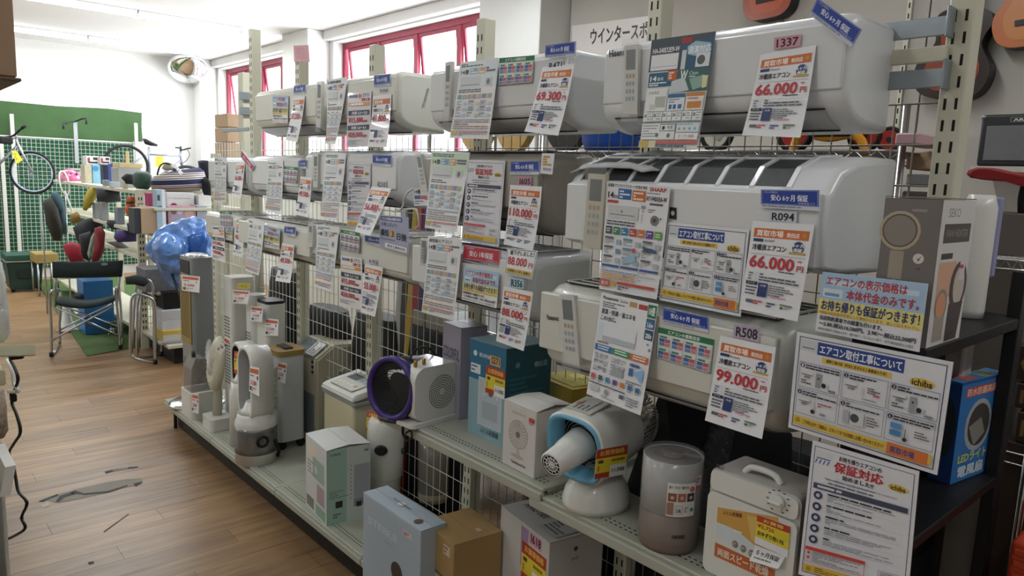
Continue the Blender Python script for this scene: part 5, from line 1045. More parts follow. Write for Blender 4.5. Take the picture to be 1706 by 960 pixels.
def d_mint3(s): s.text('mic', 0.8, 0.1, 0.92, 0.16, '#555', True); s.rect(0.1, 0.2, 0.2, 0.26, '#777'); s.lines(0.15, 0.75, 0.35, 0.85, 2, '#8b9490')
MINTB = mat('white_carton', '#d5d7d6', 0.5, var=0.03)
carton('appliance_carton', 'white and mint green humidifier carton on the bottom deck', (544, 877), (510, 840), (614, 857), (540, 754), ZD, MINTB, d_mint2, d_mint, d_mint3, flap=True)
# --- 12 rounded white purifier under the shelf, bin liners behind
p = P(660, 815, z=ZD); r = rad(p, 62); h = up(p, 660, 692)
p = P(657, 842, z=ZD); r = rad(p, 60); h = min(up(p, 655, 700), 0.6)
t = thing('air_purifier', 'rounded white air purifier with a small dark grip under the shelf', 'air purifier', (p.x, p.y+r, ZD))
bm = new(); lathe(bm, [(0.82, 0.001), (0.86, h*0.28), (0.98, h*0.31), (1.0, h*0.5), (1.0, h*0.82), (0.94, h*0.93), (0.75, h*0.985), (0.4, h)], (p.x, p.y+r, ZD), 36, 0, None, r, r*1.05); link('body', bm, WPL, t)
bm = new(); lathe(bm, [(0.868, h*0.285), (0.868, h*0.30)], (p.x, p.y+r, ZD), 36, 0, None, r*1.03, r*1.08); link('joint_ring', bm, SMOKE, t)
Mg = Matrix.Translation((p.x-r*0.72, p.y+r*0.28, ZD+h*0.66)) @ Matrix.Rotation(math.radians(45), 4, 'Z') @ Matrix.Rotation(math.radians(-90), 4, 'Y')
bm = new(); lathe(bm, [(0.032, 0), (0.032, 0.008), (0.024, 0.012)], (0, 0, 0), 20, M=Mg @ Matrix.Diagonal((0.8, 1, 1, 1))); link('grip', bm, DARK, t)
for k, (px, py, w_, hh_, lb) in enumerate(((722, 845, 52, 0.50, 'pale beige film wrapped cylinder standing behind the rounded purifier'),)):
    p = P(px, py, z=ZD); r = rad(p, w_); bm = new(); lathe(bm, [(r*0.96, 0.001), (r, 0.03), (r*1.0, hh_*0.93), (r*0.9, hh_*0.985), (r*0.5, hh_)], (p.x+0.05, p.y+r, ZD), 28)
    t = thing('wrapped_heater', lb, 'heater', (p.x+0.05, p.y+r, ZD)); link('body', bm, mat('putty', '#b7b29c', 0.35), t)
    bm = new(); lathe(bm, [(r*1.02, hh_*0.1), (r*1.03, hh_*0.45), (r*1.02, hh_*0.6)], (p.x+0.05, p.y+r, ZD), 28); link('film_wrap', bm, SMOKE, t)
# --- 13 pale blue carton, 14 brown carton, 15 white AXC carton
PBL = mat('pale_blue_carton', '#aebdc9', 0.5, var=0.03)
def d_pb(s): s.text('STEBLE', 0.10, 0.22, 0.62, 0.30, '#c3cfd8', True); s.rect(0.72, 0.10, 0.86, 0.155, '#d8cfd0'); s.lines(0.73, 0.11, 0.85, 0.15, 2, '#c05060', 0.7); s.disc(0.62, 0.62, 0.11, '#4a3c38'); s.lines(0.4, 0.35, 0.6, 0.4, 1, '#9fb0be')
def d_pbt(s): s.disc(0.45, 0.45, 0.15, '#dfe2e2'); s.rect(0.30, 0.40, 0.60, 0.44, '#5a646c'); s.disc(0.84, 0.70, 0.16, '#6f5348')
carton('appliance_carton', 'pale blue slim carton lettered in faint capitals on the bottom deck', (698, 1042), (604, 962), (722, 1008), (698, 888), ZD, PBL, d_pb, None, d_pbt, slim=0.11)
def d_br(s): s.rect(0.68, 0.06, 0.88, 0.17, '#cfc2ae'); s.lines(0.70, 0.07, 0.86, 0.16, 2, '#b05048', 0.6); s.poly([(0.17, 0.20), (0.26, 0.20), (0.26, 0.27), (0.22, 0.30), (0.17, 0.27)], '#6a4f2a'); s.frame(0.32, 0.42, 0.80, 1.0, 0.03, '#6a5730'); s.rect(0.36, 0.46, 0.78, 1.0, '#b9b3a8'); s.lines(0.4, 0.52, 0.74, 0.9, 5, '#77706a')
def d_brt(s): s.rect(0.72, 0.30, 0.84, 0.40, '#c5b294'); s.text('01', 0.05, 0.82, 0.16, 0.9, '#8a6c3c', True)
carton('cardboard_box', 'plain brown cardboard box with a tiny white and red label on the bottom deck', (752, 1062), (703, 1010), (818, 1025), (754, 911), ZD, CARD, d_br, None, d_brt, slim=0.20)
def d_axt(s): s.text('AXC-T01', 0.10, 0.50, 0.50, 0.66, '#3a3c40', True); s.rect(0.14, 0.36, 0.6, 0.385, '#55585c'); s.text('Toffy', 0.40, 0.26, 0.52, 0.33, '#55585c'); s.rect(0.62, 0.35, 0.95, 0.85, '#b9bab8'); s.lines(0.64, 0.4, 0.92, 0.8, 5, '#5a5c60', 0.5)
def d_axl(s): s.rect(0.45, 0.02, 0.60, 0.36, '#a98fb0'); s.poly([(0.40, 0.45), (0.62, 0.34), (0.8, 0.45), (0.95, 1), (0.2, 1)], '#cdbccb'); s.rect(0.62, 0.02, 0.86, 0.12, '#d79bb5'); s.text('I618', 0.65, 0.03, 0.84, 0.10, '#3a2f38', True); stickY(s, 0.48, 0.14, 0.96, 0.46)
def d_axr(s): s.text('puly', 0.42, 0.16, 0.54, 0.2, '#4a4c50'); s.disc(0.48, 0.10, 0.02, '#4a4c50'); s.disc(0.62, 0.6, 0.17, '#6a4a44'); s.disc(0.62, 0.6, 0.12, '#cfc8cc'); s.disc(0.85, 0.58, 0.13, '#c4b6c6')
carton('appliance_carton', 'white coffee maker carton with a pink I618 tag and yellow sticker', (906, 1105), (828, 1025), (985, 1062), (915, 907), ZD, mat('white_carton2', '#c9c7c4', 0.5, var=0.03), d_axl, d_axr, d_axt)
# ------------------------------------------------------------------ on the upper shelf
# --- 16 purple heater
p = P(688, 700, z=ZM1); r = rad(p, 62)
t = thing('fan_heater', 'purple ringed round heater with a black face and stand', 'heater', p)
c = P(667, 640, x=p.x-0.10); c = Vector((p.x, p.y+0.06, P(670, 645, y=p.y+0.06).z))
Rm = Matrix.Translation(c) @ Matrix.Rotation(math.radians(12), 4, 'Z') @ Matrix.Rotation(math.radians(-84), 4, 'Y')
PUR = mat('purple_plastic', '#43307a', 0.35, var=0.03)
bm = new(); lathe(bm, [(0.098, 0.070), (0.104, 0.084), (0.116, 0.088), (0.123, 0.078), (0.122, 0.055), (0.119, 0.05)], (0, 0, 0), 36, M=Rm, closed=True); link('ring', bm, PUR, t)
bm = new(); lathe(bm, [(0.115, -0.085), (0.118, 0.0), (0.118, 0.07)], (0, 0, 0), 36, M=Rm); link('housing', bm, DARK, t)
bm = new()
for k in range(9): rr = 0.01+k*0.011; tube(bm, [Rm @ Vector((rr*math.cos(a*math.pi/14), rr*math.sin(a*math.pi/14), 0.072)) for a in range(28)], 0.0016, 4, closed=True)
link('guard', bm, mat('guard_dark', '#2a2b2e', 0.4), t, kind='stuff')
bm = new(); lathe(bm, [(0.085, 0.001), (0.085, 0.012), (0.06, 0.03), (0.02, 0.04)], (c.x-0.02, c.y, ZM1), 28); tube(bm, [(c.x-0.01, c.y, ZM1+0.03), (c.x, c.y, c.z-0.118)], 0.013, 8); link('stand', bm, mat('slate', '#3b4048', 0.4), t)
bm = new(); sl = []; s = Surf(bm, [c+Vector((-0.05, 0.025, 0.125)), c+Vector((-0.05, -0.035, 0.125)), c+Vector((-0.055, -0.035, 0.105)), c+Vector((-0.055, 0.025, 0.105))], sl); s.paper(PAPER, 0.002); s.text('ON', 0.2, 0.15, 0.8, 0.85, '#4a3a80', True); link('label', bm, sl, t)
# --- 17 white fan heater
q0, q1 = P(683, 712, z=ZM1), P(777, 700, z=ZM1)
p = P(690, 715, z=ZM1); h = up(p, 715, 612); wy = 0.11; wx = 0.24
t = thing('fan_heater', 'white upright fan heater with gold knobs and a round dotted vent', 'heater', (p.x+wx/2, p.y+wy/2, ZM1))
Mh = Matrix.Translation((p.x, p.y, ZM1)) @ Matrix.Rotation(math.radians(6), 4, 'Z')
bm = new(); prism(bm, rrect(0, -0.0, wx, h-0.02, 0.05, 6), (0, 0, 0.018), (1, 0, 0), (0, 0, 1), (0, wy+0.05, 0), smooth=True); o = link('body', bm, WPL, t, M=Mh); md = o.modifiers.new('e', 'EDGE_SPLIT'); md.split_angle = 0.7
bm = new(); prism(bm, rrect(-0.015, -0.01, wx+0.02, wy+0.06, 0.02), (0, 0, 0.001), (1, 0, 0), (0, 1, 0), (0, 0, 0.016)); link('base', bm, WPL, t, M=Mh)
bm = new()
for k in range(2, 8):
    rr = 0.009*k; n = int(2*math.pi*rr/0.008)
    for j in range(n):
        a = 2*math.pi*j/n; cyl(bm, (wx*0.56+rr*math.cos(a), 0.0002, h*0.52+rr*math.sin(a)), (wx*0.56+rr*math.cos(a), -0.0006, h*0.52+rr*math.sin(a)), 0.0026, n=6)
link('vent_holes', bm, HOLE, t, M=Mh, kind='stuff')
bm = new(); prism(bm, rrect(0.015, 0.035, wy+0.035, h-0.03, 0.05, 6), (0.001, 0, 0), (0, 1, 0), (0, 0, 1), (-0.004, 0, 0)); link('grille', bm, DARK, t, M=Mh)
for k in (0.035, 0.075): bm = new(); cyl(bm, (k, 0.04, h-0.004), (k, 0.04, h+0.022), 0.007, n=10); link('knob', bm, mat('brass', '#a8863c', 0.3, 0.8), t, M=Mh)
bm = new(); tube(bm, smooth_path([(0.06, wy, h), (0.12, wy+0.03, h+0.03), (0.2, wy+0.04, h+0.02), (0.26, wy+0.03, h*0.75)]), 0.005); link('cord', bm, DARK, t, M=Mh)
bm = new(); tube(bm, smooth_path([P(672, 705, x=XE-0.012), P(671, 722, x=XE-0.012), P(676, 735, x=XE-0.014), P(673, 752, x=XE-0.014)]), 0.005); q = P(673, 752, x=XE-0.014); box(bm, q, (0.018, 0.022, 0.022), 0, 0.004)
tube(bm, smooth_path([P(676, 722, x=XE-0.02), P(684, 718, x=XE-0.02), P(686, 730, x=XE-0.02), P(677, 735, x=XE-0.02)]), 0.004); link('power_plug', bm, BLACK, None, 'black plug and cord dangling over the shelf edge', 'plug')
# --- 18..21 cartons on the shelf
def d_lil(s): s.text('COLORFUL', 0.06, 0.24, 0.94, 0.36, '#4b4650', True); s.lines(0.2, 0.4, 0.8, 0.5, 2, '#6a6470'); s.disc(0.3, 0.85, 0.16, '#8d8796')
carton('appliance_carton', 'lilac grey carton printed COLORFUL behind the white heater', (764, 700), (735, 683), (800, 688), (764, 549), ZM1, mat('lilac_carton', '#9b98a8', 0.45, var=0.05), d_lil)
def d_bl(s):
    s.rect(0, 0, 1, 0.40, '#2f6f92'); s.rect(0, 0.40, 1, 1, '#8fb0bc'); s.disc(0.16, 0.13, 0.03, '#d9e6ec'); s.text('IRIS OHYAMA', 0.28, 0.11, 0.62, 0.15, '#d9e6ec', True)
    s.rect(0.05, 0.24, 0.32, 0.34, '#dfe8ee'); s.lines(0.07, 0.25, 0.3, 0.33, 2, '#4a6878'); s.rect(0.28, 0.36, 0.92, 0.86, '#bcc6ce'); s.frame(0.28, 0.36, 0.92, 0.86, 0.008, '#dfe5e8'); s.disc(0.62, 0.50, 0.035, '#5c6670'); s.rect(0.40, 0.60, 0.82, 0.78, '#a9b4be'); s.disc(0.44, 0.53, 0.012, '#e4e8ea'); s.disc(0.80, 0.53, 0.012, '#e4e8ea')
    s.text('ふとん乾燥機', 0.36, 0.88, 0.86, 0.94, '#54626c', True)
    s.rect(0.58, 0.10, 0.86, 0.20, '#d3b078'); s.text('S271', 0.62, 0.11, 0.83, 0.18, '#3a2e20', True); stickY(s, 0.48, 0.22, 1.0, 0.50)
def d_teal(s): s.rect(0, 0, 1, 1, '#2c5a66'); s.disc(0.25, 0.18, 0.03, '#6f98a2'); s.disc(0.66, 0.20, 0.03, '#8ab0b8'); s.text('加湿', 0.7, 0.17, 0.9, 0.23, '#7fa4ac', True); s.lines(0.1, 0.3, 0.9, 0.6, 6, '#3f7480', 0.4); s.disc(0.5, 0.72, 0.06, '#35707c')
carton('appliance_carton', 'blue carton with S271 tag and a pictured grey dryer', (838, 746), (779, 719), (905, 722), (850, 582), ZM1, mat('blue_carton', '#7d9dab', 0.45, var=0.03), d_bl, d_teal, None)
def fan_art(s, cx, cy, r):
    ru = r*s.h/s.w
    s.disc(cx, cy, r, '#a8a19c'); s.disc(cx, cy, r*0.93, '#cdc8c4')
    for k in range(22):
        a = k*math.pi/11; s.poly([(cx+ru*0.2*math.cos(a), cy+r*0.2*math.sin(a)), (cx+ru*0.88*math.cos(a), cy+r*0.88*math.sin(a)), (cx+ru*0.88*math.cos(a+0.07), cy+r*0.88*math.sin(a+0.07))], '#9d9691')
    s.disc(cx, cy, r*0.22, '#7f7873'); s.poly([(cx-0.03, cy+r), (cx+0.03, cy+r), (cx+0.03, cy+r+0.09), (cx-0.03, cy+r+0.09)], '#c9c4c0'); s.disc(cx, cy+r+0.11, 0.03, '#b9b3ae', ru=ru*0.65)
def d_fan(s): fan_art(s, 0.48, 0.44, 0.225); s.text('CORDLESS FAN CIRCULATOR', 0.28, 0.10, 0.72, 0.125, '#8a8680'); s.rect(0.80, 0.10, 0.96, 0.17, '#c4504a'); s.lines(0.81, 0.18, 0.95, 0.21, 1, '#c4504a'); s.text('TakeStand Fan', 0.30, 0.86, 0.75, 0.90, '#5a5652', True)
def d_fant(s): s.rect(0.42, 0.45, 0.62, 0.53, '#4a4a48'); s.disc(0.90, 0.88, 0.03, '#3a3a38')
carton('appliance_carton', 'white carton picturing a small round table fan', (889, 799), (836, 771), (938, 776), (899, 688), ZM1, mat('white_carton3', '#d3d0cc', 0.5, var=0.02), d_fan, None, d_fant, flap=True)
YEL = mat('yellow_carton', '#b99a35', 0.5, var=0.05)
def d_ye(s): s.rect(0, 0, 1, 1, '#b59b3c'); s.text('dimat', 0.05, 0.12, 0.26, 0.3, '#2f5a86', True); s.rect(0.05, 0.6, 0.8, 0.72, '#7d86a0'); s.rect(0.80, 0.30, 0.95, 0.46, '#4d78b4'); s.disc(0.45, 0.4, 0.08, '#d8cf9c'); s.disc(0.62, 0.55, 0.1, '#d0c48a')
def d_yet(s): s.rect(0.05, 0.1, 0.9, 0.9, '#a89c3c'); s.disc(0.4, 0.45, 0.15, '#c6bc6a'); s.lines(0.5, 0.4, 0.9, 0.6, 2, '#7a6a28')
carton('appliance_carton', 'yellow blanket carton behind the white fan carton', (950, 730), (889, 700), (1040, 712), (953, 652), ZM1-0.0, YEL, d_ye, None, d_yet)
# --- 22 circulator / dryer with blue mouth
p = P(996, 862, z=ZM2)
t = thing('clothes_dryer_fan', 'white circulator with a sky blue mouth and projecting nozzle', 'fan', (p.x+0.02, p.y+0.09, ZM2))
cx, cy = p.x+0.068, p.y+0.068
bm = new(); lathe(bm, [(1, 0.001), (1.0, 0.02), (0.93, 0.05), (0.72, 0.085), (0.45, 0.105), (0.30, 0.125)], (cx, cy, ZM2), 40, 0, None, 0.11, 0.095); link('base', bm, WPL, t)
hc = Vector((cx-0.012, cy+0.012, ZM2+0.203)); ax = Vector((-1.0, -0.06, -0.16)).normalized(); uu = Vector((0, 1, 0)); uu = (uu-ax*uu.dot(ax)).normalized(); vv_ = ax.cross(uu)
if vv_.z < 0: vv_ = -vv_
def sq(c, r, n=40, e=3.2):
    o = []
    for k in range(n):
        a = 2*math.pi*k/n; ca, sa = math.cos(a), math.sin(a); m_ = (abs(ca)**e+abs(sa)**e)**(-1/e); o.append(c+uu*(ca*m_*r)+vv_*(sa*m_*r))
    return o
R0 = 0.104
bm = new(); skin(bm, [sq(hc-ax*0.11, R0*0.97, e=2.1), sq(hc-ax*0.02, R0*1.02, e=2.3), sq(hc+ax*0.05, R0*1.03, e=2.8), sq(hc+ax*0.085, R0*1.0)], 0, False); skin(bm, [sq(hc+ax*0.085, R0*1.0), sq(hc+ax*0.092, R0*0.95)], 0, False); link('shell', bm, WPL, t)
bm = new(); skin(bm, [sq(hc+ax*0.088, R0*0.97), sq(hc+ax*0.100, R0*0.93), sq(hc+ax*0.092, R0*0.83), sq(hc+ax*0.04, R0*0.76)], 0, False); link('mouth', bm, mat('sky_blue', '#6fb0cf', 0.35), t)
bm = new()
for k in range(7): rr = R0*(0.2+k*0.09); tube(bm, [hc+ax*0.045+uu*(rr*math.cos(a*math.pi/14))+vv_*(rr*math.sin(a*math.pi/14)) for a in range(28)], 0.0018, 4, closed=True)
skin(bm, [sq(hc+ax*0.020, R0*0.9), sq(hc+ax*0.019, R0*0.01)], 1, False); link('front_guard', bm, [mat('guard_grey', '#7a7f84', 0.4), DARK], t, kind='stuff')
nz = hc+ax*0.05+uu*0.005; na = (Vector((-1.0, -0.10, -0.22))).normalized(); n_u, n_v = perp(na)
bm = new(); skin(bm, [ring(nz, n_u, n_v, 0.050, 24), ring(nz+na*0.075, n_u, n_v, 0.044, 24), ring(nz+na*0.080, n_u, n_v, 0.041, 24), ring(nz+na*0.14, n_u, n_v, 0.038, 24), ring(nz+na*0.142, n_u, n_v, 0.033, 24)], 0, False); nzz = link('nozzle', bm, WPL, t)
bm = new(); e_ = nz+na*0.139
for rr in (0.010, 0.020, 0.030): tube(bm, [e_+n_u*(rr*math.cos(a*math.pi/10))+n_v*(rr*math.sin(a*math.pi/10)) for a in range(20)], 0.0018, 4, closed=True)
for k in range(6): a = k*math.pi/6; tube(bm, [e_-(n_u*math.cos(a)+n_v*math.sin(a))*0.035, e_+(n_u*math.cos(a)+n_v*math.sin(a))*0.035], 0.0016, 4)
skin(bm, [ring(e_-na*0.006, n_u, n_v, 0.034, 20), ring(e_-na*0.007, n_u, n_v, 0.001, 20)], 1, False); link('nozzle_guard', bm, [WPL, DARK], nzz)
bm = new(); rear = hc-ax*0.11
for k in range(44): a = 2*math.pi*k/44; d_ = uu*math.cos(a)+vv_*math.sin(a); tube(bm, [rear+d_*R0*0.96, rear-ax*0.075+d_*R0*0.94, rear-ax*0.11+d_*R0*0.72, rear-ax*0.12+d_*R0*0.25], 0.0018, 4)
tube(bm, [rear-ax*0.07+uu*(R0*0.95*math.cos(a*math.pi/18))+vv_*(R0*0.95*math.sin(a*math.pi/18)) for a in range(36)], 0.0022, 4, closed=True); link('rear_guard', bm, mat('guard_white', '#a9abab', 0.4), t, kind='stuff')
bm = new(); sl = []; tq = hc+ax*0.02+vv_*(R0*1.03)+Vector((0, 0, 0.003)); s = Surf(bm, [tq+ax*0.045+uu*0.045, tq-ax*0.05+uu*0.045, tq-ax*0.05-uu*0.045, tq+ax*0.045-uu*0.045], sl, side=(0, 0, 4)); s.paper(mat('pale_panel', '#c9c8be', 0.3), 0.004); s.lines(0.1, 0.15, 0.9, 0.85, 4, '#5a6a80', 0.5); s.rect(0.35, 0.1, 0.55, 0.3, '#b07050'); link('control_panel', bm, sl, t)
sheet('shop_sticker', 'red and yellow sticker on the side of the sky blue circulator', 'sticker', [P(a_, b_, y=cy+0.012-R0-0.006) for a_, b_ in ((994, 750), (1046, 741), (1042, 789), (990, 799))], lambda s: stickY(s))
# --- 23 two tone humidifier
p = P(1110, 927, z=ZM2); r = rad(p, 104); h = up(p, 1110, 778); dv = Vector((p.x, p.y, 0)).normalized()
t = thing('humidifier', 'large round humidifier, clear grey above and brown below, on the near shelf', 'humidifier', (p.x+dv.x*r, p.y+dv.y*r, ZM2)); c = Vector((p.x+dv.x*r, p.y+dv.y*r, ZM2))
bm = new(); lathe(bm, [(r*0.93, 0.001), (r*0.97, 0.012), (r*0.99, h*0.42)], c, 44); link('base', bm, mat('taupe_plastic', '#7a6b62', 0.45, var=0.03), t)
bm = new(); lathe(bm, [(r*0.985, h*0.421), (r*0.975, h*0.985), (r*0.94, h*0.99), (r*0.92, h*0.965), (0.001, h*0.955)], c, 44); link('tank', bm, mat('grey_tank', '#a9a9aa', 0.25, var=0.03, coat=0.5), t)
bm = new(); lathe(bm, [(r*0.91, h*0.968), (r*0.88, h*0.985), (r*0.3, h*0.975), (0.001, h*0.972)], c, 40); lathe(bm, [(0.03, h*0.975), (0.028, h*1.0), (0.001, h*1.0)], c, 16); link('lid', bm, mat('lid_smoke', '#6f6762', 0.2, var=0.05, bump=0.4, bscale=15), t)
bm = new(); lathe(bm, [(r*1.0, 0.03), (r*1.005, h*0.5), (r*1.0, h*1.0), (r*0.97, h*1.02)], c, 36); link('film_wrap', bm, FILM, t)
def cyl_sheet(bm, sl, c, r, a0, a1, z0, z1, draw, n=10):
    """curved label on an upright cylinder, built from flat strips"""
    k = len(sl)
    for i in range(n):
        pass
    q = [Vector((c.x+r*math.cos(a), c.y+r*math.sin(a), z)) for a, z in ((a0, z1), (a1, z1), (a1, z0), (a0, z0))]
    s = Surf(bm, q, sl); s.at0 = s.at
    def at(u, v, off=0.0):
        a = a0+(a1-a0)*u; z = z1+(z0-z1)*v; rr = r+0.001+off; return Vector((c.x+rr*math.cos(a), c.y+rr*math.sin(a), z))
    s.at = at
    def rect(u0, v0, u1, v1, m, off=None):
        mi = s.slot(m); o = s.off() if off is None else off; kk = max(1, int(abs(u1-u0)*n+0.99))
        T_ = [bm.verts.new(at(u0+(u1-u0)*i/kk, v0, o)) for i in range(kk+1)]; B_ = [bm.verts.new(at(u0+(u1-u0)*i/kk, v1, o)) for i in range(kk+1)]
        for i in range(kk): f = bm.faces.new((T_[i], T_[i+1], B_[i+1], B_[i])); f.material_index = mi
    s.rect = rect; draw(s)
def d_aroma(s):
    s.rect(0, 0, 1, 1, '#dfe0de'); s.text('香り・アロマ・明かりの', 0.06, 0.08, 0.72, 0.17, '#4b4038', True); s.disc(0.86, 0.19, 0.08, '#c24040'); s.lines(0.8, 0.15, 0.92, 0.24, 2, '#f3dada')
    for k, c_ in enumerate(['#8f5a4a', '#a8705c', '#4a4448']): s.rect(0.04+k*0.32, 0.30, 0.32+k*0.32, 0.55, c_); s.disc(0.18+k*0.32, 0.43, 0.05, '#d0b9a8')
    s.rect(0.02, 0.58, 0.24, 0.95, '#a07a68'); s.frame(0.30, 0.66, 0.54, 0.92, 0.01, '#777'); s.text('2.8L', 0.33, 0.76, 0.50, 0.86, '#444', True); s.lines(0.60, 0.70, 0.78, 0.88, 3, '#4a6a60'); s.disc(0.88, 0.80, 0.06, '#5a8a78')
bm = new(); sl = []; cyl_sheet(bm, sl, c, r*1.0, math.radians(208), math.radians(262), ZM2+h*0.44, ZM2+h*0.80, d_aroma); link('label', bm, sl, t)
bm = new(); sl = []; cyl_sheet(bm, sl, c, r*1.0, math.radians(264), math.radians(278), ZM2+h*0.72, ZM2+h*0.86, lambda s: (s.rect(0, 0, 1, 1, '#d8cccb'), s.lines(0.1, 0.1, 0.9, 0.5, 2, '#c04048', 0.8), s.rect(0, 0.75, 1, 1, '#c85a58'))); link('sticker', bm, sl, t)
bm = new(); sl = []; cyl_sheet(bm, sl, c, r*0.99, math.radians(222), math.radians(246), ZM2+h*0.20, ZM2+h*0.24, lambda s: s.text('KAMOMEIRO', 0, 0, 1, 1, '#33302e', True)); link('lettering', bm, sl, t)
# --- 24 futon dryer
C0, L0, R0_ = P(1290, 1010, z=ZM2), P(1173, 940, z=ZM2), P(1335, 985, z=ZM2)
L0 = P(1170, 948, z=ZM2); xq = L0.x; yL, yR = L0.y, P(1318, 1000, x=xq).y; h = P(1185, 778, x=xq).z-ZM2; dx = 0.13
t = thing('futon_dryer', 'white futon dryer with a round dial and an orange front label', 'dryer', (xq+dx/2, (yL+yR)/2, ZM2))
bm = new(); prism(bm, rrect(yR, 0, yL, h, 0.02, 5), (xq+0.006, 0, ZM2+0.001), (0, 1, 0), (0, 0, 1), (dx, 0, 0), smooth=True); o = link('body', bm, mat('dusty_white', '#c3bfba', 0.4), t); md = o.modifiers.new('e', 'EDGE_SPLIT'); md.split_angle = 0.7
bm = new(); prism(bm, rrect(yR+0.001, 0.001, yL-0.001, h*0.78, 0.018, 5), (xq+0.005, 0, ZM2+0.001), (0, 1, 0), (0, 0, 1), (-0.008, 0, 0)); link('front_cover', bm, WPL, t)
bm = new(); prism(bm, rrect(yR+0.004, h*0.80, yL-0.004, h*0.985, 0.016, 5), (xq+0.005, 0, ZM2+0.001), (0, 1, 0), (0, 0, 1), (-0.007, 0, 0)); link('control_strip', bm, WPL, t)
dc = P(1296, 836, x=xq-0.004); bm = new(); cyl(bm, (xq-0.002, dc.y, dc.z), (xq-0.014, dc.y, dc.z), 0.017, n=28); dl = link('dial', bm, WPL, t)
bm = new(); box(bm, (xq-0.018, dc.y, dc.z), (0.010, 0.030, 0.008), 0, 0.003, M=None); link('dial_grip', bm, WPL, dl)
bm = new()
for k in range(11): a = math.radians(-60+k*30); q = Vector((xq-0.0025, dc.y+0.026*math.cos(a), dc.z+0.026*math.sin(a))); box(bm, q, (0.0006, 0.006, 0.0022))
link('dial_marks', bm, DARK, t, kind='stuff')
def d_fut(s):
    s.rect(0, 0, 1, 1, '#d6dad6'); s.rect(0, 0, 1, 0.62, '#cfa050'); s.poly([(0.0, 0.30), (0.35, 0.36), (0.7, 0.55), (0.65, 0.75), (0.0, 0.62)], '#cfd9dc'); s.poly([(0.5, 0.05), (1, 0.1), (1, 0.5), (0.6, 0.45)], '#d8b86a'); s.poly([(0, 0.72), (1, 0.80), (1, 1), (0, 1)], '#c46a3c'); s.text('ふとん乾燥機', 0.10, 0.04, 0.42, 0.12, '#7a4a30', True); s.text('両面スピード乾燥', 0.05, 0.80, 0.9, 0.95, '#e9ddcc', True)
    for k in range(3): s.disc(0.34+k*0.14, 0.62+k*0.03, 0.065, '#8a8078'); s.lines(0.30+k*0.14, 0.59+k*0.03, 0.38+k*0.14, 0.65+k*0.03, 2, '#d8d0c4')
    s.lines(0.3, 0.35, 0.5, 0.42, 1, '#f0ece0')
bm = new(); sl = []; s = Surf(bm, flat((1196, 845), (1297, 862), (1290, 972), (1190, 926), x=xq-0.0036), sl); s.paper(); d_fut(s); link('label', bm, sl, t)
bm = new(); sl = []; s = Surf(bm, flat((1193, 772), (1206, 775), (1206, 783), (1193, 780), x=xq-0.0036), sl); s.text('YAMAZEN', 0, 0, 1, 1, '#44464a', True); link('lettering', bm, sl, t)
bm = new(); tube(bm, smooth_path([(xq+0.04, yR+0.07, ZM2+h), (xq+0.04, yR+0.09, ZM2+h+0.018), (xq+0.04, yL-0.09, ZM2+h+0.018), (xq+0.04, yL-0.07, ZM2+h)]), 0.008, 8); link('carry_handle', bm, WPL, t)
def d_hand(s): s.rect(0, 0, 1, 0.22, '#b8432e'); s.rect(0, 0.22, 1, 0.75, '#e2cf3e'); s.text('¥2,750', 0.04, 0.27, 0.55, 0.42, '#b8432e', True); s.text('おゆずり特1.9%', 0.06, 0.50, 0.85, 0.66, '#3a3626', True); s.text('お買得', 0.2, 0.05, 0.8, 0.17, '#ecc470', True); s.rect(0.55, 0.22, 1, 0.5, '#d8c838')
sheet('shop_sticker', 'red and yellow sticker on the front of the white futon dryer', 'sticker', flat((1262, 858), (1317, 878), (1312, 930), (1257, 905), x=xq-0.0055), d_hand)
def d_curl(s): s.rect(0, 0, 1, 1, '#e4e5e6'); s.text('６ヶ月保証', 0.12, 0.2, 0.88, 0.55, '#33343a', True); s.lines(0.1, 0.65, 0.9, 0.85, 1, '#777')
sheet('warranty_slip', 'curled white slip stuck below the futon dryer sticker', 'slip', flat((1258, 908), (1308, 928), (1300, 946), (1252, 932), x=xq-0.009), d_curl, curl=0.01)
# --- 25 dark panels leaning on the mesh at the near end
for k, (q, lb, m) in enumerate((([(1108, 640), (1190, 668), (1160, 770), (1068, 752)], 'flat black portfolio case leaning against the wire panel', DARK), ([(1180, 690), (1235, 706), (1205, 800), (1140, 790)], 'streaked film wrapped sheet leaning beside the black case', mat('streaky_film', '#55565a', 0.2, 0.2, var=0.4, scale=40, bump=0.6, bscale=60)), ([(1232, 700), (1320, 725), (1300, 800), (1205, 790)], 'second black flat case leaning against the wire panel', DARK))):
    A_ = [P(*q[0], x=1.94), P(*q[1], x=1.94)]; B_ = [P(*q[2], x=1.80), P(*q[3], x=1.80)]
    e0, e1 = A_[0].lerp(B_[1], 1.0), A_[1].lerp(B_[0], 1.0)
    for i_, (a_, b_) in enumerate(((A_[0], B_[1]), (A_[1], B_[0]))):
        tt = (ZM2+0.003-a_.z)/(b_.z-a_.z); e = a_+(b_-a_)*tt; e.x = max(e.x, 1.70)
        if i_ == 0: e0 = e
        else: e1 = e
    bm = new(); n = (A_[1]-A_[0]).cross(e0-A_[0]).normalized(); n = n if n.x < 0 else -n
    lo = [A_[0], A_[1], e1, e0]; skin(bm, [lo, [v+n*0.012 for v in lo]], 0, True, False, False); link('flat_case' if k != 1 else 'wrapped_sheet', bm, m, None, lb, 'case')
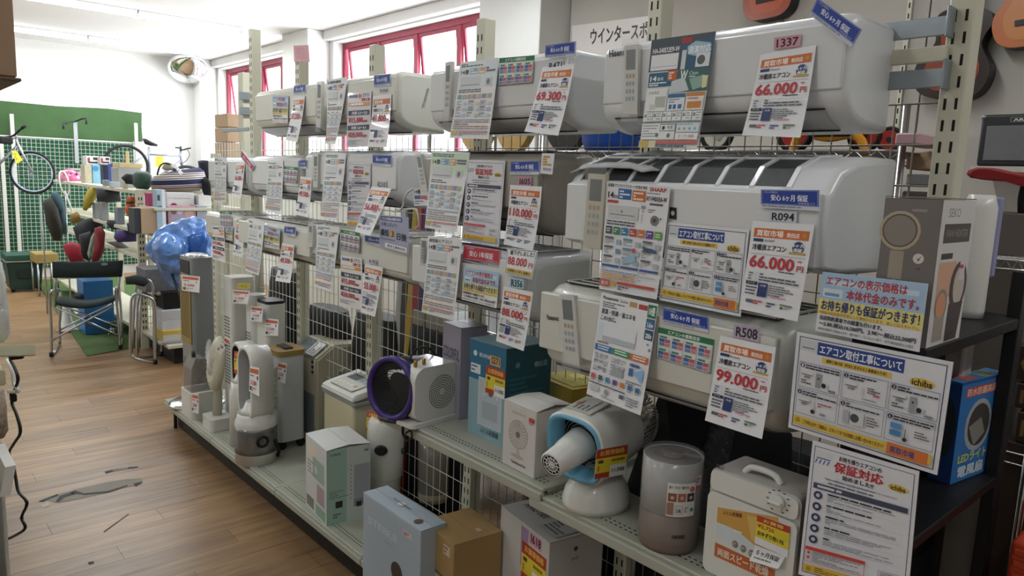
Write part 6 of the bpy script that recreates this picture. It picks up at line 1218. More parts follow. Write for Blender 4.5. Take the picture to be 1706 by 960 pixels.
# ================================================================== black shelving unit at the near end, signs, and what lies beyond
yn = P(1530, 700, x=1.52).y; xb = P(1684, 700, y=yn).x; yfz = 0.64
zs1, zs2, zs3 = P(1538, 585, y=yn).z, P(1537, 890, y=yn).z, 0.42
BLK = mat('black_laminate', '#131315', 0.5, var=0.15, scale=8)
t = thing('open_shelf_unit', 'black open shelf unit at the near end of the white gondola', 'shelf', ((1.52+xb)/2, (yn+yfz)/2, 0))
for x_, y_ in ((1.52, yn), (1.52, yfz-0.03), (xb-0.05, yn), (xb-0.05, yfz-0.03)):
    bm = new(); box2(bm, (x_, y_, 0.001), (x_+0.05, y_+0.03, 1.62 if x_ > 1.6 else zs1), 0, 0.002, 1); link('leg', bm, BLK, t)
for z in (zs1, zs2, zs3):
    bm = new(); box2(bm, (1.522, yn+0.002, z-0.028), (xb-0.002, yfz-0.002, z-0.0005), 0, 0.003, 1); link('shelf', bm, BLK, t)
bm = new(); box2(bm, (1.56, yfz-0.02, zs3), (xb-0.05, yfz-0.008, zs1-0.03), 0); link('back_panel', bm, BLK, t)
# signs taped along its front edge
BOARD = mat('sign_board', '#e3e5ec', 0.3, var=0.02, coat=0.5)
sheet('notice_card', 'blue and yellow price notice on the front edge of the black shelf unit', 'sign', flat((1371, 453), (1546, 473), (1531, 587), (1358, 551), x=1.500), d_notice, paper=BOARD, th=0.003)
sheet('install_sign', 'large blue framed installation guide on the front of the black shelf unit', 'sign', flat((1328, 553), (1588, 604), (1561, 792), (1313, 712), x=1.494), d_install, paper=BOARD, th=0.003)
sheet('warranty_poster', 'white warranty poster on the front of the black shelf unit, below the installation guide', 'poster', flat((1354, 734), (1531, 786), (1511, 1006), (1330, 957), x=1.498), d_warranty, paper=BOARD, th=0.003)
# fan heater carton on top
def d_fh(s):
    s.rect(0, 0, 1, 1, '#75706c'); s.lines(0.5, 0.06, 0.85, 0.1, 1, '#9a948f')
    s.disc(0.32, 0.22, 0.135, '#b5a68e'); s.disc(0.32, 0.22, 0.115, '#5a5450'); s.disc(0.32, 0.22, 0.105, '#8b857f'); s.rect(0.19, 0.36, 0.44, 0.60, '#a3988a'); s.rect(0.19, 0.555, 0.30, 0.60, '#5a5450'); s.rect(0.34, 0.555, 0.43, 0.60, '#5a5450')
    s.disc(0.27, 0.78, 0.14, '#4f4a46'); s.disc(0.27, 0.78, 0.11, '#8b857f'); s.disc(0.70, 0.40, 0.035, '#d8d4ce'); s.poly([(0.67, 0.395), (0.70, 0.42), (0.76, 0.375), (0.70, 0.405)], '#26221f'); s.text('toffy', 0.66, 0.46, 0.76, 0.48, '#4b4744')
def d_fh2(s):
    s.rect(0, 0, 1, 1, '#d9d8d6'); s.text('SEKO', 0.2, 0.055, 0.55, 0.115, '#8a8a8a'); s.rect(0.12, 0.16, 0.92, 0.29, '#57524f'); s.text('FAN HEATER', 0.2, 0.20, 0.85, 0.25, '#9a948e'); s.rect(0.12, 0.36, 0.46, 0.40, '#4b4744')
    s.poly([(0.10, 0.42), (0.6, 0.42), (0.66, 0.62), (0.10, 0.76)], '#dcb092'); s.disc(0.28, 0.72, 0.115, '#8f8a82'); s.disc(0.28, 0.72, 0.09, '#d99a7c'); s.rect(0.14, 0.80, 0.42, 0.97, '#a39c92')
    s.disc(0.74, 0.60, 0.175, '#514a4c', ru=0.26); s.disc(0.76, 0.60, 0.14, '#cfc2b4', ru=0.17); s.poly([(0.52, 0.72), (0.95, 0.72), (0.86, 0.99), (0.50, 0.99)], '#514a4c'); s.lines(0.54, 0.93, 0.84, 0.98, 3, '#2a2627', 0.5); s.rect(0.72, 0.42, 0.88, 0.56, '#dcd8d6'); s.lines(0.72, 0.44, 0.88, 0.5, 1, '#c0454a')
carton('appliance_carton', 'grey and white fan heater carton standing on top of the black shelf unit', (1540, 572), (1452, 550), (1600, 560), (1564, 333), zs1+0.001, mat('taupe_carton', '#7d7874', 0.45, var=0.03), d_fh, d_fh2, fr=(1.522, yn+0.004, 0.105, 0.185))
bm = new(); c = P(1640, 540, z=zs1); c = Vector((xb-0.145, yn+0.09, zs1)); lathe(bm, [(0.035, 0.0005), (0.037, 0.02), (0.037, 0.27), (0.028, 0.30)], c, 28); t = thing('bottle_carton', 'white rounded canister behind the fan heater carton', 'canister', c); link('body', bm, WPL, t)
bm = new(); box2(bm, (c.x+0.025, c.y-0.035, c.z+0.1), (c.x+0.055, c.y-0.02, c.z+0.295), 0, 0.004); link('label', bm, mat('violet_label', '#8f90b8', 0.4), t)
# blue washer style cartons
BLUE = mat('bright_blue_carton', '#2a6cb0', 0.4, var=0.04)
def d_wash(s):
    s.rect(0, 0, 1, 1, '#3a7cc0'); s.rect(0.1, 0.04, 0.9, 0.14, '#b8504c'); s.text('防水防塵高画質', 0.13, 0.05, 0.87, 0.13, '#f0c8b8', True)
    s.disc(0.45, 0.45, 0.27, '#a9b2ba'); s.disc(0.46, 0.45, 0.22, '#4a4642'); s.poly([(0.25, 0.45), (0.5, 0.38), (0.62, 0.55), (0.4, 0.66)], '#8a8a86'); s.disc(0.84, 0.27, 0.08, '#e3d44a'); s.text('LEDライト付', 0.1, 0.71, 0.86, 0.81, '#d8e06a', True); s.text('電風扇', 0.12, 0.84, 0.66, 0.96, '#dce8f0', True); s.rect(0.80, 0.58, 0.98, 0.72, '#d8d4d6'); s.lines(0.82, 0.6, 0.96, 0.7, 2, '#c04a4a')
def d_washt(s): s.rect(0, 0, 1, 1, '#4a80b8'); s.rect(0.05, 0.15, 0.9, 0.45, '#a8b8a8'); s.text('LED付', 0.1, 0.2, 0.8, 0.4, '#5a8a4a', True); s.rect(0.05, 0.6, 0.9, 0.85, '#b8605c')
def d_washl(s): s.rect(0, 0, 1, 1, '#1f3f74'); s.disc(0.5, 0.45, 0.3, '#2c3038', ru=0.42)
carton('appliance_carton', 'bright blue carton with a round door picture on the middle black shelf', (1582, 808), (1545, 795), (1648, 776), (1608, 641), zs2+0.001, BLUE, d_washl, d_wash, d_washt)
def d_w2(s): s.rect(0, 0, 1, 1, '#4a74a4'); s.text('停電対策!!', 0.05, 0.06, 0.8, 0.16, '#b8544c', True); s.disc(0.35, 0.6, 0.4, '#4c4a48'); s.disc(0.35, 0.6, 0.32, '#6c6a66'); s.disc(0.72, 0.42, 0.09, '#d8c23a')
carton('appliance_carton', 'blue carton with a red heading and yellow disc on the lowest black shelf', (1612, 1010), (1545, 985), (1655, 995), (1646, 889), zs3+0.001, BLUE, d_w2, lambda s: (s.rect(0, 0, 1, 1, '#3a72b4'), s.rect(0.2, 0.1, 0.8, 1, '#cfd6de')), d_washt)
bm = new(); A_ = P(1640, 600, y=yn+0.10); c = Vector((xb-0.11, yn+0.13, zs2+0.001)); box(bm, c+Vector((0, 0.0, 0.19)), (0.07, 0.10, 0.375), 0, 0.01); tt = link('bagged_carton', bm, mat('dull_bag', '#a9a8a6', 0.25, var=0.15, scale=20, bump=0.4, bscale=30), None, 'pale bagged packet standing behind the bright blue carton', 'packet')
bm = new(); c = Vector((1.60, yn+0.11, zs3+0.001)); lathe(bm, [(0.055, 0), (0.068, 0.03), (0.06, 0.10), (0.03, 0.135)], c, 24, 0, None); link('kettle', bm, WPL, None, 'white rounded kettle shape low on the black shelf', 'kettle')
# ------------------------------------------------------------------ right wall: guitars, ledge, amplifier
def guitar(label, cpx, s_, top, inner, tilt=0, side=DARK):
    c = P(*cpx, x=XW-0.14); t = thing('acoustic_guitar', label, 'guitar', c)
    out = []
    half = [(0, -0.245), (0.10, -0.24), (0.165, -0.20), (0.19, -0.13), (0.185, -0.06), (0.145, 0.0), (0.118, 0.05), (0.125, 0.10), (0.143, 0.15), (0.13, 0.205), (0.07, 0.235), (0, 0.238)]
    sm = smooth_path([(a, b, 0) for a, b in half], 4); pts = [(p.x, p.y) for p in sm]+[(-p.x, p.y) for p in reversed(sm[1:-1])]
    ca, sa = math.cos(math.radians(tilt)), math.sin(math.radians(tilt))
    R = lambda L: [((a*ca-b*sa)*s_, (a*sa+b*ca)*s_) for a, b in L]
    U, V_ = (0, -1, 0), (0, 0, 1)
    bm = new(); prism(bm, R(pts), c, U, V_, (0.10, 0, 0)); link('sides', bm, side, t)
    bm = new(); prism(bm, R([(a*0.995, b*0.995) for a, b in pts]), c+Vector((-0.001, 0, 0)), U, V_, (-0.003, 0, 0)); b_ = link('soundboard', bm, top, t)
    bm = new(); prism(bm, R([(a*0.72, b*0.8-0.01) for a, b in pts]), c+Vector((-0.0045, 0, 0)), U, V_, (-0.001, 0, 0)); link('burst', bm, inner, b_)
    bm = new(); prism(bm, R([(0.05*math.cos(k*math.pi/12), 0.06+0.05*math.sin(k*math.pi/12)) for k in range(24)]), c+Vector((-0.006, 0, 0)), U, V_, (-0.001, 0, 0)); link('sound_hole', bm, BLACK, b_)
    bm = new(); prism(bm, R([(-0.08, -0.13), (0.08, -0.13), (0.08, -0.10), (-0.08, -0.10)]), c+Vector((-0.006, 0, 0)), U, V_, (-0.008, 0, 0)); link('bridge', bm, DARK, b_)
    bm = new(); prism(bm, R([(-0.028, 0.10), (0.028, 0.10), (0.024, 0.62), (-0.024, 0.62)]), c+Vector((-0.007, 0, 0)), U, V_, (-0.016, 0, 0)); prism(bm, R([(-0.03, 0.62), (0.03, 0.62), (0.038, 0.80), (-0.038, 0.80)]), c+Vector((-0.004, 0, 0)), U, V_, (-0.014, 0, 0)); link('neck', bm, DARK, t)
    bm = new()
    for k in range(6): a = -0.02+k*0.008; q = R([(a, -0.115), (a*0.8, 0.62)]); tube(bm, [c+Vector((-0.026, -q[0][0], q[0][1])), c+Vector((-0.026, -q[1][0], q[1][1]))], 0.0008, 3)
    link('strings', bm, ALU, t)
    bm = new(); q = R([(0, 0.64)])[0]; tube(bm, [c+Vector((0.105, -q[0], q[1])), c+Vector((0.02, -q[0], q[1]))], 0.008, 6); link('wall_hook', bm, DARK, t); return t
RB = mat('burst_dark', '#24120d', 0.25, var=0.1, coat=0.5); RI = mat('burst_red', '#8a3a1e', 0.25, var=0.15, coat=0.5); OG = mat('orange_spruce', '#b8652e', 0.3, var=0.05, coat=0.5); OG2 = mat('orange_spruce_light', '#c07a3c', 0.3, var=0.05, coat=0.5)
guitar('orange red acoustic guitar at the top edge above the near air conditioner', (1279, -28), 0.92, mat('cherry_top', '#a3482a', 0.3, var=0.06, coat=0.5), mat('cherry_inner', '#b5502e', 0.3, var=0.06, coat=0.5), 3)
guitar('dark red sunburst acoustic guitar hanging behind the near upright', (1592, 88), 1.0, RB, RI, -7)
guitar('golden orange acoustic guitar cut off at the right edge', (1722, -2), 0.95, OG, OG2, 5, mat('teal_side', '#2f4a48', 0.4))
ledge = P(1640, 277, x=XW-0.35)
t = thing('wall_ledge', 'pale wall ledge under the guitar amplifier', 'shelf', (XW-0.2, ledge.y-0.3, ledge.z-0.03)); bm = new(); box2(bm, (XW-0.36, ledge.y-0.8, ledge.z-0.03), (XW-0.031, ledge.y+0.06, ledge.z), 0, 0.003); link('board', bm, WALLB, t)
bm = new(); box2(bm, (XW-0.10, ledge.y-0.7, ledge.z-0.16), (XW-0.031, ledge.y-0.66, ledge.z-0.031), 0); link('bracket', bm, STEEL, t)
a = P(1626, 272, x=XW-0.34); h = P(1626, 192, x=XW-0.34).z-ledge.z; w = 0.36
t = thing('guitar_amplifier', 'black guitar amplifier with a grey grille cloth on the wall ledge', 'amplifier', (XW-0.24, a.y-w/2, ledge.z))
bm = new(); box2(bm, (XW-0.34, a.y-w, ledge.z+0.001), (XW-0.14, a.y, ledge.z+h), 0, 0.012, 2); link('cabinet', bm, DARK, t)
bm = new(); box2(bm, (XW-0.346, a.y-w+0.03, ledge.z+0.03), (XW-0.338, a.y-0.03, ledge.z+h*0.78), 0, 0.002, 1); g_ = link('grille_cloth', bm, mat('grille_cloth', '#6c6c6e', 0.8, bump=0.3, bscale=300), t)
bm = new(); sl = []; s = Surf(bm, [Vector((XW-0.342, a.y-0.13, ledge.z+h*0.93)), Vector((XW-0.342, a.y-0.23, ledge.z+h*0.93)), Vector((XW-0.342, a.y-0.23, ledge.z+h*0.85)), Vector((XW-0.342, a.y-0.13, ledge.z+h*0.85))], sl); s.frame(0, 0, 1, 1, 0.06, '#b9b9bb'); s.text('ARIA', 0.12, 0.2, 0.88, 0.8, '#c9c9cb', True); link('badge', bm, sl, t)
bm = new()
for sx in (0.0, 1.0):
    ellip(bm, (XW-0.335, a.y-0.008-sx*(w-0.016), ledge.z+h-0.01), (0.014, 0.014, 0.014))
link('corner', bm, GALV, t)
# slotted standards fixed to the wall
for px in (1512, 1590): 
    yy = P(px, 60, x=XW-0.035).y; bm = new(); box2(bm, (XW-0.055, yy-0.014, 0.3), (XW-0.0305, yy+0.014, 3.2), 0, 0.002, 1); bs = new(); z = 0.35
    while z < 3.15: box2(bs, (XW-0.0556, yy-0.004, z), (XW-0.055, yy+0.004, z+0.03)); z += 0.06
    o = link('wall_standard', bm, STEEL, wr); link('slots', bs, HOLE, o, kind='stuff')
# winter sports banner
bm = new(); sl = []; q = [P(953, 43, x=XW-0.05), P(1100, 24, x=XW-0.05), P(1098, 95, x=XW-0.05), P(953, 112, x=XW-0.05)]
s = Surf(bm, q, sl); s.paper(mat('banner_white', '#d6d0cb', 0.35, var=0.02), 0.002); s.text('ウインタースポ', 0.23, 0.12, 0.87, 0.50, '#2c2b2c', True)
banner = link('banner', bm, sl, None, 'white banner with heavy black characters on the wall above the top row', 'banner')
# exercise seat, wire shelf and boxes at the right edge
t = thing('exercise_bike', 'red padded seat on a bent black tubular frame at the right edge', 'exercise bike', P(1690, 420, x=2.55)); X_ = 2.55
bm = new(); pr = [(1615, 291), (1618, 284), (1632, 279), (1655, 280), (1700, 290), (1760, 300), (1760, 320), (1712, 312), (1680, 303), (1640, 300), (1622, 297)]; pp = [P(*v, x=X_) for v in pr]; n_ = len(pp)
rings = []
for dx, sc in ((-0.06, 0.75), (-0.045, 0.93), (0, 1.0), (0.05, 1.0), (0.095, 0.93), (0.11, 0.75)):
    cc = sum(pp, Vector())/n_; rings.append([cc+(v-cc)*sc+Vector((dx, 0, 0)) for v in pp])
skin(bm, rings, 0, True, False, True); link('seat', bm, mat('red_fabric', '#8e1d20', 0.75, var=0.06, bump=0.2, bscale=200), t)
bm = new(); tube(bm, smooth_path([P(1712, 306, x=X_+0.02), P(1706, 330, x=X_+0.02), P(1704, 372, x=X_+0.02), P(1690, 380, x=X_+0.02), P(1662, 396, x=X_+0.02), P(1640, 414, x=X_+0.02), P(1668, 415, x=X_+0.02), P(1700, 396, x=X_+0.02), P(1725, 380, x=X_+0.02)], 5), 0.016, 8); link('frame', bm, BLACK, t)
t = thing('wire_shelf', 'chrome wire shelf with a truss edge at the right edge', 'shelf', P(1690, 438, x=2.3)); X_ = 2.30
A_, B_ = P(1642, 430, x=X_), P(1760, 440, x=X_); A_.z = B_.z = (A_.z+B_.z)/2; A_.y += 0.2
bm = new()
for dz in (0, -0.025): tube(bm, [A_+Vector((0, 0, dz)), B_+Vector((0, 0, dz))], 0.004, 6)
n_ = 26; tube(bm, [A_.lerp(B_, k/n_)+Vector((0, 0, -0.025 if k % 2 else 0)) for k in range(n_+1)], 0.0025, 4); link('truss', bm, CHROME, t)
bm = new()
for k in range(26): q = A_.lerp(B_, k/25); cyl(bm, q, q+Vector((0.42, 0, 0)), 0.002, n=4)
link('wires', bm, CHROME, t, kind='stuff')
for q in (A_, B_):
    for dx in (0.01, 0.41): bm = new(); cyl(bm, (q.x+dx, q.y, 0.002), (q.x+dx, q.y, q.z+0.04), 0.012, n=10); link('post', bm, CHROME, t)
BR = mat('dark_brown_carton', '#3a2c22', 0.6, var=0.08)
for k, (y0, y1, tx) in enumerate(((572, 630, '03'), (636, 678, 'NO'), (683, 735, 'NO'))):
    X_ = 2.33; a, b_ = P(1688, y1, x=X_), P(1790, y0, x=X_); bm = new(); sl = [BR]; za_, zb_ = a.z, P(1688, y0, x=X_).z
    box2(bm, (X_, a.y-0.40, za_), (X_+0.3, a.y, zb_), 0, 0.003, 1); s = Surf(bm, [Vector((X_, a.y, zb_)), Vector((X_, a.y-0.4, zb_)), Vector((X_, a.y-0.4, za_)), Vector((X_, a.y, za_))], sl); s.text(tx, 0.03, 0.25, 0.36, 0.8, '#8a6b45'); s.rect(0, 0, 1, 0.05, '#8a6b45')
    link('carton', bm, sl, None, 'dark brown carton lettered %s, %s of the stack at the right edge' % (tx, ('top', 'middle', 'bottom')[k]), 'box')
X_ = 2.33; zc = P(1688, 735, x=X_).z; yb_ = P(1688, 735, x=X_).y
t = thing('storage_cabinet', 'dark brown cabinet under the carton stack at the right edge', 'cabinet', (X_+0.2, yb_-0.3, 0)); bm = new(); box2(bm, (X_, yb_-0.6, 0.002), (X_+0.33, yb_+0.02, zc-0.002), 0, 0.004, 1); link('body', bm, BR, t)
bm = new()
for dz in (0.03, 0.06): tube(bm, [(X_-0.01, yb_+0.02, zc-dz), (X_-0.01, yb_-0.6, zc-dz)], 0.004, 6)
link('rail', bm, CHROME, t)
a = P(1684, 900, x=2.0); bm = new(); zz = 0.003; 
t = thing('plastic_crate', 'ribbed orange plastic crate at the lower right edge', 'crate', (2.1, a.y-0.15, zz)); rr = []
bm = new(); box2(bm, (2.0, a.y-0.3, zz), (2.25, a.y, a.z), 0, 0.01)
link('crate', bm, mat('orange_plastic', '#c8482a', 0.4), t); bm = new()
k = 0
while zz+0.03+k*0.03 < a.z-0.01: box2(bm, (1.994, a.y-0.29, zz+0.03+k*0.03), (2.0, a.y-0.01, zz+0.045+k*0.03), 0, 0.002, 1); k += 1
link('ribs', bm, mat('orange_plastic', '#c8482a', 0.4), t)
# ================================================================== behind the wire panels
t = thing('wire_rack', 'chrome wire rack standing behind the air conditioner shelf', 'rack', (2.65, 2.0, 0))
xr0, xr1 = 2.42, 2.90; zr = P(1060, 252, x=xr0).z
yA_, yB_ = P(830, 250, x=xr0).y+0.6, P(1502, 250, x=xr0).y
for zz in (zr, 1.0, 0.25):
    bm = new()
    for xx in (xr0, xr1):
        for dz in (0, -0.03): tube(bm, [(xx, yB_, zz+dz), (xx, yA_, zz+dz)], 0.004, 5)
        n_ = 70; tube(bm, [(xx, yB_+(yA_-yB_)*k/n_, zz-(0.03 if k % 2 else 0)) for k in range(n_+1)], 0.002, 4)
    link('truss', bm, CHROME, t, kind='stuff')
    bm = new(); box2(bm, (xr0+0.01, yB_+0.01, zz-0.006), (xr1-0.01, yA_-0.01, zz-0.001)); link('shelf_liner', bm, mat('grey_liner', '#6a6a68', 0.6), t)
for yy in (yA_, (yA_+yB_)/2+0.35, yB_+0.95, yB_):
    for xx in (xr0, xr1): bm = new(); cyl(bm, (xx, yy, 0.002), (xx, yy, zr+0.14), 0.013, n=10); link('post', bm, CHROME, t)
def wheel(bm, c, r, tw, mi_t=0, mi_h=1, ax=Vector((1, 0, 0)), n=28, spokes=0):
    u, v = perp(ax); tube(bm, [c+u*(r-tw)*math.cos(2*math.pi*k/n)+v*(r-tw)*math.sin(2*math.pi*k/n) for k in range(n)], tw, 8, mi_t, closed=True)
    cyl(bm, c-ax*tw*0.5, c+ax*tw*0.5, r-tw*1.6, n=24, mi=mi_h); cyl(bm, c-ax*tw*1.2, c+ax*tw*1.2, r*0.2, n=16, mi=2)
RUB = mat('rubber', '#141415', 0.7); REDP = mat('red_plastic', '#b02a22', 0.35); YELP = mat('yellow_plastic', '#d8931c', 0.35); CREAM = mat('cream_plastic', '#d0ccb8', 0.4)
def trike(label, wl, col, frame_px, fcol, xw=2.62):
    t = thing('balance_bike', label, 'tricycle', (xw, P(*wl[0][0], x=xw).y, zr))
    for (c, rp) in wl:
        cc = P(*c, x=xw); r = rad(cc, rp*2); cc.z = zr+r+0.002; bm = new(); wheel(bm, cc, r, r*0.16); link('wheel', bm, [RUB, col, DARK], t)
    bm = new(); tube(bm, smooth_path([P(*q, x=xw-0.05) for q in frame_px], 5), 0.016, 8); link('frame', bm, fcol, t)
trike('cream wheeled toy tricycle seen between the middle and top rows', [((1193, 240), 33)], CREAM, [(1195, 232), (1210, 210), (1216, 200)], CREAM)
trike('toy tricycle with red wheels and a yellow fork behind the wires', [((1322, 252), 34)], REDP, [(1320, 255), (1330, 225), (1340, 205)], YELP)
trike('toy tricycle with a curved yellow frame and two red wheels at the near end', [((1437, 262), 30), ((1478, 268), 22)], REDP, [(1360, 226), (1385, 229), (1418, 224), (1436, 236), (1443, 262)], YELP)
bm = new(); box(bm, P(1392, 222, x=2.6), (0.12, 0.16, 0.03), 0, 0.012); link('toy_saddle', bm, DARK, None, 'black toy saddle above the curved yellow frame', 'saddle')
a, b_ = P(972, 247, x=2.6), P(1062, 250, x=2.6)
t = thing('toy_basket', 'blue oval basket holding red and yellow toys behind the wires', 'basket', (2.62, (a.y+b_.y)/2, zr)); w = (a.y-b_.y)/2
bm = new(); skin(bm, [[Vector((2.62+0.14*k*math.cos(q*math.pi/14), (a.y+b_.y)/2+w*k*math.sin(q*math.pi/14), zr+zz)) for q in range(28)] for k, zz in ((0.8, 0.002), (0.92, 0.05), (1.0, 0.15), (1.03, 0.155), (0.96, 0.15), (0.85, 0.02))], 0, True); link('basket', bm, mat('blue_plastic', '#1f4fa8', 0.35), t)
yc = (a.y+b_.y)/2
bm = new(); cyl(bm, (2.62, yc, zr+0.03), (2.62, yc, zr+0.19), 0.035, n=20); link('toy_can', bm, REDP, None, 'red toy cup in the blue basket', 'toy')
bm = new(); ellip(bm, (2.60, yc-0.09, zr+0.14), (0.04, 0.05, 0.05)); link('toy_ball', bm, mat('toy_yellow', '#cf9a3a', 0.5), None, 'yellow toy beside the red cup in the blue basket', 'toy')
for k, (px, m, lb) in enumerate(((790, mat('guitar_cream', '#c9a76a', 0.3), 'amber violin shaped body leaning at the left behind the wires'), (852, mat('guitar_amber', '#c8a25c', 0.3), 'amber wooden body with a dark mark behind the wires'), (938, mat('guitar_black', '#2a2826', 0.4), 'black and cream guitar body behind the wires'))):
    c = P(px, 245, x=2.66); bm = new(); prism(bm, [(0.13*math.cos(a)*(1+0.12*math.cos(2*a)), 0.16*math.sin(a)) for a in [q*math.pi/14 for q in range(28)]], (2.66, c.y, zr+0.165), (0, -1, 0), (0, 0, 1), (0.05, 0, 0)); link('string_instrument', bm, m, None, lb, 'instrument')
# goods on a low counter under the second window
t = thing('counter', 'low white counter under the second window', 'counter', (4.1, 6.6, 0)); bm = new(); box2(bm, (3.85, 5.6, 0.002), (4.30, 8.8, 1.50), 0, 0.004, 1); link('body', bm, WPL, t)
for k, (yy, w, h_, c_, lb) in enumerate(((8.5, 0.18, 0.45, '#c04a6a', 'pink packet at the far end of the window counter'), (8.15, 0.2, 0.35, '#d8d6d8', 'white packet next to the far pink packet on the window counter'), (7.75, 0.22, 0.5, '#4a4c58', 'dark bottle pack on the window counter'), (7.3, 0.2, 0.4, '#b9bcc4', 'silver tins on the window counter'), (6.9, 0.16, 0.48, '#5a5c66', 'grey flask on the window counter'), (6.5, 0.26, 0.42, '#c24468', 'pink carton in the middle of the window counter'), (6.1, 0.2, 0.36, '#dcdadc', 'white carton at the near end of the window counter'))):
    bm = new(); box2(bm, (3.95, yy-w/2, 1.502), (4.15, yy+w/2, 1.50+h_), 0, 0.01); box2(bm, (3.945, yy-w/2+0.02, 1.52+h_*0.3), (3.9495, yy+w/2-0.02, 1.50+h_*0.6), 1); link('packet', bm, [mat('goods'+c_[1:], c_, 0.4, var=0.2, scale=15), PAPER], None, lb, 'packet')
# boxes at the near end of the wire rack
for (name, lb, q, x_, m, dz) in (('carton', 'pink and white flat carton on top of the near rack post', (1490, 1531, 222, 241), 2.36, mat('pink_carton', '#c9a3a6', 0.5, var=0.1, scale=30), 0), ('cardboard_box', 'open brown cardboard box on the rack behind the near upright', (1508, 1560, 252, 282), 2.6, CARD2, 0), ('storage_bin', 'pale plastic bin on the rack below the brown box', (1508, 1552, 290, 308), 2.6, mat('pale_bin', '#9fa3a4', 0.35), 0), ('storage_box', 'grey brown box low behind the near upright', (1500, 1552, 318, 345), 2.55, mat('taupe_box', '#6d655e', 0.6), 0)):
    a, b_ = P(q[0], q[3], x=x_), P(q[1], q[2], x=x_); zb = P(q[0], q[3], x=x_).z; zt = P(q[0], q[2], x=x_).z; bm = new(); box2(bm, (x_, b_.y, zb), (x_+0.25, a.y, zt), 0, 0.004, 1); link(name, bm, m, None, lb, 'box')
bm = new(); a = P(1508, 345, x=2.5); box2(bm, (2.5, a.y-0.35, 0.002), (2.85, a.y+0.02, a.z-0.002), 0, 0.004, 1); link('cabinet', bm, mat('taupe_box', '#6d655e', 0.6), None, 'grey brown cabinet carrying the boxes behind the near upright', 'cabinet')
# dark bags and skis behind the lower half
BAGM = mat('black_bag', '#141519', 0.7, var=0.3, bump=0.3, bscale=18)
bags = [(4.75, 0.45, 1.12, 'black long coat bag hanging behind the far end of the gondola'), (4.15, 0.45, 0.95, 'black bag behind the white tower fans'), (3.55, 0.5, 1.0, 'black snowboard bag behind the air cooler'), (3.0, 0.42, 1.02, 'black snowboard bag behind the ivory dehumidifier'), (1.95, 0.42, 0.98, 'dark bag behind the blue carton'), (1.42, 0.5, 0.90, 'dark bag behind the large round humidifier'), (0.98, 0.38, 1.0, 'dark bag behind the white futon dryer')]
for k, (yy, w, h, lb) in enumerate(bags):
    bm = new(); rnd = random.Random(k); rings = []
    for i in range(9):
        z = 0.004+h*i/8; rings.append([Vector((2.17+0.09*math.cos(a)*(1 if i < 7 else 0.8)+rnd.uniform(-0.008, 0.008), yy+w/2*math.copysign(abs(math.sin(a))**0.6, math.sin(a))*(1 if i < 8 else 0.85)+rnd.uniform(-0.01, 0.01), z)) for a in [q*math.pi/9 for q in range(18)]])
    skin(bm, rings, 0, True); link('gear_bag', bm, BAGM, None, lb, 'bag')
cols = [('#b9bcc0', 'silver'), ('#2a2b30', 'black'), ('#c9a52e', 'yellow'), ('#a82a34', 'red'), ('#4a3a78', 'purple'), ('#6e5f5c', 'brown')]
for k, (cc, nm) in enumerate(cols):
    px = 655+k*9; a = P(px, 470, x=2.12); bm = new()
    zt = P(px, 440, x=2.12).z+0.35
    prism(bm, [(-0.022, 0.003), (0.022, 0.003), (0.026, 0.3), (0.022, zt-0.1), (0.012, zt-0.02), (-0.012, zt-0.02), (-0.022, zt-0.1), (-0.026, 0.3)], (2.10, a.y, 0), (0, -1, 0), (0.05, 0, 1), (0.012, 0, 0)); link('ski', bm, mat('ski_'+nm, cc, 0.3, var=0.1), None, nm+' ski standing upright behind the wire panel, above the purple heater', 'ski', 'skis behind the wire panel')
for k in range(3):
    a = P(700+k*22, 560, x=2.16); bm = new(); box2(bm, (2.14, a.y-0.045, 0.002), (2.17, a.y+0.045, 1.1), 0, 0.004); link('upright_board', bm, mat('grey_board', '#a9a698', 0.6), None, ('first', 'second', 'third')[k]+' pale upright board right of the skis behind the wires', 'board')
# ================================================================== far left: second shelf, camping gear, bicycles
def puff(bm, poly, y, th, mi=0, noise=0.0, seed=1, back=0.6):
    """a stuffed shape: outline on the plane y, swelling towards the aisle and, less, backwards"""
    rnd = random.Random(seed); pts = [P(a, b, y=y) for a, b in poly]; c = sum(pts, Vector())/len(pts); R = []
    for sc, d in ((0.12, -1.0), (0.45, -0.9), (0.75, -0.66), (0.93, -0.36), (1.0, 0.0), (0.93, 0.36*back), (0.6, 0.8*back), (0.12, back)):
        R.append([c+(p-c)*sc+Vector((rnd.uniform(-noise, noise), d*th+rnd.uniform(-noise, noise), rnd.uniform(-noise, noise))) for p in pts])
    return skin(bm, R, mi, True)
def fbox(name, label, cat, px0, px1, py0, py1, y, d, m, draw=None, group=None, zb=None, bev=0.004):
    a, b = P(px0, py1, y=y), P(px1, py1, y=y); z0 = (a.z+b.z)/2 if zb is None else zb; zt = (P(px0, py0, y=y).z+P(px1, py0, y=y).z)/2
    bm = new(); sl = [m]; box2(bm, (a.x, y, z0), (b.x, y+d, zt), 0, bev, 1)
    if draw: s = Surf(bm, [Vector((a.x, y, zt)), Vector((b.x, y, zt)), Vector((b.x, y, z0)), Vector((a.x, y, z0))], sl); draw(s)
    return link(name, bm, sl, None, label, cat, group)
X2 = 2.0
y2n, y2f = P(228, 320, x=X2).y, P(97, 298, x=X2).y+0.35
z1_, z2_, z3_ = (P(109, 300, x=X2).z+P(225, 320, x=X2).z)/2, (P(136, 354, x=X2).z+P(191, 379, x=X2).z)/2, (P(176, 407, x=X2).z+P(217, 422, x=X2).z)/2
sh = thing('display_shelf', 'grey white metal shelf of camping goods beside the mesh covered far wall', 'shelf', (X2+0.25, (y2n+y2f)/2, 0))
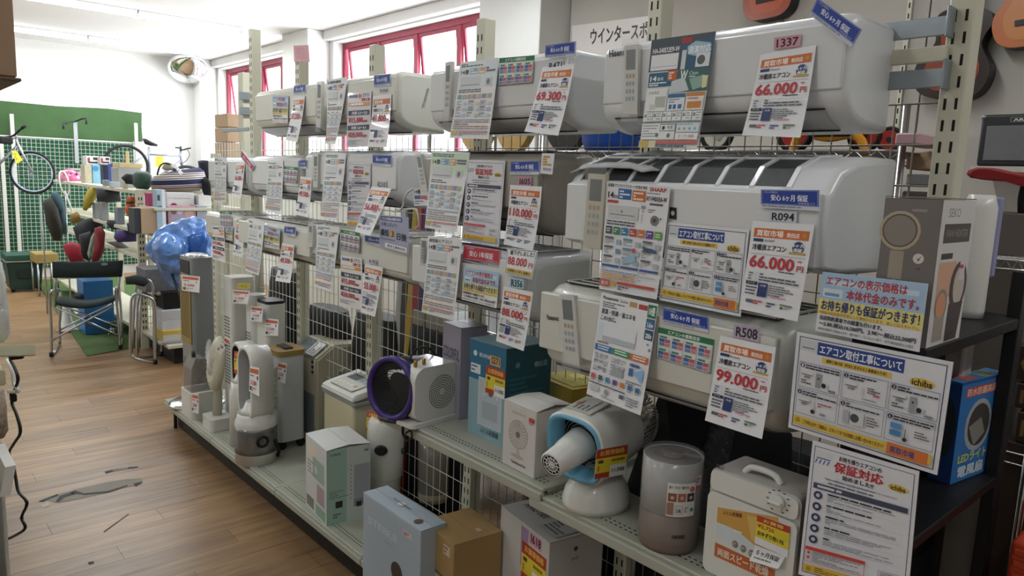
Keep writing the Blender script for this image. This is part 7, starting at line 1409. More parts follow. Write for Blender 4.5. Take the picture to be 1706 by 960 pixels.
for z in (z1_, z2_, z3_, 0.17):
    for k in range(3):
        ya, yb = y2n+(y2f-y2n)*k/3, y2n+(y2f-y2n)*(k+1)/3; bm = new(); box2(bm, (X2, ya+0.003, z-0.035), (X2+0.45, yb-0.003, z), 0, 0.003, 1); link('shelf_board', bm, STEEL, sh)
for k in range(4):
    yy = y2n+(y2f-y2n)*k/3; bm = new(); box2(bm, (X2+0.45, yy-0.025, 0.001), (X2+0.50, yy+0.025, z1_+0.06), 0, 0.002, 1); link('upright', bm, STEEL, sh)
yy = y2n; a = P(232, 316, y=yy-0.03); bm = new(); box2(bm, (a.x-0.035, yy-0.05, 0.001), (a.x+0.035, yy-0.02, a.z), 0, 0.002, 1); u = link('end_post', bm, STEEL, sh)
bs = new(); z = 0.2
while z < a.z-0.05:
    for dx in (-0.012, 0.012): box2(bs, (a.x+dx-0.005, yy-0.0508, z), (a.x+dx+0.005, yy-0.050, z+0.03))
    z += 0.06
link('slots', bs, HOLE, u, kind='stuff')
b_ = P(375, 318, y=yy-0.03); bm = new(); box2(bm, (b_.x-0.03, yy-0.05, 0.001), (b_.x+0.03, yy-0.02, a.z), 0, 0.002, 1); link('end_post', bm, STEEL, sh)
bm = new(); box2(bm, (a.x+0.036, yy-0.05, a.z-0.03), (b_.x-0.031, yy-0.02, a.z), 0, 0.002, 1); link('end_rail', bm, STEEL, sh)
bm = new(); x = a.x+0.06
while x < b_.x-0.03: cyl(bm, (x, yy-0.03, 0.2), (x, yy-0.03, a.z-0.03), 0.003, n=4, cap=False); x += 0.07
z = 0.25
while z < a.z-0.04: cyl(bm, (a.x+0.035, yy-0.03, z), (b_.x-0.03, yy-0.03, z), 0.003, n=4, cap=False); z += 0.07
link('wire_grid', bm, WIRE, sh)
ye = 7.25; ze1 = P(280, 388, y=ye).z; ze0 = P(280, 345, y=ye).z; ze2 = P(290, 482, y=ye).z
for z, nm in ((ze0, 0), (ze1, 0), (ze2, 0), (0.19, 1)):
    bm = new(); box2(bm, (a.x-0.02, ye-0.12 if z > 0.3 else 6.85, z-0.03), (b_.x, yy-0.052, z), 0, 0.003, 1); link('end_shelf', bm, STEEL, sh)
bm = new(); box2(bm, (a.x+0.05, 6.92, 0.001), (b_.x, yy-0.06, 0.158), 0); link('end_plinth', bm, DARK, sh)
# end display goods
def yx(px, py, x=2.18): return P(px, py, x=x).y
W1 = mat('white_box', '#d5d5d3', 0.5, var=0.03); PK = mat('pink_box', '#b88f96', 0.5, var=0.15, scale=25)
fbox('carton', 'magenta edged narrow carton at the end of the camping shelf', 'box', 249, 257, 322, 345, 7.35, 0.15, mat('magenta', '#a03060', 0.5), zb=ze0+0.001)
fbox('cardboard_box', 'small brown cardboard box at the left of the end display', 'box', 236, 264, 347, 387, 7.16, 0.22, CARD2, zb=ze1+0.001)
fbox('carton', 'dark slim carton left of the small brown box', 'box', 225, 235, 347, 386, 7.18, 0.2, mat('dark_carton', '#3a4046', 0.5), zb=ze1+0.001)
fbox('carton', 'white and pale blue tall canister box beside the brown box', 'box', 262, 277, 316, 376, 7.14, 0.12, mat('aqua_box', '#a8c0cc', 0.35), lambda s: (s.rect(0.6, 0, 1, 1, '#dfe4e8'), s.rect(0.1, 0.12, 0.4, 0.25, '#42505c'), s.lines(0.1, 0.35, 0.8, 0.42, 1, '#6a7078')), zb=ze1+0.001)
fbox('carton', 'wide white carton with a faint line of lettering on the end display', 'box', 278, 324, 321, 343, 7.35, 0.15, W1, lambda s: (s.text('For a Relaxing Christmas', 0.05, 0.35, 0.85, 0.5, '#8d8a8c'), s.disc(0.25, 1.0, 0.25, '#a83a70')), zb=ze0+0.001)
fbox('carton', 'pink grey carton picturing cups on the end display', 'box', 281, 327, 344, 386, 7.14, 0.2, PK, lambda s: (s.rect(0.1, 0.3, 0.6, 1.0, '#a8a0b4'), s.disc(0.2, 0.2, 0.1, '#8a5a50'), s.disc(0.42, 0.2, 0.1, '#c8b8c0'), s.disc(0.75, 0.3, 0.16, '#c4a89c')), zb=ze1+0.001)
fbox('carton', 'white carton at the right of the end display, upper', 'box', 331, 352, 326, 344, 7.30, 0.2, W1, zb=ze0+0.001)
fbox('carton', 'striped grey carton at the right of the end display, lower', 'box', 329, 346, 343, 386, 7.14, 0.2, mat('grey_box', '#a9a9ae', 0.5, var=0.05), zb=ze1+0.001)
# books and boxes low down
for k, (y0, y1, c, nm) in enumerate(((517, 533, '#c9cdd2', 'top'), (533, 550, '#bfc3c8', 'second'))): fbox('carton', nm+' flat white carton in the low stack beside the folded chairs', 'box', 271, 312, y0, y1, 6.98, 0.25, mat('flat_white', c, 0.5))
fbox('carton', 'yellow and white flat carton in the low stack beside the folded chairs', 'box', 272, 312, 550, 568, 6.94, 0.25, mat('flat_yellow', '#c8b055', 0.5), lambda s: s.rect(0, 0.4, 1, 1, '#c9c6c0'))
fbox('carton', 'grey flat carton at the base of the low stack', 'box', 266, 312, 568, 584, 6.92, 0.3, mat('flat_grey', '#9a9a98', 0.5), zb=0.1915)
fbox('crate', 'shallow grey crate of small goods behind the blue plastic bag', 'crate', 243, 300, 448, 478, 7.15, 0.3, mat('crate_grey', '#74767a', 0.5, var=0.3, scale=30), zb=ze2+0.001)
fbox('cavity_shade_block', 'black block standing in for the shade in the cavity under the shallow grey crate', 'box', 273, 312, 486, 515, 7.05, 0.3, BLACK)  # solid black block added as the shade of the open cavity below the crate
# goods on the top board
ztb = z1_+0.001
c = P(114, 281, y=yx(114, 290, 2.08)); bm = new(); lathe(bm, [(0.125, 0), (0.135, 0.03), (0.125, 0.08), (0.085, 0.13), (0.03, 0.15)], (c.x, c.y, ztb), 24, 0, None, 1, 1.15); hl = link('helmet', bm, mat('pink_plastic', '#c0507e', 0.3, coat=0.5), None, 'pink helmet at the far end of the camping shelf', 'helmet')
bm = new()
for k in range(3): box(bm, (c.x-0.07+k*0.07, c.y-0.115, ztb+0.09), (0.018, 0.05, 0.03), 0, 0.006)
link('vents', bm, DARK, hl)
def d_bw(s): s.lines(0.1, 0.1, 0.9, 0.9, 5, '#2e2e30', 0.6)
def d_win(s): s.rect(0.1, 0.2, 0.3, 0.8, '#8a4a4c'); s.rect(0.55, 0.15, 0.9, 0.45, '#3a3436'); s.rect(0.2, 0.65, 0.9, 0.85, '#3a3436')
fbox('carton', 'small black and white patterned carton beside the pink helmet', 'box', 119, 141, 281, 303, yx(130, 303), 0.2, mat('bw_box', '#a9a7a4', 0.5, var=0.3, scale=40), d_bw, zb=ztb)
lo_y = yx(160, 305)
fbox('carton', 'pale yellowish carton under the white window carton', 'box', 142, 154, 275, 306, lo_y, 0.22, mat('pale_yellow_box', '#b9b39c', 0.5, var=0.2, scale=30), zb=ztb)
fbox('carton', 'light blue carton on the camping shelf', 'box', 155, 172, 275, 306, lo_y, 0.22, mat('light_blue_box', '#7fb0c8', 0.5, var=0.1, scale=15), lambda s: s.disc(0.3, 0.2, 0.15, '#3a88b8'), zb=ztb)
zz = P(160, 275, y=lo_y).z+0.002
fbox('carton', 'white carton with red print, topmost on the camping shelf', 'box', 144, 165, 260, 275, lo_y+0.02, 0.2, W1, d_win, zb=zz)
fbox('carton', 'white carton with pink side beside the topmost red printed one', 'box', 166.5, 184, 261, 274, lo_y-0.02, 0.2, mat('pinkish_box', '#cbbcc0', 0.5), d_win)
fbox('bottle_pack', 'black and navy slim pack of bottles on the camping shelf', 'box', 173.5, 184, 274.5, 306, yx(178, 306), 0.16, mat('navy_pack', '#252a48', 0.4, var=0.3, scale=25), zb=ztb)
fbox('carton', 'upright cobalt blue pack on the camping shelf', 'box', 187, 195, 273, 306, yx(190, 306)-0.05, 0.16, mat('cobalt', '#3a55a8', 0.35, var=0.2, scale=20), zb=ztb)
gb = fbox('storage_box', 'grey storage box with a cardboard lid on the camping shelf', 'box', 198, 236, 280, 309, yx(216, 309), 0.3, mat('bin_grey', '#a4a8a8', 0.5), zb=ztb)
yq = yx(216, 309); zt_ = P(216, 280, y=yq).z
fbox('cardboard_sheet', 'open cardboard flap lying on the grey storage box', 'cardboard', 199, 238, 272.5, 279.5, yq+0.0, 0.28, mat('card_yellow', '#cdb88a', 0.7), zb=zt_+0.002)
fbox('cardboard_sheet', 'upright strip of cardboard standing on the open flap', 'cardboard', 210, 216, 252, 272.4, yq+0.1, 0.02, mat('card_yellow', '#cdb88a', 0.7))
def pf(name, label, cat, poly, y, th, m, noise=0.0, seed=1, group=None):
    bm = new(); puff(bm, poly, y, th, 0, noise, seed); return link(name, bm, m, None, label, cat, group)
pf('rolled_tent', 'dark green rolled tent bag on the camping shelf', 'bag', [(222, 290), (228, 285), (246, 286), (252, 292), (252, 310), (246, 316), (228, 315), (222, 309)], yx(236, 318, 2.1), 0.14, mat('dark_green_cloth', '#2c4a3c', 0.6), 0.004)
pf('bag', 'small black pouch in front of the grey storage box', 'bag', [(203, 297), (210, 289), (220, 290), (226, 300), (222, 308), (208, 306)], yx(212, 310, 2.05), 0.08, mat('black_cloth', '#20222a', 0.8), 0.006)
for k, (p0, p1, q0, q1) in enumerate(((173, 182, 300, 312), (184, 200, 303, 315), (206, 214, 301, 318))): fbox('carton', ('tiny clear pack', 'small white pack', 'small pale yellow pack')[k]+' at the front edge of the camping shelf', 'box', p0, p1, q0, q1, yx((p0+p1)/2, q1, 2.03), 0.06, mat(('clear_pack', 'white_pack', 'ivory_pack')[k], ('#9aa4b0', '#b8bcc4', '#c2c0a8')[k], 0.4), zb=ztb)
# striped bag
STR = bpy.data.materials.new('striped_cloth'); STR.use_nodes = True; nt = STR.node_tree; tc = nt.nodes.new('ShaderNodeTexCoord'); sp = nt.nodes.new('ShaderNodeSeparateXYZ'); nt.links.new(tc.outputs['Generated'], sp.inputs[0])
ad = nt.nodes.new('ShaderNodeMath'); ad.operation = 'MULTIPLY_ADD'; ad.inputs[1].default_value = -0.16; nt.links.new(sp.outputs[0], ad.inputs[0]); nt.links.new(sp.outputs[2], ad.inputs[2])
cr = nt.nodes.new('ShaderNodeValToRGB'); cr.color_ramp.interpolation = 'CONSTANT'; e = cr.color_ramp.elements; e[0].position = 0; e[0].color = lin('#c9b7ae'); e[1].position = 0.05; e[1].color = lin('#5a3a44')
for pos, c_ in ((0.09, '#cfc4bc'), (0.13, '#2a2230'), (0.16, '#c9b7ae'), (0.20, '#282c52'), (0.40, '#d2cac2'), (0.44, '#2a2230'), (0.47, '#d2cac2'), (0.52, '#3a2430'), (0.55, '#d2cac2'), (0.60, '#2a2230'), (0.63, '#cfc4bc'), (0.67, '#30305a'), (0.9, '#cfc4bc')):
    q = e.new(pos); q.color = lin(c_)
nt.links.new(ad.outputs[0], cr.inputs[0]); nt.links.new(cr.outputs[0], nt.nodes['Principled BSDF'].inputs['Base Color']); nt.nodes['Principled BSDF'].inputs['Roughness'].default_value = 0.85
ys_ = 7.62; t = thing('tote_bag', 'large navy and cream striped tote bag on top of the end display', 'bag', P(296, 318, y=ys_))
bm = new(); puff(bm, [(251, 302), (254, 294), (268, 290), (285, 286), (310, 281), (332, 279), (340, 284), (342, 300), (339, 312), (330, 318), (300, 318), (262, 318), (252, 314)], ys_, 0.2, 0, 0.006, 4); link('bag_body', bm, STR, t)
bm = new(); tube(bm, smooth_path([P(262, 292, y=ys_-0.15), P(266, 278, y=ys_-0.15), P(274, 272, y=ys_-0.1), P(286, 276, y=ys_-0.1), P(292, 286, y=ys_-0.1)]), 0.008, 6); link('handle', bm, mat('navy_cloth', '#20222e', 0.8), t)
pf('cap', 'pale beige cap resting on the striped bag', 'cap', [(270, 281), (273, 273), (280, 270), (286, 273), (290, 281), (286, 284), (274, 284)], ys_-0.02, 0.10, mat('cap_cloth', '#a9a692', 0.8))
sheet('price_slip', 'white paper slip hanging over the striped bag', 'slip', [P(285, 270, y=ys_-0.22), P(289, 270, y=ys_-0.22), P(306, 289, y=ys_-0.24), P(300, 291, y=ys_-0.24)], lambda s: s.lines(0.2, 0.2, 0.8, 0.8, 3, '#999'))
pf('bag', 'black soft bag right of the striped tote', 'bag', [(334, 300), (342, 294), (352, 304), (356, 330), (346, 340), (338, 318)], 7.5, 0.12, mat('black_cloth', '#20222a', 0.8), 0.008)
# second board
zb2 = z2_+0.001
def m_(n, c, r=0.7, **k): return mat(n, c, r, **k)
pf('rain_cape', 'mustard yellow cape hanging from the camping shelf', 'cape', [(138, 350), (140, 330), (146, 316), (154, 309), (161, 313), (160, 330), (152, 342), (143, 352)], yx(150, 340, 1.97), 0.08, m_('mustard', '#a08f30', var=0.15), 0.005)
pf('bag', 'charcoal padded bag in the middle board of the camping shelf', 'bag', [(160, 314), (180, 313), (200, 320), (201, 336), (180, 338), (162, 335)], yx(180, 330, 2.05), 0.12, m_('charcoal', '#3a3c42', var=0.15), 0.006)
for k, (p0, p1) in enumerate(((160, 170), (171, 182))): fbox('clear_bin', ('left', 'right')[k]+' clear plastic bin under the charcoal bag', 'bin', p0, p1, 338, 368, yx((p0+p1)/2, 368, 2.03), 0.15, mat('bin_clear', '#9a9ea2', 0.2, var=0.1, scale=20, coat=0.5), zb=zb2)
t = thing('life_vest', 'bright orange life vest hanging at the end of the camping shelf', 'vest', P(216, 366, y=yx(216, 350, 2.0)))
yv = yx(216, 350, 2.0); bm = new(); puff(bm, [(210, 330), (216, 327), (224, 329), (226, 338), (222, 341), (211, 340)], yv, 0.07, 0, 0.003, 2); puff(bm, [(209, 342), (225, 341), (226, 352), (222, 364), (214, 360), (208, 350)], yv, 0.08, 0, 0.003, 3); link('foam', bm, m_('orange_cloth', '#c85a1e'), t)
bm = new(); puff(bm, [(211, 335), (224, 335), (224, 339), (211, 339)], yv-0.03, 0.07); link('strap', bm, DARK, t)
fbox('carton', 'grey blue carton left of the orange vest', 'box', 197, 208, 347, 368, yx(202, 368, 2.05), 0.15, m_('greyblue', '#76808c', 0.5), zb=zb2)
t = thing('badminton_racket', 'white framed racket leaning at the far end of the camping shelf', 'racket', P(118, 360, y=yx(110, 340, 1.97))); yr_ = yx(110, 340, 1.97)
bm = new(); o_ = P(107, 305, y=yr_); tube(bm, [o_+Vector((0.05*math.cos(k*math.pi/10)-0.02*math.sin(k*math.pi/10), 0, 0.15*math.sin(k*math.pi/10)+0.0*math.cos(k*math.pi/10))) for k in range(20)], 0.010, 6, closed=True); tube(bm, [P(108, 318, y=yr_), P(122, 357, y=yr_)], 0.012); link('frame', bm, WPL, t)
bm = new()
for k in range(-3, 4): tube(bm, [o_+Vector((k*0.017, 0, -0.12)), o_+Vector((k*0.017, 0, 0.12))], 0.0012, 3)
link('strings', bm, WPL, t)
for nm, lb, poly, y, th, c_ in (('jacket', 'teal grey jacket hanging at the far end of the camping shelf', [(84, 322), (94, 318), (104, 330), (110, 350), (111, 390), (100, 392), (92, 350)], 10.05, 0.10, '#35505a'), ('jacket', 'brown black jacket hanging beside the teal one', [(72, 338), (84, 328), (96, 345), (104, 380), (102, 402), (90, 402), (78, 375)], 10.0, 0.12, '#2c2a22'), ('boots', 'tan and white shoes among dark gear on the lower camping board', [(116, 358), (128, 352), (136, 360), (132, 372), (118, 372)], 10.3, 0.1, '#8a6f3c'), ('bag', 'dark olive rucksack on the lower camping board', [(122, 380), (140, 366), (160, 362), (172, 375), (170, 400), (150, 415), (128, 402)], 9.6, 0.15, '#23262a'), ('bag', 'black bag beside the red bag on the lower board', [(132, 392), (150, 386), (156, 410), (150, 436), (134, 430)], 8.9, 0.12, '#1c1d22'), ('bag', 'long dark red bag standing in the camping shelf', [(158, 380), (168, 377), (175, 385), (172, 420), (164, 436), (153, 436), (158, 410)], 8.6, 0.10, '#7a1f28'), ('ski_gloves', 'red gloves with white lettering above the green chair', [(105, 408), (120, 403), (134, 408), (136, 424), (140, 436), (118, 437), (108, 420)], 8.3, 0.09, '#a0283a'), ('sleeping_mat', 'rolled violet sleeping mat at the end of the camping shelf', [(191, 388), (196, 384), (226, 385), (228, 402), (196, 404), (190, 398)], yx(208, 400, 2.02), 0.12, '#4a3a74'), ('umbrella', 'folded pale green umbrella beside the red bag', [(146, 424), (152, 395), (157, 388), (158, 396), (153, 425), (149, 432)], 8.7, 0.04, '#8a9c86'), ('trekking_gear', 'tangled black straps under the violet mat', [(178, 366), (200, 368), (214, 376), (212, 384), (186, 382), (176, 374)], yx(195, 380, 2.05), 0.1, '#3c3f46'), ('bag', 'navy bag beside the small brown box', [(212, 372), (224, 368), (230, 384), (226, 392), (214, 388)], yx(220, 390, 2.02), 0.1, '#1c2638'), ('silver_case', 'silver packet on the lowest visible board', [(178, 404), (200, 402), (214, 412), (224, 418), (200, 416)], yx(200, 414, 2.05), 0.08, '#8e8e94')):
    pf(nm, lb, {'boots': 'shoes', 'ski_gloves': 'gloves', 'sleeping_mat': 'sleeping mat', 'trekking_gear': 'straps', 'silver_case': 'packet'}.get(nm, nm), poly, y, th, mat('cloth'+c_[1:], c_, 0.75, var=0.2, scale=14), 0.006, len(lb))
t = thing('garment_rail', 'thin metal garment rail at the far end of the camping shelf', 'rail', P(90, 470, y=10.05)); bm = new(); a_, b_ = P(68, 326, y=10.05), P(108, 316, y=10.05); b_.z = a_.z
tube(bm, [Vector((a_.x, 10.05, 0.002)), a_, b_, Vector((b_.x, 10.05, 0.002))], 0.010, 6); link('rail', bm, ALU, t)
# ------------------------------------------------------------------ crumpled blue plastic bag on black legs
BPL = mat('blue_plastic_film', '#5f90dc', 0.12, var=0.45, scale=9, bump=0.9, bscale=9, coat=1)
t = thing('beach_seat', 'crumpled shiny blue plastic covered seat on thin black legs', 'chair', P(296, 560, y=6.7))
def crumple(o, seed, st):
    o.modifiers.new('s', 'SUBSURF').levels = 2; o.modifiers['s'].render_levels = 3
    tx = bpy.data.textures.new('crumple', 'VORONOI'); tx.noise_scale = 0.075; tx.distance_metric = 'DISTANCE'; md = o.modifiers.new('d', 'DISPLACE'); md.texture = tx; md.strength = st; md.mid_level = 0.3
bm = new(); puff(bm, [(241, 411), (252, 398), (264, 384), (284, 371), (312, 362), (338, 361), (350, 372), (352, 400), (346, 436), (330, 452), (300, 452), (296, 462), (304, 480), (298, 482), (278, 466), (262, 448), (248, 428)], 6.7, 0.16, 0, 0.018, 9); crumple(link('plastic_cover', bm, BPL, t), 1, 0.045)
bm = new(); puff(bm, [(262, 388), (300, 392), (312, 420), (306, 446), (282, 452), (262, 430), (250, 410)], 6.56, 0.10, 0, 0.014, 11); crumple(link('front_fold', bm, BPL, t), 2, 0.04)
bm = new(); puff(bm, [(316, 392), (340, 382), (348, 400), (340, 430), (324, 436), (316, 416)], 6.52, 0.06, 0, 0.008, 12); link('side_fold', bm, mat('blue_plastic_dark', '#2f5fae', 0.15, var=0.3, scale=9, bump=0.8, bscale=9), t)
bm = new(); tube(bm, [P(280, 440, y=6.62), P(306, 512, y=6.62), P(309, 618, y=6.62)], 0.010); tube(bm, [P(288, 445, y=6.7), P(312, 515, y=6.72), P(316, 612, y=6.72)], 0.010); tube(bm, [P(345, 440, y=6.7), P(340, 612, y=6.7)], 0.010); link('legs', bm, DARK, t)
# ------------------------------------------------------------------ camping chairs
GC = mat('dark_green_canvas', '#232f2f', 0.85, var=0.1, bump=0.2, bscale=150)
yn_, yf_ = P(86, 596, z=0).y, P(100, 575, z=0).y
t = thing('camping_chair', 'dark green folding director chair seen from behind on the green mat', 'chair', P(145, 590, z=0)); N = lambda a, b: P(a, b, y=yn_); Fq = lambda a, b: P(a, b, y=yf_)
def ft(p): p = Vector(p); p.z = 0.012; return p
bm = new(); tube(bm, smooth_path([ft(N(86, 597)), N(85, 540), N(83, 496), N(86, 485), Fq(98, 483), Fq(101, 500), Fq(99, 540), ft(Fq(100, 576))], 4)+[ft(Fq(100, 576)), ft(N(86, 597))], 0.0125, 8); link('side_frame', bm, ALU, t)
bm = new(); tube(bm, smooth_path([ft(N(201, 592)), N(198, 540), N(193, 492), N(194, 480), Fq(198, 478), Fq(200, 500), Fq(203, 540), ft(Fq(203, 570))], 4)+[ft(Fq(203, 570)), ft(N(201, 592))], 0.0125, 8); link('side_frame', bm, ALU, t)
for q in (((93, 512), (197, 560)), ((86, 567), (190, 508))):
    bm = new(); tube(bm, [N(*q[0])+Vector((0, 0.01 if q[0][0] > 90 else -0.01, 0)), N(*q[1])+Vector((0, 0.01 if q[0][0] > 90 else -0.01, 0))], 0.010, 8); link('cross_brace', bm, ALU, t)
for q in (((104, 509), (196, 545)), ((100, 550), (186, 506))): bm = new(); tube(bm, [Fq(*q[0]), Fq(*q[1])], 0.009, 8); link('cross_brace', bm, ALU, t)
for a_, b_ in (((93, 512), (93, 436)), ((196, 508), (203, 434))): bm = new(); tube(bm, [N(*a_)+Vector((0, 0.02, 0)), N(*b_)+Vector((0, 0.02, 0))], 0.011, 8); link('back_post', bm, ALU, t)
bm = new(); q = [N(88, 436), N(205, 434), N(203, 461), N(88, 463)]; rings = []
for k in range(9):
    u = k/8; a_, b_ = q[0].lerp(q[1], u), q[3].lerp(q[2], u); o_ = Vector((0, 0.03*math.sin(u*math.pi), -0.012*math.sin(u*math.pi))); d_ = Vector((0, 0.012, 0)); rings.append([a_+o_-d_, b_+o_*0.6-d_, b_+o_*0.6+d_, a_+o_+d_])
skin(bm, rings, 0, True, False, True); bk = link('backrest', bm, GC, t)
bm = new(); cc = N(174, 440.5)+Vector((0, -0.0, 0)); lathe(bm, [(1, 0), (1, 0.003), (0.8, 0.004)], (0, 0, 0), 20, M=Matrix.Translation(cc+Vector((0, 0.006, 0))) @ Matrix.Rotation(math.radians(90), 4, 'X'), sx=0.03, sy=0.014); link('badge', bm, GALV, bk)
bm = new(); q = [N(94, 506), N(190, 500), Fq(196, 492), Fq(100, 496)]; rings = []
for k in range(9):
    u = k/8; a_, b_ = q[0].lerp(q[1], u), q[3].lerp(q[2], u); o_ = Vector((0, 0, -0.05*math.sin(u*math.pi))); d_ = Vector((0, 0, 0.015)); rings.append([a_+o_-d_, b_+o_-d_, b_+o_+d_, a_+o_+d_])
skin(bm, rings, 0, True, False, True); link('seat', bm, GC, t)
for q in (N(86, 597), N(201, 592)): p_ = Vector(q); bm = new(); cyl(bm, (p_.x, p_.y, 0.0105), (p_.x, p_.y, 0.05), 0.018, n=10); link('foot', bm, BLACK, t)
def folded(label, dx, y):
    q = lambda a, b: P(a+dx, b, y=y); t = thing('folded_chair', label, 'chair', ft(q(240, 605)))
    def g(p): p = Vector(p); p.z = max(p.z, 0.014); return p
    bm = new(); tube(bm, smooth_path([g(q(259, 612)), g(q(259, 560)), q(258, 512), q(254, 499), q(244, 494), q(228, 490), q(220, 496), q(218, 520), g(q(217, 585)), g(q(220, 594)), g(q(232, 600)), g(q(257, 607))], 4), 0.0125, 8); link('leg_frame', bm, ALU, t)
    bm = new(); tube(bm, smooth_path([q(223, 590)+Vector((0, 0.08, 0)), q(229, 500)+Vector((0, 0.08, 0)), q(233, 474)+Vector((0, 0.08, 0)), q(250, 468)+Vector((0, 0.08, 0)), q(258, 478)+Vector((0, 0.08, 0)), q(260, 500)+Vector((0, 0.08, 0)), g(q(262, 600)+Vector((0, 0.08, 0)))], 4), 0.0125, 8); link('back_frame', bm, ALU, t)
    bm = new(); p_ = g(q(259, 612)); cyl(bm, (p_.x, p_.y, 0.002), (p_.x, p_.y, 0.045), 0.018, n=10); link('foot', bm, BLACK, t)
    bm = new(); puff(bm, [(208+dx, 462), (226+dx, 458), (244+dx, 462), (248+dx, 470), (240+dx, 478), (222+dx, 474), (210+dx, 474)], y+0.04, 0.07); link('seat_canvas', bm, GC, t); return t
folded('folded camping chair with bright aluminium tubes, nearer of the pair', 0, 7.0)
folded('folded camping chair standing just behind the nearer folded one', 11, 7.28)
# ------------------------------------------------------------------ cooler box, board, blue crate, cone
yc_ = P(40, 487, z=0).y; a_, b_ = P(14, 487, y=yc_), P(75, 484, y=yc_); GR = mat('cooler_green', '#1f3a33', 0.5, var=0.05); GR2 = mat('cooler_lid', '#2c5448', 0.5, var=0.05)
t = thing('cooler_box', 'dark green wheeled cooler box on the floor by the mesh wall', 'cooler', ((a_.x+b_.x)/2, yc_+0.2, 0)); h = P(40, 437, y=yc_).z; hl_ = P(40, 424, y=yc_).z
x0, x1 = a_.x, b_.x; bm = new(); skin(bm, [[Vector((x0+0.03+dx_, yc_+0.02, 0.03+z)) if False else Vector((xx, yy2, z)) for xx, yy2 in ((x0+s_, yc_+s_), (x1-s_, yc_+s_), (x1-s_, yc_+0.42-s_), (x0+s_, yc_+0.42-s_))] for z, s_ in ((0.035, 0.035), (h, 0.0))], 0, True, False, False); bmesh.ops.bevel(bm, geom=list(bm.edges), offset=0.012, segments=2, affect='EDGES'); link('tub', bm, GR, t)
bm = new(); box2(bm, (x0-0.012, yc_-0.012, h+0.001), (x1+0.012, yc_+0.432, h+0.018), 0, 0.006); link('rim', bm, mat('rim_grey', '#a9aaa4', 0.5), t)
bm = new(); box2(bm, (x0-0.015, yc_-0.015, h+0.019), (x1+0.015, yc_+0.435, max(hl_, h+0.07)), 0, 0.018, 3); link('lid', bm, GR2, t)
bm = new(); prism(bm, rrect(-0.10, -0.06, 0.10, 0.06, 0.03), ((x0+x1)/2, yc_+0.012, h*0.62), (1, 0, 0), (0, 0, 1), (0, -0.012, 0)); link('handle_recess', bm, mat('recess_green', '#152622', 0.6), t)
for x_ in (x0+0.06, x1-0.06): bm = new(); cyl(bm, (x_-0.02, yc_+0.05, 0.046), (x_+0.02, yc_+0.05, 0.046), 0.045, n=18); link('wheel', bm, BLACK, t)
yb_ = 11.4; a_, b_ = P(60, 432, y=yb_), P(98, 432, y=yb_); wt = thing('wooden_table', 'low pale wooden table standing beside the green cooler', 'table', ((a_.x+b_.x)/2, yb_+0.2, 0)); bm = new(); box2(bm, (a_.x, yb_, a_.z-0.06), (b_.x, yb_+0.5, a_.z+0.06), 0, 0.006); link('top', bm, mat('pale_wood', '#a58e56', 0.6, var=0.15, scale=6), wt)
for x_ in (a_.x+0.02, b_.x-0.02):
    for y_ in (yb_+0.02, yb_+0.48): bm = new(); cyl(bm, (x_, y_, 0.002), (x_, y_, a_.z-0.061), 0.012, n=8); link('leg', bm, ALU, wt)
fbox('storage_crate', 'bright blue plastic crate under the green camping chair', 'crate', 140, 190, 468, 510, 8.55, 0.3, mat('crate_blue', '#2a6aa4', 0.4), zb=0.012)
bm = new(); c = P(109, 490, y=8.9); lathe(bm, [(0.10, 0.012), (0.085, 0.03), (0.05, 0.12), (0.035, 0.26), (0.03, 0.30)], (c.x, c.y, 0), 24); link('megaphone', bm, WPL, None, 'white cone shape standing on the mat behind the green chair', 'cone')
pf('dark_shoes', 'black shoes on the mat left of the blue crate', 'shoes', [(122, 492), (130, 487), (138, 490), (140, 500), (126, 502)], 8.6, 0.10, mat('black_cloth', '#20222a', 0.8))
sheet('price_slip', 'white oval price slip lying under the green chair seat', 'slip', [P(120, 513, z=0.0125), P(136, 514, z=0.0125), P(141, 521, z=0.0125), P(126, 523, z=0.0125)], lambda s: s.lines(0.2, 0.2, 0.8, 0.8, 2, '#999'))
t = thing('camp_stove', 'small chrome folding stove on the mat behind the chair legs', 'stove', P(186, 555, z=0.01)); q = P(186, 555, z=0.012)
bm = new(); lathe(bm, [(0.05, 0), (0.02, 0.03), (0.015, 0.09), (0.045, 0.12), (0.05, 0.13)], q, 16)
for k in range(3): aa = k*2.1; tube(bm, [q+Vector((0, 0, 0.05)), q+Vector((0.11*math.cos(aa), 0.11*math.sin(aa), 0.004))], 0.005)
link('burner', bm, CHROME, t)
# ------------------------------------------------------------------ bicycles
def bike_front(t, c, rx_, rz_, y, yaw):
    pass
YB = 12.75
t = thing('bicycle', 'grey racing bicycle hung on the mesh wall at the left edge', 'bicycle', P(54, 322, y=YB)); Bq = lambda a, b, d=0: P(a, b, y=YB+d)
c = Bq(54, 288); r = (Bq(54, 254)-Bq(54, 322)).length/2; ang = math.radians(32); U_ = Vector((math.cos(ang), -math.sin(ang), 0)); Z_ = Vector((0, 0, 1))
bm = new(); tube(bm, [c+U_*r*math.cos(k*math.pi/20)+Z_*r*math.sin(k*math.pi/20) for k in range(40)], 0.016, 6, 0, closed=True); tube(bm, [c+U_*(r-0.026)*math.cos(k*math.pi/20)+Z_*(r-0.026)*math.sin(k*math.pi/20) for k in range(40)], 0.011, 6, 1, closed=True)
for k in range(20): aa = k*math.pi/10; tube(bm, [c, c+U_*(r-0.03)*math.cos(aa)+Z_*(r-0.03)*math.sin(aa)], 0.0012, 3, 2)
link('front_wheel', bm, [RUB, mat('rim_blue_white', '#b4bfd4', 0.3), ALU], t)
FR = mat('bike_grey', '#6f6c70', 0.3, 0.4)
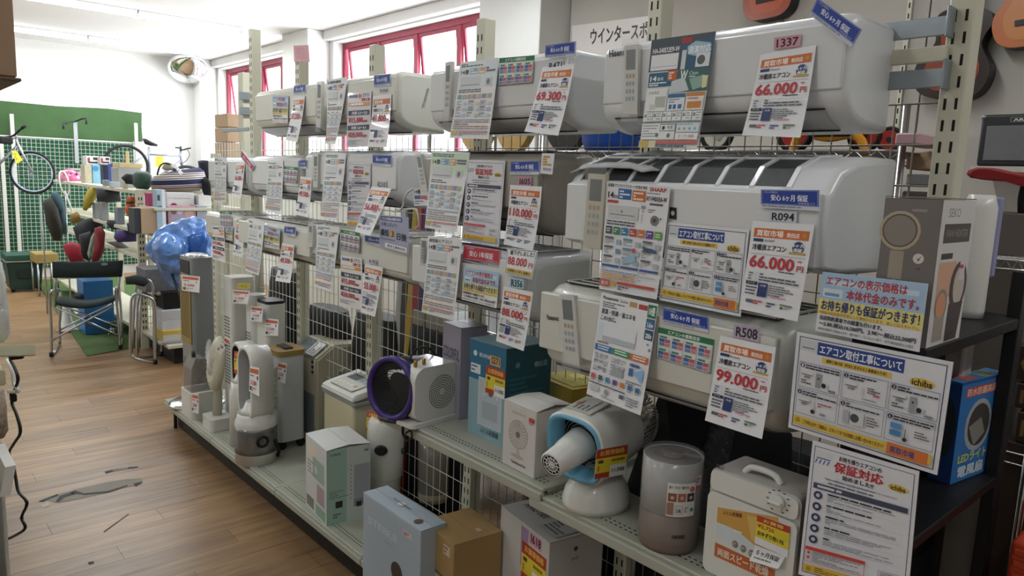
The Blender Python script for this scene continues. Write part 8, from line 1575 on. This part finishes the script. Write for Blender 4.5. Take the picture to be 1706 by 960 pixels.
bm = new(); tube(bm, [Bq(27, 232, -0.05), Bq(33, 248, -0.05), c+Vector((0.0, -0.05, 0))], 0.014); tube(bm, [Bq(30, 238, 0.02), Bq(38, 254, 0.05), c+Vector((0, 0.05, 0))], 0.012); link('fork', bm, mat('fork_silver', '#b0b0b2', 0.3, 0.5), t)
bm = new(); tube(bm, [Bq(-30, 246), Bq(27, 229)], 0.017); tube(bm, [Bq(-20, 292), Bq(29, 243)], 0.019); tube(bm, [Bq(26, 224), Bq(31, 246)], 0.02); link('frame', bm, FR, t)
bm = new(); tube(bm, smooth_path([Bq(44, 209, -0.25), Bq(34, 216, -0.2), Bq(22, 226, -0.05), Bq(8, 229, 0.05), Bq(-6, 232, 0.1)]), 0.014); tube(bm, [Bq(44, 209, -0.25), Bq(36, 214, -0.22)], 0.021); box(bm, Bq(10, 234), (0.16, 0.1, 0.1), 0, 0.02); link('handlebar', bm, BLACK, t)
sheet('price_tag', 'yellow price tag on the bicycle at the left edge', 'price tag', [P(19, 251, y=YB-0.1), P(28, 252, y=YB-0.1), P(38, 267, y=YB-0.12), P(27, 273, y=YB-0.12)], lambda s: s.lines(0.1, 0.2, 0.9, 0.8, 3, '#8a7a20'), paper=mat('yellow_paper', '#d8cf34', 0.5))
YB2 = 13.02; Cq = lambda a, b, d=0: P(a, b, y=YB2+d)
t = thing('bicycle', 'silver grey bicycle with a black saddle parked behind the striped bag', 'bicycle', Cq(248, 330))
c = Cq(210, 277); r = (Cq(210, 243)-c).length; bm = new(); tube(bm, [c+Vector((r*math.cos(k*math.pi/20), 0, r*math.sin(k*math.pi/20))) for k in range(40)], 0.024, 7, 0, closed=True)
for k in range(18): aa = k*math.pi/9; tube(bm, [c, c+Vector(((r-0.03)*math.cos(aa), 0, (r-0.03)*math.sin(aa)))], 0.0013, 3, 1)
link('rear_wheel', bm, [RUB, ALU], t)
c2 = Cq(312, 310); bm = new(); tube(bm, [c2+Vector((r*math.cos(k*math.pi/20), 0.0, r*math.sin(k*math.pi/20))) for k in range(40)], 0.024, 7, 0, closed=True); link('front_wheel', bm, [RUB], t)
bm = new(); tube(bm, [Cq(248, 257), Cq(300, 260)], 0.018); tube(bm, [c, Cq(248, 257)], 0.011); tube(bm, [Cq(248, 245), Cq(249, 290)], 0.017); tube(bm, [Cq(302, 268), Cq(262, 296)], 0.02); tube(bm, [Cq(301, 252), Cq(303, 276)], 0.022); tube(bm, [Cq(303, 274), c2], 0.014); tube(bm, [c, Cq(249, 290)], 0.011); link('frame', bm, mat('bike_silver', '#8d93a0', 0.3, 0.5), t)
bm = new(); puff(bm, [(237, 231), (243, 231), (252, 236), (263, 241), (262, 244), (250, 243), (241, 240)], YB2, 0.06, 0, 0); link('saddle', bm, BLACK, t)
bm = new(); tube(bm, smooth_path([Cq(293, 246, -0.2), Cq(300, 247, -0.1), Cq(304, 250), Cq(311, 248, 0.1), Cq(317, 247, 0.25)]), 0.013); tube(bm, [Cq(301, 244), Cq(301, 254)], 0.016); tube(bm, smooth_path([Cq(312, 249), Cq(316, 258), Cq(310, 268), Cq(304, 272)]), 0.005); link('handlebar', bm, BLACK, t)
sheet('price_tag', 'yellow price tag on the silver grey bicycle', 'price tag', [P(259, 260, y=YB2-0.06), P(272, 260, y=YB2-0.06), P(272, 278, y=YB2-0.06), P(259, 278, y=YB2-0.06)], lambda s: s.lines(0.1, 0.1, 0.9, 0.9, 4, '#a07a20'), paper=mat('yellow_paper', '#d8cf34', 0.5))
pf('backpack', 'dark backpack against the far corner behind the striped bag', 'bag', [(331, 270), (338, 266), (348, 268), (352, 280), (352, 316), (336, 316)], 7.75, 0.10, mat('cloth2a2a3a', '#2c2838', 0.8, var=0.2), 0.008)
# stacked cardboard cartons by the far window
for k, (y0, y1) in enumerate(((190, 212), (213, 237), (238, 262))):
    fbox('cardboard_box', ('top', 'middle', 'bottom')[k]+' brown carton of the stack beside the far window', 'box', 379, 402, y0, y1, 7.6, 0.35, CARD2)
a_, b_ = P(379, 262, y=7.6), P(402, 262, y=7.6)
t = thing('tall_stand', 'white metal stand under the brown carton stack', 'stand', ((a_.x+b_.x)/2, 7.8, 0)); bm = new(); box2(bm, (a_.x, 7.6, 0.002), (b_.x, 7.95, a_.z-0.006), 0, 0.003, 1); link('cabinet', bm, STEEL, t)
# tall pale locker standing behind the far end of the rack
a_ = P(404, 120, y=5.6); b_ = P(422, 120, y=5.6); t = thing('perforated_column', 'pale perforated metal column behind the far end of the rack', 'column', ((a_.x+b_.x)/2, 5.65, 0)); bm = new(); box2(bm, (a_.x, 5.6, 0.002), (b_.x, 5.7, a_.z), 0, 0.004, 1); link('post', bm, STEEL, t)
for z_ in (P(405, 185, y=5.6).z, P(405, 160, y=5.6).z): bm = new(); box2(bm, (a_.x-0.03, 5.58, z_-0.03), (a_.x+0.10, 5.599, z_+0.03), 0, 0.003, 1); link('clamp', bm, GALV, t)
sheet('pink_poster', 'faded pink paper taped to the top of a rack upright', 'poster', flat((489, 76), (514, 75), (516, 103), (490, 103), x=XP-0.034), lambda s: s.lines(0.15, 0.15, 0.85, 0.85, 6, '#c890a0', 0.5), paper=mat('pink_paper', '#dba8ae', 0.6, var=0.15, scale=20))
# ------------------------------------------------------------------ left edge
XLs = 0.33
lf = thing('white_shelf_unit', 'white shelf unit at the left edge with a perforated basket side', 'shelf', (XLs-0.25, 3.0, 0))
bm = new(); q0, q1 = P(3, 760, x=XLs), P(7, 960, x=XLs); box2(bm, (XLs-0.012, q0.y-0.02, 0.10), (XLs, q0.y+1.6, q0.z), 0, 0.003, 1); pp_ = link('perforated_panel', bm, WPL, lf)
bs = new()
for i in range(24):
    for j in range(40): p_ = Vector((XLs+0.0006, q0.y+i*0.016, 0.12+j*0.0175)); bs.faces.new([bs.verts.new(p_+Vector((0, a, b))) for a, b in ((0, 0), (0.008, 0), (0.008, 0.009), (0, 0.009))])
link('holes', bs, mat('hole_grey', '#77786f', 0.8), pp_, kind='stuff')
bm = new(); box2(bm, (XLs-0.5, q0.y, 0.002), (XLs-0.03, 5.0, 0.10), 0); link('plinth', bm, DARK, lf)
bm = new(); box2(bm, (XLs-0.5, q0.y, q0.z+0.001), (XLs-0.03, q0.y+1.5, q0.z+0.03), 0, 0.003); link('shelf_board', bm, STEEL, lf)
bm = new(); a_ = P(15, 617, x=XLs); box2(bm, (XLs-0.5, a_.y, a_.z-0.05), (XLs-0.01, a_.y+1.8, a_.z), 0, 0.006); link('shelf_board', bm, mat('aged_cream', '#c4c0a0', 0.5), lf)
bm = new(); box2(bm, (XLs-0.5, 2.5, 0.1), (XLs-0.46, 5.0, 1.6), 0, 0.003); link('back_panel', bm, STEEL, lf)
a_, b_ = P(47, 583, x=XLs+0.06), P(-6, 583, x=XLs-0.02)
t = thing('power_strip', 'cream power strip jutting out at the left edge with a black plug', 'power strip', (XLs, a_.y, a_.z-0.02))
bm = new(); dirv = (P(47, 578, x=0.40)-P(-30, 578, x=0.26)); p0 = P(47, 583, x=0.40); p1 = P(-60, 584, x=0.20); 
u_ = (p1-p0).normalized(); w_ = u_.cross(Vector((0, 0, 1))).normalized(); rings = [[p+w_*a+Vector((0, 0, b)) for a, b in ((-0.025, -0.022), (0.025, -0.022), (0.025, 0.018), (-0.025, 0.018))] for p in (p0, p1)]; skin(bm, rings, 0, True, False, False); bmesh.ops.bevel(bm, geom=list(bm.edges), offset=0.004, segments=2, affect='EDGES'); link('body', bm, mat('cream_strip', '#d2cfb0', 0.4), t)
bm = new(); pl_ = P(24, 588, x=0.36); box(bm, pl_+Vector((0, -0.035, 0.0)), (0.045, 0.03, 0.03), 0, 0.008); link('plug', bm, BLACK, t)
bm = new(); xx = 0.37
tube(bm, smooth_path([pl_+Vector((0, -0.04, 0))]+[P(a, b, x=xx) for a, b in ((17, 598), (24, 612), (30, 632), (23, 655), (20, 672), (28, 692), (34, 720), (24, 738), (15, 755), (22, 775), (26, 795), (31, 820), (45, 838), (36, 862), (42, 880), (26, 892), (6, 902), (-8, 912))], 4), 0.0055, 6); box(bm, P(22, 662, x=xx), (0.02, 0.035, 0.03), 0, 0.005); link('cord', bm, BLACK, t)
bm = new(); puff(bm, [(-20, 440), (0, 430), (6, 470), (12, 520), (14, 556), (6, 572), (-20, 575)], 2.9, 0.05, 0, 0.006, 3); link('hanging_bag', bm, mat('milky_film', '#cfcfca', 0.3, var=0.1, bump=0.4, bscale=20), None, 'milky plastic bag hanging at the left edge above the power strip', 'bag')
bm = new(); a_ = P(22, 735, x=XLs+0.02); prism(bm, [(0, 0), (0.03, 0.0), (0.05, 0.10), (0.02, 0.10)], (XLs-0.05, a_.y+0.05, a_.z-0.12), (1, 0, 0), (0, 0, 1), (0, -0.25, 0)); link('basket_rim', bm, WPL, lf)
pf('floral_bag', 'small floral pouch on the white shelf unit at the left edge', 'pouch', [(-14, 652), (6, 650), (12, 680), (12, 715), (4, 730), (-14, 730)], 2.55, 0.06, mat('floral', '#9c8a78', 0.7, var=0.8, scale=45), 0.004)
bm = new(); tube(bm, smooth_path([P(12, 600, x=0.37), P(20, 615, x=0.37), P(24, 640, x=0.37), P(30, 652, x=0.37), P(14, 652, x=0.36)]), 0.007); link('hook', bm, WPL, lf)
a_, b_ = P(29, 130, x=0.42), P(0, 128, x=0.42)
t = thing('hanging_cabinet', 'brown cardboard box high at the upper left corner', 'box', (0.2, a_.y+0.3, a_.z)); bm = new(); box2(bm, (-0.2, a_.y, a_.z), (0.42, a_.y+0.6, a_.z+0.9), 0, 0.006, 1); link('box_body', bm, mat('box_brown', '#8f745c', 0.75, var=0.05), t)
bm = new(); box2(bm, (-0.21, a_.y-0.01, a_.z-0.012), (0.43, a_.y+0.61, a_.z-0.0005), 0, 0.003, 1); link('base_flap', bm, mat('box_brown_dark', '#5c4636', 0.75), t)
for yy_ in (a_.y+0.5, a_.y+0.1): bm = new(); cyl(bm, (0.1, yy_, a_.z+0.9), (0.1, yy_, ZC), 0.006, n=6); link('hanger', bm, DARK, t)
